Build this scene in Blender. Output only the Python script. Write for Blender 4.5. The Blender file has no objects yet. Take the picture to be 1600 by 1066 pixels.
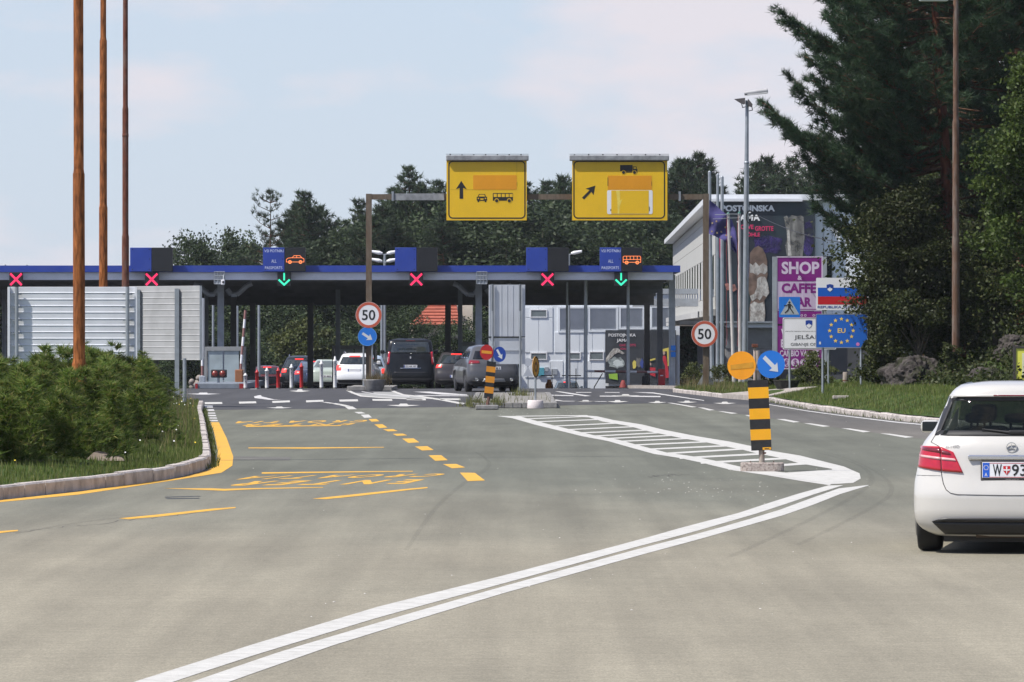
import bpy, bmesh, math, random
import numpy as np
from mathutils import Vector, Matrix

# ------------------------------------------------------------------ camera, sky, sun, exposure
SC = bpy.context.scene
F = 8889.0            # focal length in photo pixels (200 mm on 36 mm, 1600 px wide)
CX, CY, EYE = 800.0, 527.0, 1.95
cam_data = bpy.data.cameras.new('camera')
cam_data.lens = 200.0
cam_data.sensor_width = 36.0
cam_data.clip_start = 1.0
cam_data.clip_end = 6000.0
cam = bpy.data.objects.new('camera', cam_data)
SC.collection.objects.link(cam)
cam.location = (0, 0, EYE)
cam.rotation_euler = (math.radians(90) - math.atan(6.0 / F), 0, 0)
SC.camera = cam

SUN_EL, SUN_AZ = math.radians(54), math.radians(-116)     # azimuth from +Y, clockwise: sun stands to the left, a touch behind
world = bpy.data.worlds.new('World')
SC.world = world
world.use_nodes = True
wn, wl = world.node_tree.nodes, world.node_tree.links
wn.clear()
w_out = wn.new('ShaderNodeOutputWorld')
w_bg = wn.new('ShaderNodeBackground')
w_sky = wn.new('ShaderNodeTexSky')
w_sky.sky_type = 'NISHITA'
w_sky.sun_disc = False
w_sky.sun_elevation = SUN_EL
w_sky.sun_rotation = SUN_AZ
w_sky.altitude = 500
w_sky.air_density = 1.0
w_sky.dust_density = 0.6
w_sky.ozone_density = 2.5
w_bg.inputs['Strength'].default_value = 0.105
w_tc = wn.new('ShaderNodeTexCoord')
w_map = wn.new('ShaderNodeMapping')
w_map.inputs['Scale'].default_value = (16, 16, 44)
w_map.inputs['Location'].default_value = (3.3, 0.4, 1.9)
w_noise = wn.new('ShaderNodeTexNoise')
w_noise.inputs['Scale'].default_value = 1.0
w_noise.inputs['Detail'].default_value = 6
w_noise.inputs['Roughness'].default_value = 0.52
w_ramp = wn.new('ShaderNodeValToRGB')
w_ramp.color_ramp.elements[0].position = 0.47
w_ramp.color_ramp.elements[0].color = (0, 0, 0, 1)
w_ramp.color_ramp.elements[1].position = 0.62
w_ramp.color_ramp.elements[1].color = (1, 1, 1, 1)
w_mixc = wn.new('ShaderNodeMix')
w_mixc.data_type = 'RGBA'
w_mixc.inputs[7].default_value = (5.6, 5.35, 5.75, 1)
w_tint = wn.new('ShaderNodeMix')
w_tint.data_type = 'RGBA'
w_tint.blend_type = 'MULTIPLY'
w_tint.inputs[0].default_value = 1.0
w_tint.inputs[7].default_value = (0.92, 0.94, 1.08, 1)
wl.new(w_tc.outputs['Generated'], w_map.inputs['Vector'])
wl.new(w_map.outputs['Vector'], w_noise.inputs['Vector'])
wl.new(w_noise.outputs['Fac'], w_ramp.inputs['Fac'])
w_scale = wn.new('ShaderNodeMath')
w_scale.operation = 'MULTIPLY'
w_scale.inputs[1].default_value = 0.95
wl.new(w_ramp.outputs['Color'], w_scale.inputs[0])
wl.new(w_sky.outputs['Color'], w_tint.inputs[6])
wl.new(w_scale.outputs[0], w_mixc.inputs[0])
w_sep = wn.new('ShaderNodeSeparateXYZ')
wl.new(w_tc.outputs['Generated'], w_sep.inputs[0])
w_hz = wn.new('ShaderNodeMapRange')                      # pale summer haze low in the sky, thinning upwards
w_hz.interpolation_type = 'SMOOTHERSTEP'
for i_, v_ in enumerate((-0.05, 0.40, 0.85, 0.0)): w_hz.inputs[i_ + 1].default_value = v_
wl.new(w_sep.outputs['Z'], w_hz.inputs[0])
w_mixh = wn.new('ShaderNodeMix')
w_mixh.data_type = 'RGBA'
w_mixh.inputs[7].default_value = (4.25, 4.85, 5.75, 1)
wl.new(w_hz.outputs[0], w_mixh.inputs[0])
wl.new(w_tint.outputs[2], w_mixh.inputs[6])
wl.new(w_mixh.outputs[2], w_mixc.inputs[6])
wl.new(w_mixc.outputs[2], w_bg.inputs['Color'])
wl.new(w_bg.outputs['Background'], w_out.inputs['Surface'])

sun_data = bpy.data.lights.new('sun', 'SUN')
sun_data.energy = 4.2
sun_data.angle = math.radians(0.5)
sun_data.color = (1.0, 0.95, 0.87)
sun = bpy.data.objects.new('sun', sun_data)
SC.collection.objects.link(sun)
sun_dir = Vector((math.sin(SUN_AZ) * math.cos(SUN_EL), math.cos(SUN_AZ) * math.cos(SUN_EL), math.sin(SUN_EL)))
sun.rotation_euler = sun_dir.to_track_quat('Z', 'Y').to_euler()
sun.location = (-60, 0, 90)

SC.view_settings.view_transform = 'Standard'
SC.view_settings.look = 'None'
SC.view_settings.gamma = 1.0
SC.view_settings.use_curve_mapping = False
SC.view_settings.exposure = 0.45
SC.cycles.max_bounces = 6
SC.cycles.diffuse_bounces = 3
SC.cycles.glossy_bounces = 3
SC.cycles.transmission_bounces = 6
SC.cycles.transparent_max_bounces = 8
SC.cycles.use_denoising = True
SC.cycles.caustics_reflective = False
SC.cycles.caustics_refractive = False

# ------------------------------------------------------------------ helpers
rnd = random.Random(7)
rng = np.random.default_rng(11)
COL = SC.collection


def srgb(r, g, b):
    f = lambda c: ((c / 255.0) / 12.92 if c / 255.0 <= 0.04045 else ((c / 255.0 + 0.055) / 1.055) ** 2.4)
    return (f(r), f(g), f(b))


def P(px, py, d):
    """the point at distance d that the photograph shows at pixel px, py"""
    return ((px - CX) * d / F, d, EYE - (py - CY) * d / F)


def zg(y):
    """height of the road: level, then a crest and a fall towards the border post and beyond"""
    if y < 205: return 0.0
    if y < 230: return -2e-4 * (y - 205) ** 2
    if y < 300: return -0.125 - 0.010 * (y - 230)
    if y < 380: return -0.825 - 0.030 * (y - 300)
    return -3.225


def GP(px, py, dz=0.0):
    """the point of the level road seen at pixel px, py"""
    d = F * (EYE) / (py - CY)
    for _ in range(6):
        d = F * (EYE - zg(d)) / (py - CY)
        d = min(d, 300)
    return ((px - CX) * d / F, d, zg(d) + dz)


def gd(py):
    return GP(800, py)[1]


MATS = {}


def mat(name, col=None, rough=0.6, metal=0.0, var=0.12, scale=3.0, bump=0.0, bscale=40.0, spec=0.5, coat=0.0, emit=None, estr=1.0,
        dirt=None, dirt_amt=0.5, dirt_scale=1.5, stretch=(1, 1, 1), alpha=None, island=False):
    if name in MATS: return MATS[name]
    m = bpy.data.materials.new(name)
    m.use_nodes = True
    nt = m.node_tree
    nd, lk = nt.nodes, nt.links
    b = nd['Principled BSDF']
    b.inputs['Roughness'].default_value = rough
    b.inputs['Metallic'].default_value = metal
    b.inputs['Specular IOR Level'].default_value = spec
    if coat: b.inputs['Coat Weight'].default_value = coat; b.inputs['Coat Roughness'].default_value = 0.04
    if alpha is not None:
        b.inputs['Alpha'].default_value = alpha
    tc = nd.new('ShaderNodeTexCoord')
    mp = nd.new('ShaderNodeMapping')
    mp.inputs['Scale'].default_value = stretch
    lk.new(tc.outputs['Object'], mp.inputs['Vector'])
    n1 = nd.new('ShaderNodeTexNoise')
    n1.inputs['Scale'].default_value = scale
    n1.inputs['Detail'].default_value = 6
    lk.new(mp.outputs['Vector'], n1.inputs['Vector'])
    mr = nd.new('ShaderNodeMapRange')
    mr.inputs[1].default_value = 0.3
    mr.inputs[2].default_value = 0.7
    mr.inputs[3].default_value = 1 - var
    mr.inputs[4].default_value = 1 + var
    lk.new(n1.outputs['Fac'], mr.inputs[0])
    mx = nd.new('ShaderNodeMix')
    mx.data_type = 'RGBA'
    mx.blend_type = 'MULTIPLY'
    mx.inputs[0].default_value = 1.0
    mx.inputs[6].default_value = (*col, 1)
    lk.new(mr.outputs[0], mx.inputs[7])
    last = mx.outputs[2]
    if dirt is not None:
        n2 = nd.new('ShaderNodeTexNoise')
        n2.inputs['Scale'].default_value = dirt_scale
        n2.inputs['Detail'].default_value = 8
        n2.inputs['Roughness'].default_value = 0.65
        lk.new(mp.outputs['Vector'], n2.inputs['Vector'])
        r2 = nd.new('ShaderNodeMapRange')
        r2.inputs[1].default_value = 0.46
        r2.inputs[2].default_value = 0.66
        r2.inputs[3].default_value = 0.0
        r2.inputs[4].default_value = dirt_amt
        lk.new(n2.outputs['Fac'], r2.inputs[0])
        m2 = nd.new('ShaderNodeMix')
        m2.data_type = 'RGBA'
        lk.new(r2.outputs[0], m2.inputs[0])
        lk.new(last, m2.inputs[6])
        m2.inputs[7].default_value = (*dirt, 1)
        last = m2.outputs[2]
    lk.new(last, b.inputs['Base Color'])
    if bump:
        n3 = nd.new('ShaderNodeTexNoise')
        n3.inputs['Scale'].default_value = bscale
        n3.inputs['Detail'].default_value = 4
        lk.new(mp.outputs['Vector'], n3.inputs['Vector'])
        bp = nd.new('ShaderNodeBump')
        bp.inputs['Strength'].default_value = bump
        bp.inputs['Distance'].default_value = 0.02
        lk.new(n3.outputs['Fac'], bp.inputs['Height'])
        lk.new(bp.outputs['Normal'], b.inputs['Normal'])
    if emit is not None:
        b.inputs['Emission Color'].default_value = (*emit, 1)
        b.inputs['Emission Strength'].default_value = estr
    MATS[name] = m
    return m


def leaf_mat(name, cols, trans=0.25, rough=0.55, spec=0.25):
    """foliage: every leaf its own tone out of a small range"""
    if name in MATS: return MATS[name]
    m = bpy.data.materials.new(name)
    m.use_nodes = True
    nd, lk = m.node_tree.nodes, m.node_tree.links
    b = nd['Principled BSDF']
    b.inputs['Roughness'].default_value = rough
    b.inputs['Specular IOR Level'].default_value = spec
    g = nd.new('ShaderNodeNewGeometry')
    oi = nd.new('ShaderNodeObjectInfo')
    r = nd.new('ShaderNodeValToRGB')
    while len(r.color_ramp.elements) < len(cols): r.color_ramp.elements.new(0.5)
    for i, c in enumerate(cols):
        r.color_ramp.elements[i].position = i / (len(cols) - 1)
        r.color_ramp.elements[i].color = (*c, 1)
    lk.new(g.outputs['Random Per Island'], r.inputs['Fac'])
    tc = nd.new('ShaderNodeTexCoord')
    n = nd.new('ShaderNodeTexNoise')
    n.inputs['Scale'].default_value = 0.9
    n.inputs['Detail'].default_value = 3
    lk.new(tc.outputs['Object'], n.inputs['Vector'])
    mr = nd.new('ShaderNodeMapRange')
    mr.inputs[1].default_value = 0.3
    mr.inputs[2].default_value = 0.7
    mr.inputs[3].default_value = 0.7
    mr.inputs[4].default_value = 1.3
    lk.new(n.outputs['Fac'], mr.inputs[0])
    ob = nd.new('ShaderNodeMapRange')
    ob.inputs[3].default_value = 0.75
    ob.inputs[4].default_value = 1.25
    lk.new(oi.outputs['Random'], ob.inputs[0])
    mm = nd.new('ShaderNodeMath')
    mm.operation = 'MULTIPLY'
    lk.new(mr.outputs[0], mm.inputs[0])
    lk.new(ob.outputs[0], mm.inputs[1])
    mx = nd.new('ShaderNodeMix')
    mx.data_type = 'RGBA'
    mx.blend_type = 'MULTIPLY'
    mx.inputs[0].default_value = 1
    lk.new(r.outputs['Color'], mx.inputs[6])
    lk.new(mm.outputs[0], mx.inputs[7])
    lk.new(mx.outputs[2], b.inputs['Base Color'])
    if trans:
        t = nd.new('ShaderNodeBsdfTranslucent')
        lk.new(mx.outputs[2], t.inputs['Color'])
        ms = nd.new('ShaderNodeMixShader')
        ms.inputs[0].default_value = trans
        lk.new(b.outputs[0], ms.inputs[1])
        lk.new(t.outputs[0], ms.inputs[2])
        lk.new(ms.outputs[0], nd['Material Output'].inputs['Surface'])
    MATS[name] = m
    return m


def tag(o, label=None, cat=None, group=None, kind=None):
    if label: o['label'] = label
    if cat: o['category'] = cat
    if group: o['group'] = group
    if kind: o['kind'] = kind
    return o


def thing(name, label, cat, loc=(0, 0, 0), group=None, rz=0.0):
    o = bpy.data.objects.new(name, None)
    o.empty_display_size = 0.2
    COL.objects.link(o)
    o.location = loc
    o.rotation_euler = (0, 0, rz)
    return tag(o, label, cat, group)


def root_of(o):
    while o.parent is not None: o = o.parent
    return o


def copy_tree(o, parent=None):
    c = o.copy()
    COL.objects.link(c)
    if parent is not None: c.parent = parent
    for ch in list(o.children): copy_tree(ch, c)
    return c


class MB:
    """collects simple solids and links them as one mesh object"""
    def __init__(s):
        s.v, s.f, s.mi, s.sm, s.cur, s.smooth = [], [], [], [], 0, False

    def add(s, vs, fs):
        n = len(s.v)
        s.v.extend([tuple(p) for p in vs])
        for f in fs:
            s.f.append(tuple(i + n for i in f))
            s.mi.append(s.cur)
            s.sm.append(s.smooth)
        return s

    def m(s, i): s.cur = i; return s

    def box(s, x0, y0, z0, x1, y1, z1, M=None):
        vs = [(x0, y0, z0), (x1, y0, z0), (x1, y1, z0), (x0, y1, z0), (x0, y0, z1), (x1, y0, z1), (x1, y1, z1), (x0, y1, z1)]
        if M is not None: vs = [M @ Vector(p) for p in vs]
        return s.add(vs, [(0, 3, 2, 1), (4, 5, 6, 7), (0, 1, 5, 4), (1, 2, 6, 5), (2, 3, 7, 6), (3, 0, 4, 7)])

    def bbox(s, x0, y0, z0, x1, y1, z1, b=0.02):
        """box with chamfered edges"""
        bm = bmesh.new()
        bmesh.ops.create_cube(bm, size=1.0, matrix=Matrix.Translation(((x0 + x1) / 2, (y0 + y1) / 2, (z0 + z1) / 2)) @ Matrix.Diagonal((x1 - x0, y1 - y0, z1 - z0, 1)))
        bmesh.ops.bevel(bm, geom=bm.edges[:], offset=b, segments=2, affect='EDGES', profile=0.5)
        bm.verts.index_update()
        s.add([v.co[:] for v in bm.verts], [[v.index for v in f.verts] for f in bm.faces])
        bm.free()
        return s

    def tube(s, p0, p1, r0, r1=None, n=12, caps=True):
        r1 = r0 if r1 is None else r1
        p0, p1 = Vector(p0), Vector(p1)
        q = (p1 - p0).to_track_quat('Z', 'Y').to_matrix()
        vs = []
        for p, r in ((p0, r0), (p1, r1)):
            for i in range(n):
                a = 2 * math.pi * i / n
                vs.append(p + q @ Vector((r * math.cos(a), r * math.sin(a), 0)))
        fs = [(i, (i + 1) % n, n + (i + 1) % n, n + i) for i in range(n)]
        sm = s.smooth
        s.smooth = True
        s.add(vs, fs)
        s.smooth = sm
        if caps: 
            s.add(vs[:n][::-1], [tuple(range(n))])
            s.add(vs[n:], [tuple(range(n))])
        return s

    def path(s, pts, r, n=8):
        for a, b in zip(pts[:-1], pts[1:]): s.tube(a, b, r, r, n)
        return s

    def lathe(s, c, prof, n=20, axis='Z', closed=False):
        """prof: (radius, height) pairs turned about an axis through c"""
        vs = []
        for r, h in prof:
            for i in range(n):
                a = 2 * math.pi * i / n
                u, w = r * math.cos(a), r * math.sin(a)
                vs.append((c[0] + u, c[1] + w, c[2] + h) if axis == 'Z' else ((c[0] + h, c[1] + u, c[2] + w) if axis == 'X' else (c[0] + u, c[1] + h, c[2] - w)))
        fs = []
        for k in range(len(prof) - 1):
            for i in range(n):
                fs.append((k * n + i, k * n + (i + 1) % n, (k + 1) * n + (i + 1) % n, (k + 1) * n + i))
        sm = s.smooth
        s.smooth = True
        s.add(vs, fs)
        s.smooth = sm
        if not closed:
            if prof[0][0] > 1e-4: s.add(vs[:n][::-1], [tuple(range(n))])
            if prof[-1][0] > 1e-4: s.add(vs[-n:], [tuple(range(n))])
        return s

    def plate(s, pts, y, t=0.004):
        """outline (x, z) facing the viewer at distance y, t thick away from him"""
        n = len(pts)
        ar = sum(pts[i][0] * pts[(i + 1) % n][1] - pts[(i + 1) % n][0] * pts[i][1] for i in range(n))
        if ar < 0: pts = pts[::-1]
        fr = [(p[0], y, p[1]) for p in pts]
        bk = [(p[0], y + t, p[1]) for p in pts]
        fs = [tuple(range(n)), tuple(range(2 * n - 1, n - 1, -1))]
        fs += [(i, i + n, (i + 1) % n + n, (i + 1) % n) for i in range(n)]
        return s.add(fr + bk, fs)

    def stroke(s, pts, w, y, t=0.004, closed=False):
        pp = list(pts) + ([pts[0]] if closed else [])
        for a, b in zip(pp[:-1], pp[1:]):
            dx, dz = b[0] - a[0], b[1] - a[1]
            L = math.hypot(dx, dz) or 1
            ex, ez = dx / L * w * 0.3, dz / L * w * 0.3
            nx, nz = -dz / L * w / 2, dx / L * w / 2
            s.plate([(a[0] - ex + nx, a[1] - ez + nz), (b[0] + ex + nx, b[1] + ez + nz), (b[0] + ex - nx, b[1] + ez - nz), (a[0] - ex - nx, a[1] - ez - nz)], y, t)
        return s

    def disc(s, cx, cz, r, y, t=0.004, n=40, kx=1.0):
        return s.plate([(cx + kx * r * math.cos(2 * math.pi * i / n), cz + r * math.sin(2 * math.pi * i / n)) for i in range(n)], y, t)

    def ring(s, cx, cz, r0, r1, y, t=0.004, n=40, kx=1.0):
        o = [(cx + kx * r1 * math.cos(2 * math.pi * i / n), cz + r1 * math.sin(2 * math.pi * i / n)) for i in range(n)]
        q = [(cx + kx * r0 * math.cos(2 * math.pi * i / n), cz + r0 * math.sin(2 * math.pi * i / n)) for i in range(n)]
        return s.frame(o, q, y, t)

    def frame(s, o, q, y, t=0.004):
        n = len(o)
        vs = [(p[0], y, p[1]) for p in o] + [(p[0], y, p[1]) for p in q] + [(p[0], y + t, p[1]) for p in o] + [(p[0], y + t, p[1]) for p in q]
        fs = []
        for i in range(n):
            j = (i + 1) % n
            fs += [(i, j, n + j, n + i), (i, 2 * n + i, 2 * n + j, j), (n + i, n + j, 3 * n + j, 3 * n + i)]
        return s.add(vs, fs)

    def build(s, name, mats, parent=None, origin=None, local=False, bevel=0.0):
        me = bpy.data.meshes.new(name)
        off = Vector((0, 0, 0))
        if parent is not None and not local: off = root_of(parent).location.copy()
        elif origin is not None: off = Vector(origin)
        me.from_pydata([(v[0] - off[0], v[1] - off[1], v[2] - off[2]) for v in s.v], [], s.f)
        if not isinstance(mats, (list, tuple)): mats = [mats]
        for m_ in mats: me.materials.append(m_)
        me.polygons.foreach_set('material_index', s.mi)
        me.polygons.foreach_set('use_smooth', s.sm)
        me.update()
        o = bpy.data.objects.new(name, me)
        COL.objects.link(o)
        if parent is not None: o.parent = parent
        elif origin is not None: o.location = origin
        if bevel:
            bv = o.modifiers.new('bevel', 'BEVEL')
            bv.width = bevel
            bv.segments = 2
            bv.limit_method = 'ANGLE'
        return o


def np_obj(name, verts, faces, m, parent=None, origin=None, smooth=False):
    """fast mesh from arrays; faces (n, 3) or (n, 4)"""
    me = bpy.data.meshes.new(name)
    k = faces.shape[1]
    me.vertices.add(len(verts))
    me.vertices.foreach_set('co', np.asarray(verts, np.float32).ravel())
    me.loops.add(faces.size)
    me.loops.foreach_set('vertex_index', faces.astype(np.int32).ravel())
    me.polygons.add(len(faces))
    me.polygons.foreach_set('loop_start', np.arange(0, faces.size, k, dtype=np.int32))
    me.polygons.foreach_set('loop_total', np.full(len(faces), k, np.int32))
    me.update(calc_edges=True)
    me.materials.append(m)
    if smooth: me.polygons.foreach_set('use_smooth', np.ones(len(faces), bool))
    o = bpy.data.objects.new(name, me)
    COL.objects.link(o)
    if parent is not None: o.parent = parent
    if origin is not None: o.location = origin
    return o


def text_polys(s, bold=0.0, space=1.0):
    """glyph outlines of the built-in font as (verts, faces) in the unit plane"""
    cu = bpy.data.curves.new('text', 'FONT')
    cu.body = s
    cu.resolution_u = 3
    cu.offset = bold
    cu.space_character = space
    ob = bpy.data.objects.new('text', cu)
    COL.objects.link(ob)
    dg = bpy.context.evaluated_depsgraph_get()
    me = bpy.data.meshes.new_from_object(ob.evaluated_get(dg))
    vs = [v.co.copy() for v in me.vertices]
    fs = [tuple(p.vertices) for p in me.polygons]
    bpy.data.objects.remove(ob)
    bpy.data.meshes.remove(me)
    bpy.data.curves.remove(cu)
    return vs, fs


def text_in(mb, s, x0, z0, x1, z1, y, bold=0.0, rot=0.0):
    """writes s into the box x0..x1, z0..z1 facing the viewer at y"""
    vs, fs = text_polys(s, bold)
    ax, bx = min(v.x for v in vs), max(v.x for v in vs)
    az, bz = min(v.y for v in vs), max(v.y for v in vs)
    cx, cz = (x0 + x1) / 2, (z0 + z1) / 2
    out = []
    for v in vs:
        X = x0 + (v.x - ax) / (bx - ax) * (x1 - x0)
        Z = z0 + (v.y - az) / (bz - az) * (z1 - z0)
        if rot:
            c, sn = math.cos(rot), math.sin(rot)
            X, Z = cx + c * (X - cx) - sn * (Z - cz), cz + sn * (X - cx) + c * (Z - cz)
        out.append((X, y, Z))
    mb.add(out, fs)
    return mb


def arrow_pts(cx, cz, ang, L, w, hl, hw):
    """arrow outline pointing along ang (radians from +x)"""
    p = [(-L / 2, -w / 2), (L / 2 - hl, -w / 2), (L / 2 - hl * 1.12, -hw / 2), (L / 2, 0), (L / 2 - hl * 1.12, hw / 2), (L / 2 - hl, w / 2), (-L / 2, w / 2)]
    c, s = math.cos(ang), math.sin(ang)
    return [(cx + c * a - s * b, cz + s * a + c * b) for a, b in p]


def rrect(x0, z0, x1, z1, r, n=5):
    pts = []
    for cx, cz, a0 in ((x1 - r, z1 - r, 0), (x0 + r, z1 - r, 90), (x0 + r, z0 + r, 180), (x1 - r, z0 + r, 270)):
        for i in range(n + 1):
            a = math.radians(a0 + 90 * i / n)
            pts.append((cx + r * math.cos(a), cz + r * math.sin(a)))
    return pts


class Face:
    """pixel drawing board at distance d: turns outlines read off the photograph into metres on a plate that stands there"""
    def __init__(s, d, zx=0.0, zy=0.0, k=1.0): s.d, s.zx, s.zy, s.k = d, zx, zy, k
    def p(s, x, y):
        q = P(s.zx + x / s.k, s.zy + y / s.k, s.d)
        return (q[0], q[2])
    def pl(s, pts): return [s.p(*q) for q in pts]
    def rect(s, x0, y0, x1, y1):
        a, b = s.p(x0, y1), s.p(x1, y0)
        return (a[0], a[1], b[0], b[1])
    def quad(s, x0, y0, x1, y1):
        a = s.rect(x0, y0, x1, y1)
        return [(a[0], a[1]), (a[2], a[1]), (a[2], a[3]), (a[0], a[3])]
    def m(s, px): return px / s.k * s.d / F


# ------------------------------------------------------------------ materials
STEEL = mat('galvanised steel', (0.36, 0.39, 0.42), 0.45, 0.55, 0.15, 6, dirt=(0.22, 0.23, 0.24), dirt_amt=0.5)
STEEL_PAINT = mat('grey painted steel', (0.33, 0.36, 0.40), 0.5, 0.0, 0.1, 4, dirt=(0.2, 0.2, 0.2), dirt_amt=0.4)
ALU_DULL = mat('weathered aluminium', (0.30, 0.31, 0.32), 0.55, 0.2, 0.2, 5, dirt=(0.16, 0.165, 0.17), dirt_amt=0.8, dirt_scale=3, stretch=(1, 1, 1))
ALU = mat('aluminium sheet', (0.55, 0.58, 0.62), 0.42, 0.35, 0.08, 3, dirt=(0.35, 0.35, 0.36), dirt_amt=0.35)
WHITE_SHEET = mat('white enamelled sheet', (0.74, 0.76, 0.80), 0.45, 0.0, 0.05, 2, dirt=(0.5, 0.52, 0.55), dirt_amt=0.25)
RUST = mat('rusty steel', (0.31, 0.108, 0.034), 0.85, 0.0, 0.65, 6, 0.6, 60, 0.2, dirt=(0.14, 0.05, 0.024), dirt_amt=0.85, dirt_scale=1.3, stretch=(4, 4, 0.7))
RUST_DARK = mat('dark rusty steel', (0.15, 0.052, 0.034), 0.85, 0.0, 0.35, 5, 0.5, 60, 0.2, dirt=(0.17, 0.12, 0.10), dirt_amt=0.8, dirt_scale=2.2, stretch=(3, 3, 0.8))
RUST_GREY = mat('grey brown rusty steel', (0.13, 0.075, 0.05), 0.85, 0.0, 0.3, 5, 0.5, 60, 0.2, dirt=(0.22, 0.19, 0.17), dirt_amt=0.8, dirt_scale=2.0, stretch=(3, 3, 0.6))
BROWN_STEEL = mat('brown weathered steel', (0.145, 0.115, 0.085), 0.7, 0.0, 0.2, 5, 0.2, 40, 0.3, dirt=(0.10, 0.055, 0.03), dirt_amt=0.6, stretch=(2, 2, 0.7))
BLUE = mat('blue fascia paint', (0.022, 0.055, 0.33), 0.45, 0.0, 0.1, 2, dirt=(0.05, 0.08, 0.28), dirt_amt=0.4)
FASCIA = mat('light grey fascia', (0.70, 0.72, 0.76), 0.5, 0.0, 0.06, 1.2, dirt=(0.50, 0.51, 0.53), dirt_amt=0.4, stretch=(1, 1, 3))
BLACK = mat('black paint', (0.012, 0.012, 0.013), 0.5, 0.0, 0.1)
SCREEN = mat('dark matrix screen', (0.014, 0.015, 0.018), 0.25, 0.0, 0.1)
SOFFIT = mat('dark soffit boards', (0.17, 0.175, 0.18), 0.8, 0.0, 0.2, 1.5)
LED_RED = mat('red led', (0.5, 0.01, 0.05), 0.5, emit=(1.0, 0.035, 0.13), estr=0.85)
LED_GREEN = mat('green led', (0.02, 0.5, 0.25), 0.5, emit=(0.05, 0.85, 0.5), estr=0.7)
LED_ORANGE = mat('orange led', (0.6, 0.15, 0.03), 0.5, emit=(1.0, 0.27, 0.10), estr=0.75)
PRINT_PALE = mat('pale blue print', (0.62, 0.68, 0.85), 0.5)
SIGN_YELLOW = mat('yellow sign sheeting', (0.80, 0.49, 0.010), 0.45, 0.0, 0.06, 1.5, dirt=(0.72, 0.46, 0.01), dirt_amt=0.6, dirt_scale=0.8)
SIGN_ORANGE = mat('orange cover sheeting', (0.72, 0.30, 0.006), 0.45, 0.0, 0.06, 1.5)
SIGN_WHITE = mat('white sign sheeting', (0.78, 0.78, 0.80), 0.45, 0.0, 0.04, 2)
SIGN_GREY = mat('grey weathered sign sheeting', (0.60, 0.62, 0.64), 0.45, 0.0, 0.06, 2)
SIGN_RED = mat('red sign sheeting', (0.62, 0.055, 0.03), 0.45, 0.0, 0.08, 3)
SIGN_BLUE = mat('blue sign sheeting', (0.012, 0.17, 0.62), 0.4, 0.0, 0.07, 2)
SIGN_DEEP = mat('deep blue sign sheeting', (0.01, 0.05, 0.30), 0.4, 0.0, 0.08, 3)
SIGN_FLAG_BLUE = mat('flag blue sheeting', (0.006, 0.10, 0.50), 0.4, 0.0, 0.05, 2)
SIGN_FLAG_RED = mat('flag red sheeting', (0.52, 0.012, 0.02), 0.4, 0.0, 0.05, 2)
GOLD = mat('yellow star sheeting', (0.85, 0.60, 0.10), 0.5)
PANEL_ORANGE = mat('amber reflective sheeting', (0.90, 0.42, 0.006), 0.4, 0.0, 0.06, 6, dirt=(0.7, 0.3, 0.02), dirt_amt=0.3)
DISC_ORANGE = mat('bright orange sheeting', (0.95, 0.38, 0.006), 0.4, 0.0, 0.08, 5, dirt=(0.8, 0.25, 0.02), dirt_amt=0.4)
OCHRE = mat('ochre cover strip', (0.62, 0.29, 0.02), 0.6, 0.0, 0.15, 9)
PURPLE = mat('purple sign sheeting', (0.21, 0.012, 0.20), 0.45, 0.0, 0.08, 2)
LILAC = mat('pale lilac sheeting', (0.66, 0.55, 0.70), 0.45, 0.0, 0.05, 2)
CONCRETE = mat('pale concrete', (0.40, 0.365, 0.33), 0.9, 0.0, 0.18, 6, 0.5, 60, 0.2, dirt=(0.20, 0.17, 0.15), dirt_amt=0.75, dirt_scale=9)
CONCRETE_GREY = mat('grey concrete', (0.26, 0.255, 0.25), 0.9, 0.0, 0.2, 5, 0.5, 40, 0.2, dirt=(0.15, 0.14, 0.13), dirt_amt=0.6, dirt_scale=4)
CONCRETE_WHITE = mat('whitewashed concrete', (0.66, 0.60, 0.60), 0.85, 0.0, 0.08, 6, 0.3, 40, 0.2, dirt=(0.45, 0.40, 0.38), dirt_amt=0.4)
KERB = mat('kerb concrete', (0.50, 0.455, 0.425), 0.9, 0.0, 0.2, 2.5, 0.5, 40, 0.2, dirt=(0.20, 0.175, 0.16), dirt_amt=0.6, dirt_scale=3)
WALL_WHITE = mat('white facade panel', (0.74, 0.78, 0.82), 0.6, 0.0, 0.05, 0.5, dirt=(0.5, 0.53, 0.57), dirt_amt=0.35, dirt_scale=0.7, stretch=(1, 1, 0.4))
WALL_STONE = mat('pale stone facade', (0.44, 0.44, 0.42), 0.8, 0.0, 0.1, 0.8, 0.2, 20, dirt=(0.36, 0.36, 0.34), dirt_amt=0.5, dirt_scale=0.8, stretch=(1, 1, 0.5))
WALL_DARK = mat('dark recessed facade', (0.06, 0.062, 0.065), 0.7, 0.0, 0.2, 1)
SHUTTER = mat('grey roller shutter', (0.60, 0.62, 0.65), 0.6, 0.0, 0.06, 2)
GLASS_DARK = mat('dark window glass', (0.026, 0.034, 0.036), 0.05, 0.0, 0.5, 1.6, spec=1.0)
GLASS_TEAL = mat('grey window glass', (0.16, 0.19, 0.20), 0.1, 0.0, 0.25, 1.5, spec=0.7)
BOOTH_GLASS = mat('pale booth glass', (0.34, 0.40, 0.42), 0.15, 0.0, 0.2, 1.2, spec=0.6)
ROOF_RED = mat('red clay tiles', (0.33, 0.085, 0.05), 0.8, 0.0, 0.2, 3)
PLASTER = mat('cream plaster', (0.62, 0.55, 0.45), 0.8, 0.0, 0.08, 1)
ROAD_WHITE = mat('white road paint', (0.53, 0.523, 0.495), 0.75, 0.0, 0.08, 4, 0.3, 60, 0.2, dirt=(0.34, 0.33, 0.30), dirt_amt=0.55, dirt_scale=7.0)
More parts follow.
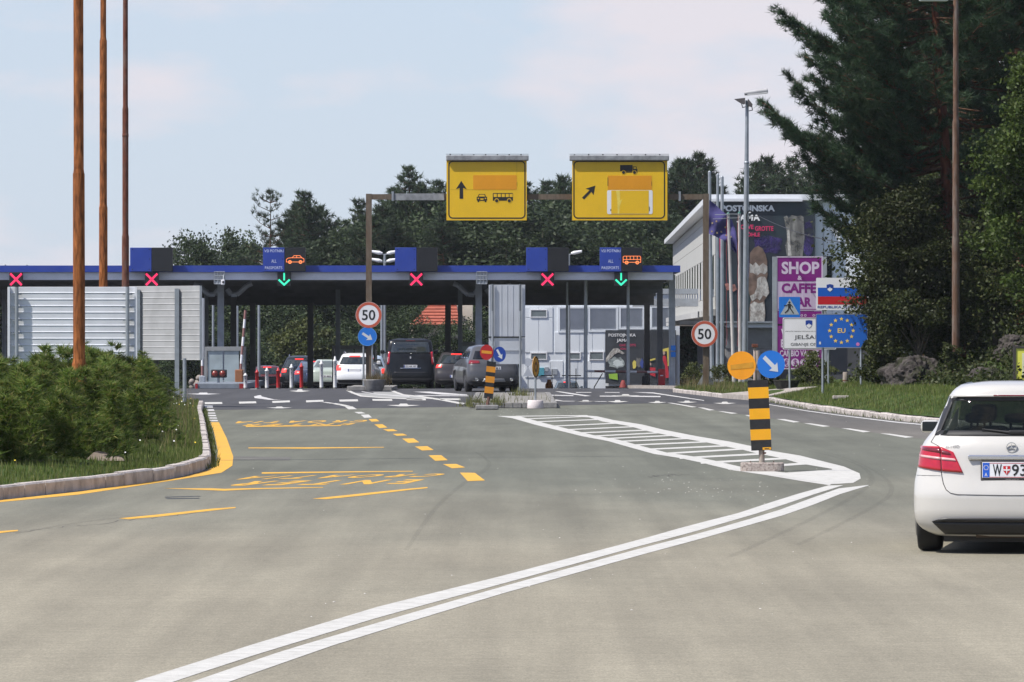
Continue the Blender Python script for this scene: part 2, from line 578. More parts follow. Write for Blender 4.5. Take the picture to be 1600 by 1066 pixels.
ROAD_WHITE_WORN = mat('worn white road paint', (0.58, 0.575, 0.57), 0.75, 0.0, 0.08, 4, 0.3, 60, 0.2, dirt=(0.22, 0.21, 0.2), dirt_amt=0.7, dirt_scale=1.6)
ROAD_YELLOW = mat('yellow road paint', (0.66, 0.37, 0.055), 0.75, 0.0, 0.08, 3, 0.3, 60, 0.2, dirt=(0.45, 0.28, 0.09), dirt_amt=0.5, dirt_scale=1.6)
BARK = mat('pine bark', (0.10, 0.055, 0.035), 0.95, 0.0, 0.35, 6, 0.8, 12, 0.1, stretch=(2, 2, 0.5))
BARK_GREY = mat('grey bark', (0.09, 0.078, 0.062), 0.95, 0.0, 0.3, 6, 0.8, 12, 0.1, stretch=(2, 2, 0.5))
WOOD_OLD = mat('weathered wood', (0.25, 0.22, 0.19), 0.9, 0.0, 0.3, 8, 0.5, 30, 0.1, stretch=(3, 3, 0.6))
ROCK = mat('grey limestone', (0.062, 0.054, 0.052), 0.95, 0.0, 0.5, 5.0, 1.0, 14, 0.1, dirt=(0.028, 0.034, 0.014), dirt_amt=0.9, dirt_scale=1.8, stretch=(1.6, 1.6, .7))
RUBBER = mat('tyre rubber', (0.014, 0.014, 0.015), 0.8, 0.0, 0.15, 20)
RIM = mat('wheel rim', (0.42, 0.43, 0.45), 0.35, 0.8, 0.05)
RIM_DARK = mat('dark wheel rim', (0.10, 0.10, 0.11), 0.35, 0.8, 0.05)
CHROME = mat('chrome', (0.72, 0.73, 0.76), 0.14, 1.0, 0.02)
PLASTIC = mat('black plastic', (0.018, 0.018, 0.019), 0.5, 0.0, 0.1, 8)
TAIL_RED = mat('red tail lamp', (0.42, 0.006, 0.018), 0.12, 0.0, 0.15, 20, spec=0.7, coat=0.6)
TAIL_DARK = mat('dark red tail lamp', (0.14, 0.004, 0.012), 0.12, 0.0, 0.2, 20, spec=0.7, coat=0.6)
TAIL_LIT = mat('lit brake lamp', (0.6, 0.02, 0.02), 0.3, emit=(1.0, 0.06, 0.05), estr=1.2)
TAIL_PALE = mat('clear lamp strip', (0.62, 0.36, 0.36), 0.2, 0.0, 0.1, 20, coat=0.4)
RED_PLASTIC = mat('red plastic', (0.50, 0.022, 0.025), 0.5, 0.0, 0.1, 6, dirt=(0.3, 0.02, 0.02), dirt_amt=0.4)
WHITE_PLASTIC = mat('white plastic', (0.82, 0.82, 0.81), 0.85, 0.0, 0.08, 6, dirt=(0.4, 0.38, 0.36), dirt_amt=0.4, dirt_scale=6)
DRY_GRASS = leaf_mat('dry grass', [(0.16, 0.12, 0.06), (0.24, 0.19, 0.10), (0.10, 0.09, 0.04)])
GRASS = leaf_mat('meadow grass', [(0.060, 0.095, 0.016), (0.095, 0.135, 0.026), (0.13, 0.16, 0.04), (0.19, 0.18, 0.075)], 0.3)
# ------------------------------------------------------------------ ground, road, markings
def interp(tab, v):
    if v <= tab[0][0]: return tab[0][1]
    for (a, p), (b, q) in zip(tab[:-1], tab[1:]):
        if v <= b: return p + (q - p) * (v - a) / (b - a)
    return tab[-1][1]


LEFT_KERB = [(30, -16.0), (45, -11.2), (60, -7.6), (68.2, -6.15), (72.2, -5.5), (75.8, -4.95), (79.0, -4.66), (82.5, -4.52), (85.5, -4.55), (88, -4.66), (91.2, -4.84),
             (119.5, -6.44), (144, -7.85), (160.5, -8.7)]
RIGHT_KERB = [(60, 15.2), (93.7, 12.6), (103.8, 11.7), (116, 10.45), (127.5, 9.54), (133.3, 9.0), (145.7, 8.36), (154.8, 8.02), (171.6, 7.74), (176, 7.4), (182, 6.75),
              (201.5, 5.7), (206, 5.75), (212, 6.3), (240, 7.2)]
xl = lambda y: interp(LEFT_KERB, y)
xr = lambda y: interp(RIGHT_KERB, y)


def left_h(x, y):
    t = max(0, xl(y) - x)
    return zg(y) + 0.15 + 0.07 * min(t, 5)


def right_h(x, y):
    t = max(0, x - xr(y))
    s = interp([(60, 0.27), (165, 0.27), (186, 0.05), (260, 0.03)], y)
    e = interp([(60, 0.5), (178, 0.5), (205, 0.0), (260, 0.0)], y)
    return zg(y) + 0.12 + s * min(t, 1.7) + 0.04 * max(0, min(t - 1.7, 3)) + e * max(0, min(t - 4.2, 7.0))


def asphalt(name, c_near, c_far, y0, y1, mott=0.16):
    m = bpy.data.materials.new(name)
    m.use_nodes = True
    nd, lk = m.node_tree.nodes, m.node_tree.links
    b = nd['Principled BSDF']
    b.inputs['Roughness'].default_value = 0.85
    b.inputs['Specular IOR Level'].default_value = 0.25
    tc = nd.new('ShaderNodeTexCoord')
    sep = nd.new('ShaderNodeSeparateXYZ')
    lk.new(tc.outputs['Object'], sep.inputs[0])

    def noise(scale, detail, st=(1, 1, 1), rough=0.55):
        mp = nd.new('ShaderNodeMapping')
        mp.inputs['Scale'].default_value = st
        lk.new(tc.outputs['Object'], mp.inputs['Vector'])
        n = nd.new('ShaderNodeTexNoise')
        n.inputs['Scale'].default_value = scale
        n.inputs['Detail'].default_value = detail
        n.inputs['Roughness'].default_value = rough
        lk.new(mp.outputs['Vector'], n.inputs['Vector'])
        return n.outputs['Fac']

    def rng_(v, a, b_, c, d_):
        r = nd.new('ShaderNodeMapRange')
        for i, q in enumerate((a, b_, c, d_)): r.inputs[i + 1].default_value = q
        lk.new(v, r.inputs[0])
        return r.outputs[0]

    def mul(u, v):
        r = nd.new('ShaderNodeMath')
        r.operation = 'MULTIPLY'
        lk.new(u, r.inputs[0]); lk.new(v, r.inputs[1])
        return r.outputs[0]

    # dusty beige surface dressing gives way to greyer asphalt in patches further on
    add = nd.new('ShaderNodeMath')
    add.operation = 'MULTIPLY_ADD'
    lk.new(noise(0.12, 5, (1, 0.35, 1)), add.inputs[0])
    add.inputs[1].default_value = 55
    lk.new(sep.outputs['Y'], add.inputs[2])
    fac = rng_(add.outputs[0], y0 + 27, y1 + 27, 0, 1)
    mc = nd.new('ShaderNodeMix')
    mc.data_type = 'RGBA'
    mc.inputs[6].default_value = (*c_near, 1)
    mc.inputs[7].default_value = (*c_far, 1)
    lk.new(fac, mc.inputs[0])
    tone = mul(rng_(noise(0.35, 6, (1, 0.25, 1)), 0.3, 0.7, 1 - mott, 1 + mott), rng_(noise(2.2, 5, (1, 0.12, 1)), 0.3, 0.7, 0.93, 1.07))
    tone = mul(tone, rng_(noise(0.55, 7, (3.2, 0.045, 1), 0.6), 0.32, 0.68, 0.85, 1.1))      # wheel tracks along the lane
    tone = mul(tone, rng_(noise(60, 3, (1, 0.22, 1), 0.8), 0.3, 0.7, 0.76, 1.24))          # stones in the surface
    tone = mul(tone, rng_(noise(9, 6, (1, 0.05, 1), 0.75), 0.62, 0.78, 1.0, 0.75))         # tar spots
    tone = mul(tone, rng_(noise(0.23, 8, (0.16, 2.4, 1), 0.7), 0.60, 0.74, 1.0, 0.86))     # cross joints and skid stains
    tone = mul(tone, rng_(noise(1.6, 6, (0.35, 2.6, 1), 0.65), 0.3, 0.7, 0.94, 1.06))       # short laid courses across the lane
    tone = mul(tone, rng_(noise(14, 4, (1, 0.5, 1), 0.7), 0.3, 0.7, 0.88, 1.12))
    mx = nd.new('ShaderNodeMix')
    mx.data_type = 'RGBA'
    mx.blend_type = 'MULTIPLY'
    mx.inputs[0].default_value = 1
    lk.new(mc.outputs[2], mx.inputs[6])
    lk.new(tone, mx.inputs[7])
    lk.new(mx.outputs[2], b.inputs['Base Color'])
    bp = nd.new('ShaderNodeBump')
    bp.inputs['Strength'].default_value = 0.35
    bp.inputs['Distance'].default_value = 0.006
    lk.new(noise(90, 3, (1, 0.5, 1)), bp.inputs['Height'])
    lk.new(bp.outputs['Normal'], b.inputs['Normal'])
    return m


ASPHALT = asphalt('old asphalt', (0.258, 0.236, 0.180), (0.136, 0.140, 0.113), 45, 80)
ASPHALT_DARK = asphalt('newer dark asphalt', (0.064, 0.064, 0.068), (0.066, 0.066, 0.070), 100, 300, 0.08)
ASPHALT_WORN = asphalt('worn lane asphalt', (0.185, 0.168, 0.142), (0.105, 0.102, 0.097), 70, 150)
EARTH = mat('earth and moss', (0.06, 0.065, 0.03), 0.95, 0, 0.4, 0.5, 0.6, 3, 0.1, dirt=(0.08, 0.06, 0.04), dirt_amt=0.7, dirt_scale=0.3)
TURF = mat('turf', (0.045, 0.075, 0.018), 0.95, 0, 0.3, 1.2, 0.6, 20, 0.1, dirt=(0.09, 0.085, 0.04), dirt_amt=0.5, dirt_scale=0.6)

YS = sorted(set([-30, 0, 5, 20, 40, 60, 80, 100, 120, 140, 160, 180, 200] + list(range(204, 312, 1)) + list(range(312, 392, 4)) + [400, 420, 450, 500]))


def sheet(name, rows, hfun, m, parent=None):
    """rows: list of (y, [x...]) of equal length"""
    vs, fs = [], []
    n = len(rows[0][1])
    for y, xs in rows:
        for x in xs: vs.append((x, y, hfun(x, y)))
    for i in range(len(rows) - 1):
        for j in range(n - 1): fs.append((i * n + j, i * n + j + 1, (i + 1) * n + j + 1, (i + 1) * n + j))
    mb = MB()
    mb.smooth = True
    mb.add(vs, fs)
    o = mb.build(name, m, parent)
    if parent is None: o['kind'] = 'structure'
    return o


ground = sheet('ground', [(y, [-900, -200, -60, -30, 0, 30, 60, 200, 900]) for y in YS + [700, 1200, 3000]],
               lambda x, y: zg(y) - 0.06 + max(0, min(y - 400, 260)) * 0.018, EARTH)
road = sheet('road', [(y, [-48, -24, -12, -6, 0, 6, 12, 19]) for y in YS if 0 <= y <= 420], lambda x, y: zg(y) + 0.0, ASPHALT)

bd = [GP(*q)[:2] for q in ((300, 641), (500, 639), (740, 635.5), (870, 634), (1010, 630.5), (1042, 630.8), (1100, 631.5), (1201, 633))]
bd = [(-40, bd[0][1])] + bd + [(9.5, bd[-1][1]), (18, bd[-1][1])]
xsd = sorted(set([-40, -24, -16] + [p[0] for p in bd] + [i * 1.0 for i in range(-12, 14)]))
drk_rows = []
for i in range(8):
    drk_rows.append([(x, interp(bd, x) + (205 - interp(bd, x)) * i / 8 + 0.05 * math.sin(x * 7) * (i == 0)) for x in xsd])
for y in [q for q in YS if 205 <= q <= 420]: drk_rows.append([(x, y) for x in xsd])
vs, fs = [], []
for r in drk_rows: vs += [(x, y, zg(y) + 0.003) for x, y in r]
nn = len(xsd)
for i in range(len(drk_rows) - 1):
    for j in range(nn - 1): fs.append((i * nn + j, i * nn + j + 1, (i + 1) * nn + j + 1, (i + 1) * nn + j))
mb = MB(); mb.add(vs, fs)
tag(mb.build('dark_road', ASPHALT_DARK), kind='structure')

lane = [GP(*q)[:2] for q in ((1044, 631.2), (1087, 637.2), (1151, 646.3), (1249, 660), (1295, 667), (1358, 675.4), (1426, 684), (1600, 708), (1800, 735), (2100, 775), (2600, 845))]
mb = MB()
vs, fs = [], []
for x, y in lane:
    e = max(x + 0.5, xr(y) + 0.4)
    vs += [(x + (e - x) * k / 4, y, 0.002) for k in range(5)]
for i in range(len(lane) - 1):
    for j in range(4): fs.append((i * 5 + j, i * 5 + j + 1, (i + 1) * 5 + j + 1, (i + 1) * 5 + j))
mb.add(vs, fs)
tag(mb.build('truck_lane', ASPHALT_WORN), kind='structure')

# --- markings: sheets of paint on the road
HM = 0.0026


def mark(pts, m=ROAD_WHITE, name='road_marking', dz=HM):
    if min(p[1] for p in pts) < 641: dz += .005
    g = [GP(x, y, dz) for x, y in pts]
    ar = sum(g[i][0] * g[(i + 1) % len(g)][1] - g[(i + 1) % len(g)][0] * g[i][1] for i in range(len(g)))
    if ar < 0: g = g[::-1]
    mb = MB()
    mb.add(g, [tuple(range(len(g)))])
    return mb.build(name, m, road)


def band(up, lo, m=ROAD_WHITE, name='road_marking', dz=HM):
    """ribbon between two pixel edges"""
    def dense(a, n=26):
        out = []
        for i in range(n):
            x = a[0][0] + (a[-1][0] - a[0][0]) * i / (n - 1)
            out.append((x, interp(a, x)))
        return out
    u, l = dense(up), dense(lo)
    vs = [GP(*p, dz) for p in u] + [GP(*p, dz) for p in l]
    n = len(u)
    mb = MB()
    mb.add(vs, [(i, n + i, n + i + 1, i + 1) for i in range(n - 1)])
    return mb.build(name, m, road)


def vband(a, b, m, name='road_marking', dz=HM):
    """ribbon between two pixel edges given row by row (same count)"""
    if min(p[1] for p in a) < 641: dz += .005
    vs = [GP(*p, dz) for p in a] + [GP(*p, dz) for p in b]
    n = len(a)
    mb = MB()
    mb.add(vs, [(i, i + 1, n + i + 1, n + i) for i in range(n - 1)])
    return mb.build(name, m, road)


band([(120, 1101), (210, 1066), (405, 1004.4), (592.5, 948), (780, 901.5), (1000, 843.5), (1075, 822), (1162, 800), (1225, 778), (1294, 759)],
     [(170, 1105), (270, 1066), (405, 1022), (592.5, 965), (780, 914), (1000, 853.5), (1075, 834), (1192, 800), (1272.5, 772.6), (1318, 758.5)])
band([(200, 1104), (300, 1066), (442, 1017.5), (592.5, 973), (780, 918.5), (1000, 857.5), (1100, 832), (1209, 800.5), (1272.5, 777), (1318, 761), (1357, 758.2)],
     [(260, 1104), (358, 1066), (517.5, 1010), (650, 969), (780, 929.4), (1000, 868), (1100, 841), (1243, 800), (1315, 771.6), (1340, 764), (1357, 759)])
# hatched island
LE = [(776, 650.3), (800, 653.6), (835, 663.6), (910, 682), (950, 689.5), (985, 699.5), (1022.5, 709.8), (1060, 715.6), (1092, 722.4), (1145, 735.2), (1198, 742.8), (1251, 751.8), (1296, 758.6)]
LU = [(812, 650.4), (820, 653.0), (852, 661.8), (926, 680), (966, 687.4), (1003, 697.4), (1042, 707.6), (1081, 713.2), (1114, 719.6), (1165, 731.6), (1216, 737.6), (1268, 744), (1310, 750)]
vband(LU, LE, ROAD_WHITE)
RU = [(914, 649.4), (932, 650.6), (958, 656.6), (1003, 663.6), (1036, 671.6), (1092, 682.6), (1138, 690), (1170, 696.6), (1182, 699), (1206, 705), (1250, 712.2), (1281, 720), (1318, 729.2), (1343, 740), (1345, 748), (1333, 755)]
RL = [(896, 651.2), (920, 652.4), (942, 659), (982, 665.8), (1012, 674), (1066, 685.2), (1110, 692.8), (1144, 700), (1158, 702.6), (1180, 708.2), (1222, 716.4), (1250, 724.6), (1300, 733), (1300, 742), (1296, 750), (1290, 757.5)]
vband(RU, RL, ROAD_WHITE, dz=HM + 0.0005)
for (ax, ay, bx, by, t) in ((806, 650.7, 918, 649.5, 1.5), (812, 655.4, 908, 651.4, 1.6), (828, 659.8, 938, 655.7, 1.8), (855, 666.6, 980, 660.9, 2.0), (880, 672.0, 1008, 666.3, 2.0), (898, 677.2, 1024, 671.9, 2.2),
                            (920, 682.2, 1040, 676.2, 2.2), (938, 686.2, 1058, 680.4, 2.3), (958, 690.5, 1080, 685.4, 2.4), (980, 696.3, 1112, 690.4, 2.6), (1004, 702.8, 1135, 697.0, 2.8), (1030, 709.7, 1168, 701.5, 3.2),
                            (1062, 716.3, 1190, 709.6, 3.4), (1095, 723.7, 1246, 715.6, 3.8), (1138, 733.0, 1280, 723.2, 4.2)):
    t *= .8
    mark([(ax, ay - t / 2), (bx, by - t / 2), (bx, by + t / 2), (ax, ay + t / 2)], dz=HM + 0.001)
mark([(1196, 741.3), (1302, 734.2), (1330, 738), (1332, 748), (1300, 756.5), (1270, 752.5)], dz=HM + 0.0015)
# yellow kerb line and white ladder
vband([(-90, 792), (0, 782), (124, 768.6), (225, 754.4), (281.5, 747), (324, 735.5), (338, 726), (340.6, 706), (335, 678), (329, 660)],
      [(-90, 796), (0, 785), (124, 773), (225, 758), (281.5, 749.2), (346, 739), (363, 728), (364.5, 714), (354.7, 686), (342, 660)], ROAD_YELLOW)
for i, (a, b) in enumerate(((634.2, 637.4), (640, 642.8), (645, 646.6), (648.6, 650.6), (652.6, 654.4), (656.4, 658.4))):
    k = (a - 634) / 26
    mark([(319.5 + 9 * k, a), (332 + 9 * k, a), (333 + 9 * k, b), (320.5 + 9 * k, b)], ROAD_WHITE_WORN)
# yellow dashes and white dashes between the lanes
zz = lambda pts, x0=500, y0=600, s=5.333: [(x0 + x / s, y0 + y / s) for x, y in pts]
for q in (((1165, 740), (1290, 742), (1375, 806), (1230, 812)), ((1025, 670), (1135, 668), (1210, 697), (1100, 705)), ((905, 597), (1010, 595), (1065, 637), (960, 642)), ((790, 523), (895, 520), (948, 552), (850, 556)),
          ((685, 457), (780, 455), (828, 488), (735, 493)), ((605, 417), (690, 415), (728, 430), (640, 434)), ((525, 380), (610, 378), (648, 393), (568, 397)), ((452, 338), (520, 336), (562, 364), (495, 369)), ((405, 295), (470, 293), (495, 312), (430, 316))):
    mark(zz(q), ROAD_YELLOW)
for q in (((340, 258), (405, 256), (432, 280), (370, 284)), ((285, 235), (345, 234), (380, 246), (320, 249)), ((205, 191), (270, 190), (308, 213), (240, 215)), ((145, 176), (210, 176), (262, 189), (205, 190)), ((88, 164), (130, 162), (205, 175), (150, 178)), ((5, 153), (60, 154), (125, 163), (90, 166))):
    mark(zz(q))
# thin yellow frame lines and the two painted texts
for q in (((409, 738.4), (530, 737.0), (645, 736.2), (645, 737.2), (530, 738.8), (409, 740.6)), ((255, 763.4), (330, 763.4), (350, 764.2), (400, 763), (505, 761.6), (505, 762.4), (400, 764.8), (350, 767.2), (320, 766)),
          ((488, 779.6), (560, 772), (640, 763.8), (668, 761.4), (668, 763.2), (640, 766), (560, 775.4), (510, 780.4)), ((186, 810.4), (250, 804), (330, 795.4), (368, 792.6), (368, 794.4), (330, 798.4), (250, 807.6), (200, 811.8)),
          ((-40, 833), (28, 828.4), (28, 830.2), (-40, 838)), ((388, 699.6), (480, 699.4), (600, 698.8), (600, 699.6), (480, 701.4), (388, 700.8)), ((384, 665.6), (533, 664.8), (533, 665.8), (384, 667.4)), ((340, 698.8), (345, 698.8), (345, 699.2), (340, 699.2))):
    mark(q, ROAD_YELLOW)


def ground_text(s, fr, fl, nr, nl, m):
    """text for a driver coming towards the camera: starts at the right, its top edge is the near edge"""
    vs, fs = text_polys(s, 0.035, 1.65)
    ax, bx = min(v.x for v in vs), max(v.x for v in vs)
    az, bz = min(v.y for v in vs), max(v.y for v in vs)
    FR, FL, NR, NL = (Vector(GP(*q, HM)) for q in (fr, fl, nr, nl))
    out = []
    for v in vs:
        u, w = (v.x - ax) / (bx - ax), (v.y - az) / (bz - az)
        a, b = FR.lerp(FL, u), NR.lerp(NL, u)
        out.append(a.lerp(b, w))
    mb = MB(); mb.add(out, fs)
    return mb.build('road_lettering', m, road)


ground_text('ENTER', (664, 749.4), (398, 752.2), (633, 756.4), (339, 759.6), ROAD_YELLOW)
ground_text('CROATIA', (706, 740.2), (398, 744.2), (668, 745.4), (351, 750), ROAD_YELLOW)
ground_text('ENTER', (556, 661.6), (385, 663), (545, 664.4), (368, 665.8), ROAD_YELLOW)
ground_text('CROATIA', (579, 656.4), (372, 658.6), (566, 660), (356, 661.8), ROAD_YELLOW)
# broken stop line on the dark asphalt
for x0, x1, a, b, c, d_ in ((282, 294, 629.6, 632.2, 629.6, 632), (319.7, 347, 629, 632, 628.8, 631.6), (373, 400, 628.2, 631.2, 627.6, 630.6), (425.2, 452.6, 627.2, 630.2, 626.2, 629), (478, 505, 626.2, 629.2, 625.4, 628), (530, 559, 625, 628, 624.4, 627.6),
                            (581.6, 612.5, 624, 626.6, 624, 627), (635, 665, 622.8, 625.6, 623, 626), (687.5, 719, 622.8, 625, 623.2, 625.8)):
    mark([(x0, a), (x1, c), (x1 + 0.6, d_), (x0 + 0.6, b)])


def flat_arrow(x0, x1, y0, y1, m=ROAD_WHITE):
    xm, ym = (x0 + x1) / 2, (y0 + y1) / 2
    w = (x1 - x0)
    mark([(x0, ym + 0.3), (xm - w * .14, ym - 0.1), (xm - w * .1, y0), (xm + w * .1, y0), (xm + w * .14, ym - 0.1), (x1, ym + 0.3), (xm + w * .1, y1), (xm - w * .12, y1)], m)


flat_arrow(416, 457, 635.8, 638.6); flat_arrow(604, 657, 631.2, 635.4); flat_arrow(452, 485, 608.8, 612.8); flat_arrow(290, 345, 614, 617, ROAD_WHITE_WORN)
flat_arrow(1012, 1042, 627, 630.4); flat_arrow(895, 935, 625.6, 628.6); flat_arrow(948, 982, 625.6, 629.2); flat_arrow(1057, 1090, 626.6, 630); flat_arrow(1114, 1151, 628.2, 631.8); flat_arrow(955, 1000, 616.4, 620)
for q in (((391, 608), (401, 608), (409, 620), (428, 624.6), (441, 625.4), (420, 625.2), (398, 622.4)), ((816, 616.2), (896, 618.2), (896, 619.4), (816, 617.4)), ((867, 612), (874, 612), (924, 619.2), (914, 619.6), (890, 616)), ((937, 618.8), (1032, 619.2), (1032, 621), (937, 620)),
          ((847, 625.2), (870, 625), (880, 626.8), (847, 627)), ((987, 613.2), (1020, 613.6), (1100, 625.8), (1100, 626.8), (1020, 615.2)), ((870, 626.8), (948, 627.6), (948, 628.2), (880, 627.6)), ((900, 613.2), (924, 613.2), (924, 614), (900, 614)), ((945, 613.2), (968, 613.4), (968, 614.2), (945, 614)),
          ((645, 612.4), (672, 612.4), (730, 617), (730, 618), (690, 617)), ((648, 617.8), (732, 618.6), (732, 619.6), (648, 619)), ((770, 614), (786, 615.4), (790, 620), (770, 617.6)), ((1025, 605.6), (1033, 605.6), (1060, 611), (1040, 610))):
    mark(q, ROAD_WHITE_WORN)
# painted nose in front of the planter
mark([(545, 609.5), (612, 609.5), (628, 617), (690, 624), (640, 623.4), (568, 620.2)], mat('grey painted nose', (0.30, 0.30, 0.29), 0.9, 0, 0.15, 3), 'painted_island', HM - 0.001)
vband([(545, 609.6), (552, 613), (566, 618.6), (600, 621.4), (660, 624.2)], [(541, 610.8), (549, 614.8), (563, 620), (600, 622.6), (660, 625.4)], ROAD_WHITE)
vband([(613, 609.2), (620, 612.6), (632, 616.8), (660, 619.4), (690, 624), (728, 630.6)], [(608, 610), (615, 613.6), (628, 618.2), (655, 621), (686, 625.6), (722, 632.6)], ROAD_WHITE)
vband([(565, 612), (590, 616), (640, 619.6)], [(565, 612.8), (590, 617), (640, 620.8)], ROAD_WHITE_WORN)
# dashes and edge line of the right lane
for q in (((1042, 629.8), (1050, 630), (1089, 636.4), (1081, 637)), ((1090, 637), (1100, 637.6), (1117, 641.4), (1108, 642)), ((1121, 642.6), (1131, 643.2), (1153, 646), (1143, 646.8)), ((1164, 648.8), (1172, 649), (1180, 650.8), (1170, 651)), ((1213, 655), (1226, 655.2), (1250, 659.6), (1240, 660.4)),
          ((1255, 661.4), (1268, 662), (1297, 666.2), (1286, 667.2)), ((1314, 669.2), (1328, 669.8), (1360, 674.6), (1349, 675.8)), ((1375, 677.4), (1390, 678), (1428, 683.2), (1415, 684.4)), ((1452, 689), (1468, 689.6), (1512, 696), (1500, 697.4))):
    mark(q)
vband([(1201, 632), (1260, 642), (1309, 648.6), (1400, 659.6), (1465, 665.6), (1600, 679)], [(1200, 632.8), (1259, 642.9), (1308, 649.6), (1398, 660.8), (1463, 667), (1598, 680.8)], ROAD_WHITE_WORN)
# worn patches, a repaired trench, a drain slot
mark([(330, 714.2), (360, 713), (455, 714.6), (452, 720), (400, 718.8), (360, 718.4)], mat('patched asphalt', (0.125, 0.122, 0.108), 0.9, 0, 0.3, 2, 0.5, 40), 'asphalt_patch', 0.002)
mb = MB()
for q in (((258, 776.6), (312, 775.2), (314, 776), (258, 777.8)), ((258, 779), (312, 778.4), (312, 779.4), (262, 780.2))):
    mb.add([GP(x, y, 0.002) for x, y in q][::-1], [(0, 1, 2, 3)])
mb.build('drain_slot', BLACK, road)
mb = MB()
CR = random.Random(3)
for (x0, y0, x1, y1) in ((330, 800, 20, 832), (1010, 745, 1075, 741)):
    n = 26
    pts = []
    for i in range(n + 1):
        k = i / n
        pts.append((x0 + (x1 - x0) * k + CR.uniform(-6, 6), y0 + (y1 - y0) * k + CR.uniform(-1.6, 1.6)))
    for a, b in zip(pts[:-1], pts[1:]):
        A, B = Vector(GP(*a, 0.0015)), Vector(GP(*b, 0.0015))
        d = (B - A); d.z = 0
        if d.length < 1e-3: continue
        nrm = Vector((-d.y, d.x, 0)).normalized() * 0.005
        mb.add([A + nrm, A - nrm, B - nrm, B + nrm], [(0, 1, 2, 3)])
tag(mb.build('asphalt_cracks', mat('tar crack', (0.07, 0.066, 0.06), 0.9), road), kind='stuff')
TYRE = mat('tyre mark', (0.05, 0.048, 0.045), .9, 0, .3, 3, alpha=.075)
for pts, w in (([(742, 706), (758, 716), (764, 727), (748, 742), (716, 762), (676, 800), (628, 870)], 7), ([(1010, 668), (1120, 682), (1240, 700), (1330, 722), (1362, 746), (1340, 772), (1260, 815), (1120, 880)], 9), ([(1080, 672), (1200, 690), (1310, 712), (1376, 742), (1392, 770), (1350, 800), (1230, 860)], 8), ([(300, 800), (160, 812), (0, 836)], 5)):
    pts = [tuple(.5 * (2 * p1[c] + (p2[c] - p0[c]) * f + (2 * p0[c] - 5 * p1[c] + 4 * p2[c] - p3[c]) * f * f + (3 * p1[c] - p0[c] - 3 * p2[c] + p3[c]) * f ** 3) for c in (0, 1)) for p0, p1, p2, p3 in zip([pts[0]] + pts[:-2], pts[:-1], pts[1:], pts[2:] + [pts[-1]]) for f in (0, .2, .4, .6, .8)]
    vband([(x - w / 2, y - .6) for x, y in pts], [(x + w / 2, y + .6) for x, y in pts], TYRE, 'tyre_mark', 0.0012)
# scattered chips of stone and paint
mb = MB()
for _ in range(200):
    py = 640 + 330 * rnd.random() ** 1.8
    px = rnd.uniform(380, 1420)
    if rnd.random() < 0.45: px, py = rnd.gauss(1120, 90), rnd.gauss(758, 14)
    if rnd.random() < 0.2: px, py = rnd.gauss(800, 60), rnd.gauss(645, 5)
    if py < 632: continue
    x, y, z = GP(px, py)
    s = rnd.uniform(0.005, 0.014)
    a = rnd.random() * 6.28
    vs = [(x + s * rnd.uniform(.6, 1.3) * math.cos(a + k * 1.57), y + s * 1.5 * math.sin(a + k * 1.57), z + 0.003) for k in range(4)] + [(x, y, z + 0.003 + s * .6)]
    mb.add(vs, [(0, 1, 4), (1, 2, 4), (2, 3, 4), (3, 0, 4)])
tag(mb.build('road_grit', mat('pale grit', (0.48, 0.46, 0.42), 0.9)), kind='stuff')

# --- kerbs: every stone its own piece
def kerb_run(owner, ctrl, h, w, L=1.0, name='kerb_stone', m=KERB, side=-1):
    pts = []
    n = 400
    tot = [0.0]
    dense = []
    for i in range(n + 1):
        t = i / n * (len(ctrl) - 1)
        k = min(int(t), len(ctrl) - 2)
        f = t - k
        p0, p1, p2, p3 = ctrl[max(k - 1, 0)], ctrl[k], ctrl[k + 1], ctrl[min(k + 2, len(ctrl) - 1)]
        dense.append(tuple(0.5 * ((2 * p1[c]) + (-p0[c] + p2[c]) * f + (2 * p0[c] - 5 * p1[c] + 4 * p2[c] - p3[c]) * f * f + (-p0[c] + 3 * p1[c] - 3 * p2[c] + p3[c]) * f ** 3) for c in (0, 1)))
    acc = 0.0
    marks = [dense[0]]
    for a, b in zip(dense[:-1], dense[1:]):
        acc += math.dist(a, b)
        if acc >= L: marks.append(b); acc = 0.0
    for a, b in zip(marks[:-1], marks[1:]):
        d = Vector((b[0] - a[0], b[1] - a[1]))
        l = d.length
        d.normalize()
        nv = Vector((-d.y, d.x)) * side
        g = 0.012
        hh = h + rnd.uniform(-0.012, 0.012)
        o = rnd.uniform(-0.008, 0.008)
        z0 = zg(a[1]) - 0.05
        c = 0.022
        prof = [(o, z0), (o, z0 + 0.05 + hh - c), (o + c, z0 + 0.05 + hh), (w + o, z0 + 0.05 + hh), (w + o, z0)]
        vs = []
        for q, e in ((a, g), (b, -g)):
            for (u, z) in prof: vs.append((q[0] + d.x * e + nv.x * u, q[1] + d.y * e + nv.y * u, z))
        mbk = MB()
        mbk.add(vs, [(0, 1, 2, 3, 4)[::-1], (5, 6, 7, 8, 9)] + [(i, i + 1, i + 6, i + 5) for i in range(4)])
        mbk.build(name, m, owner)


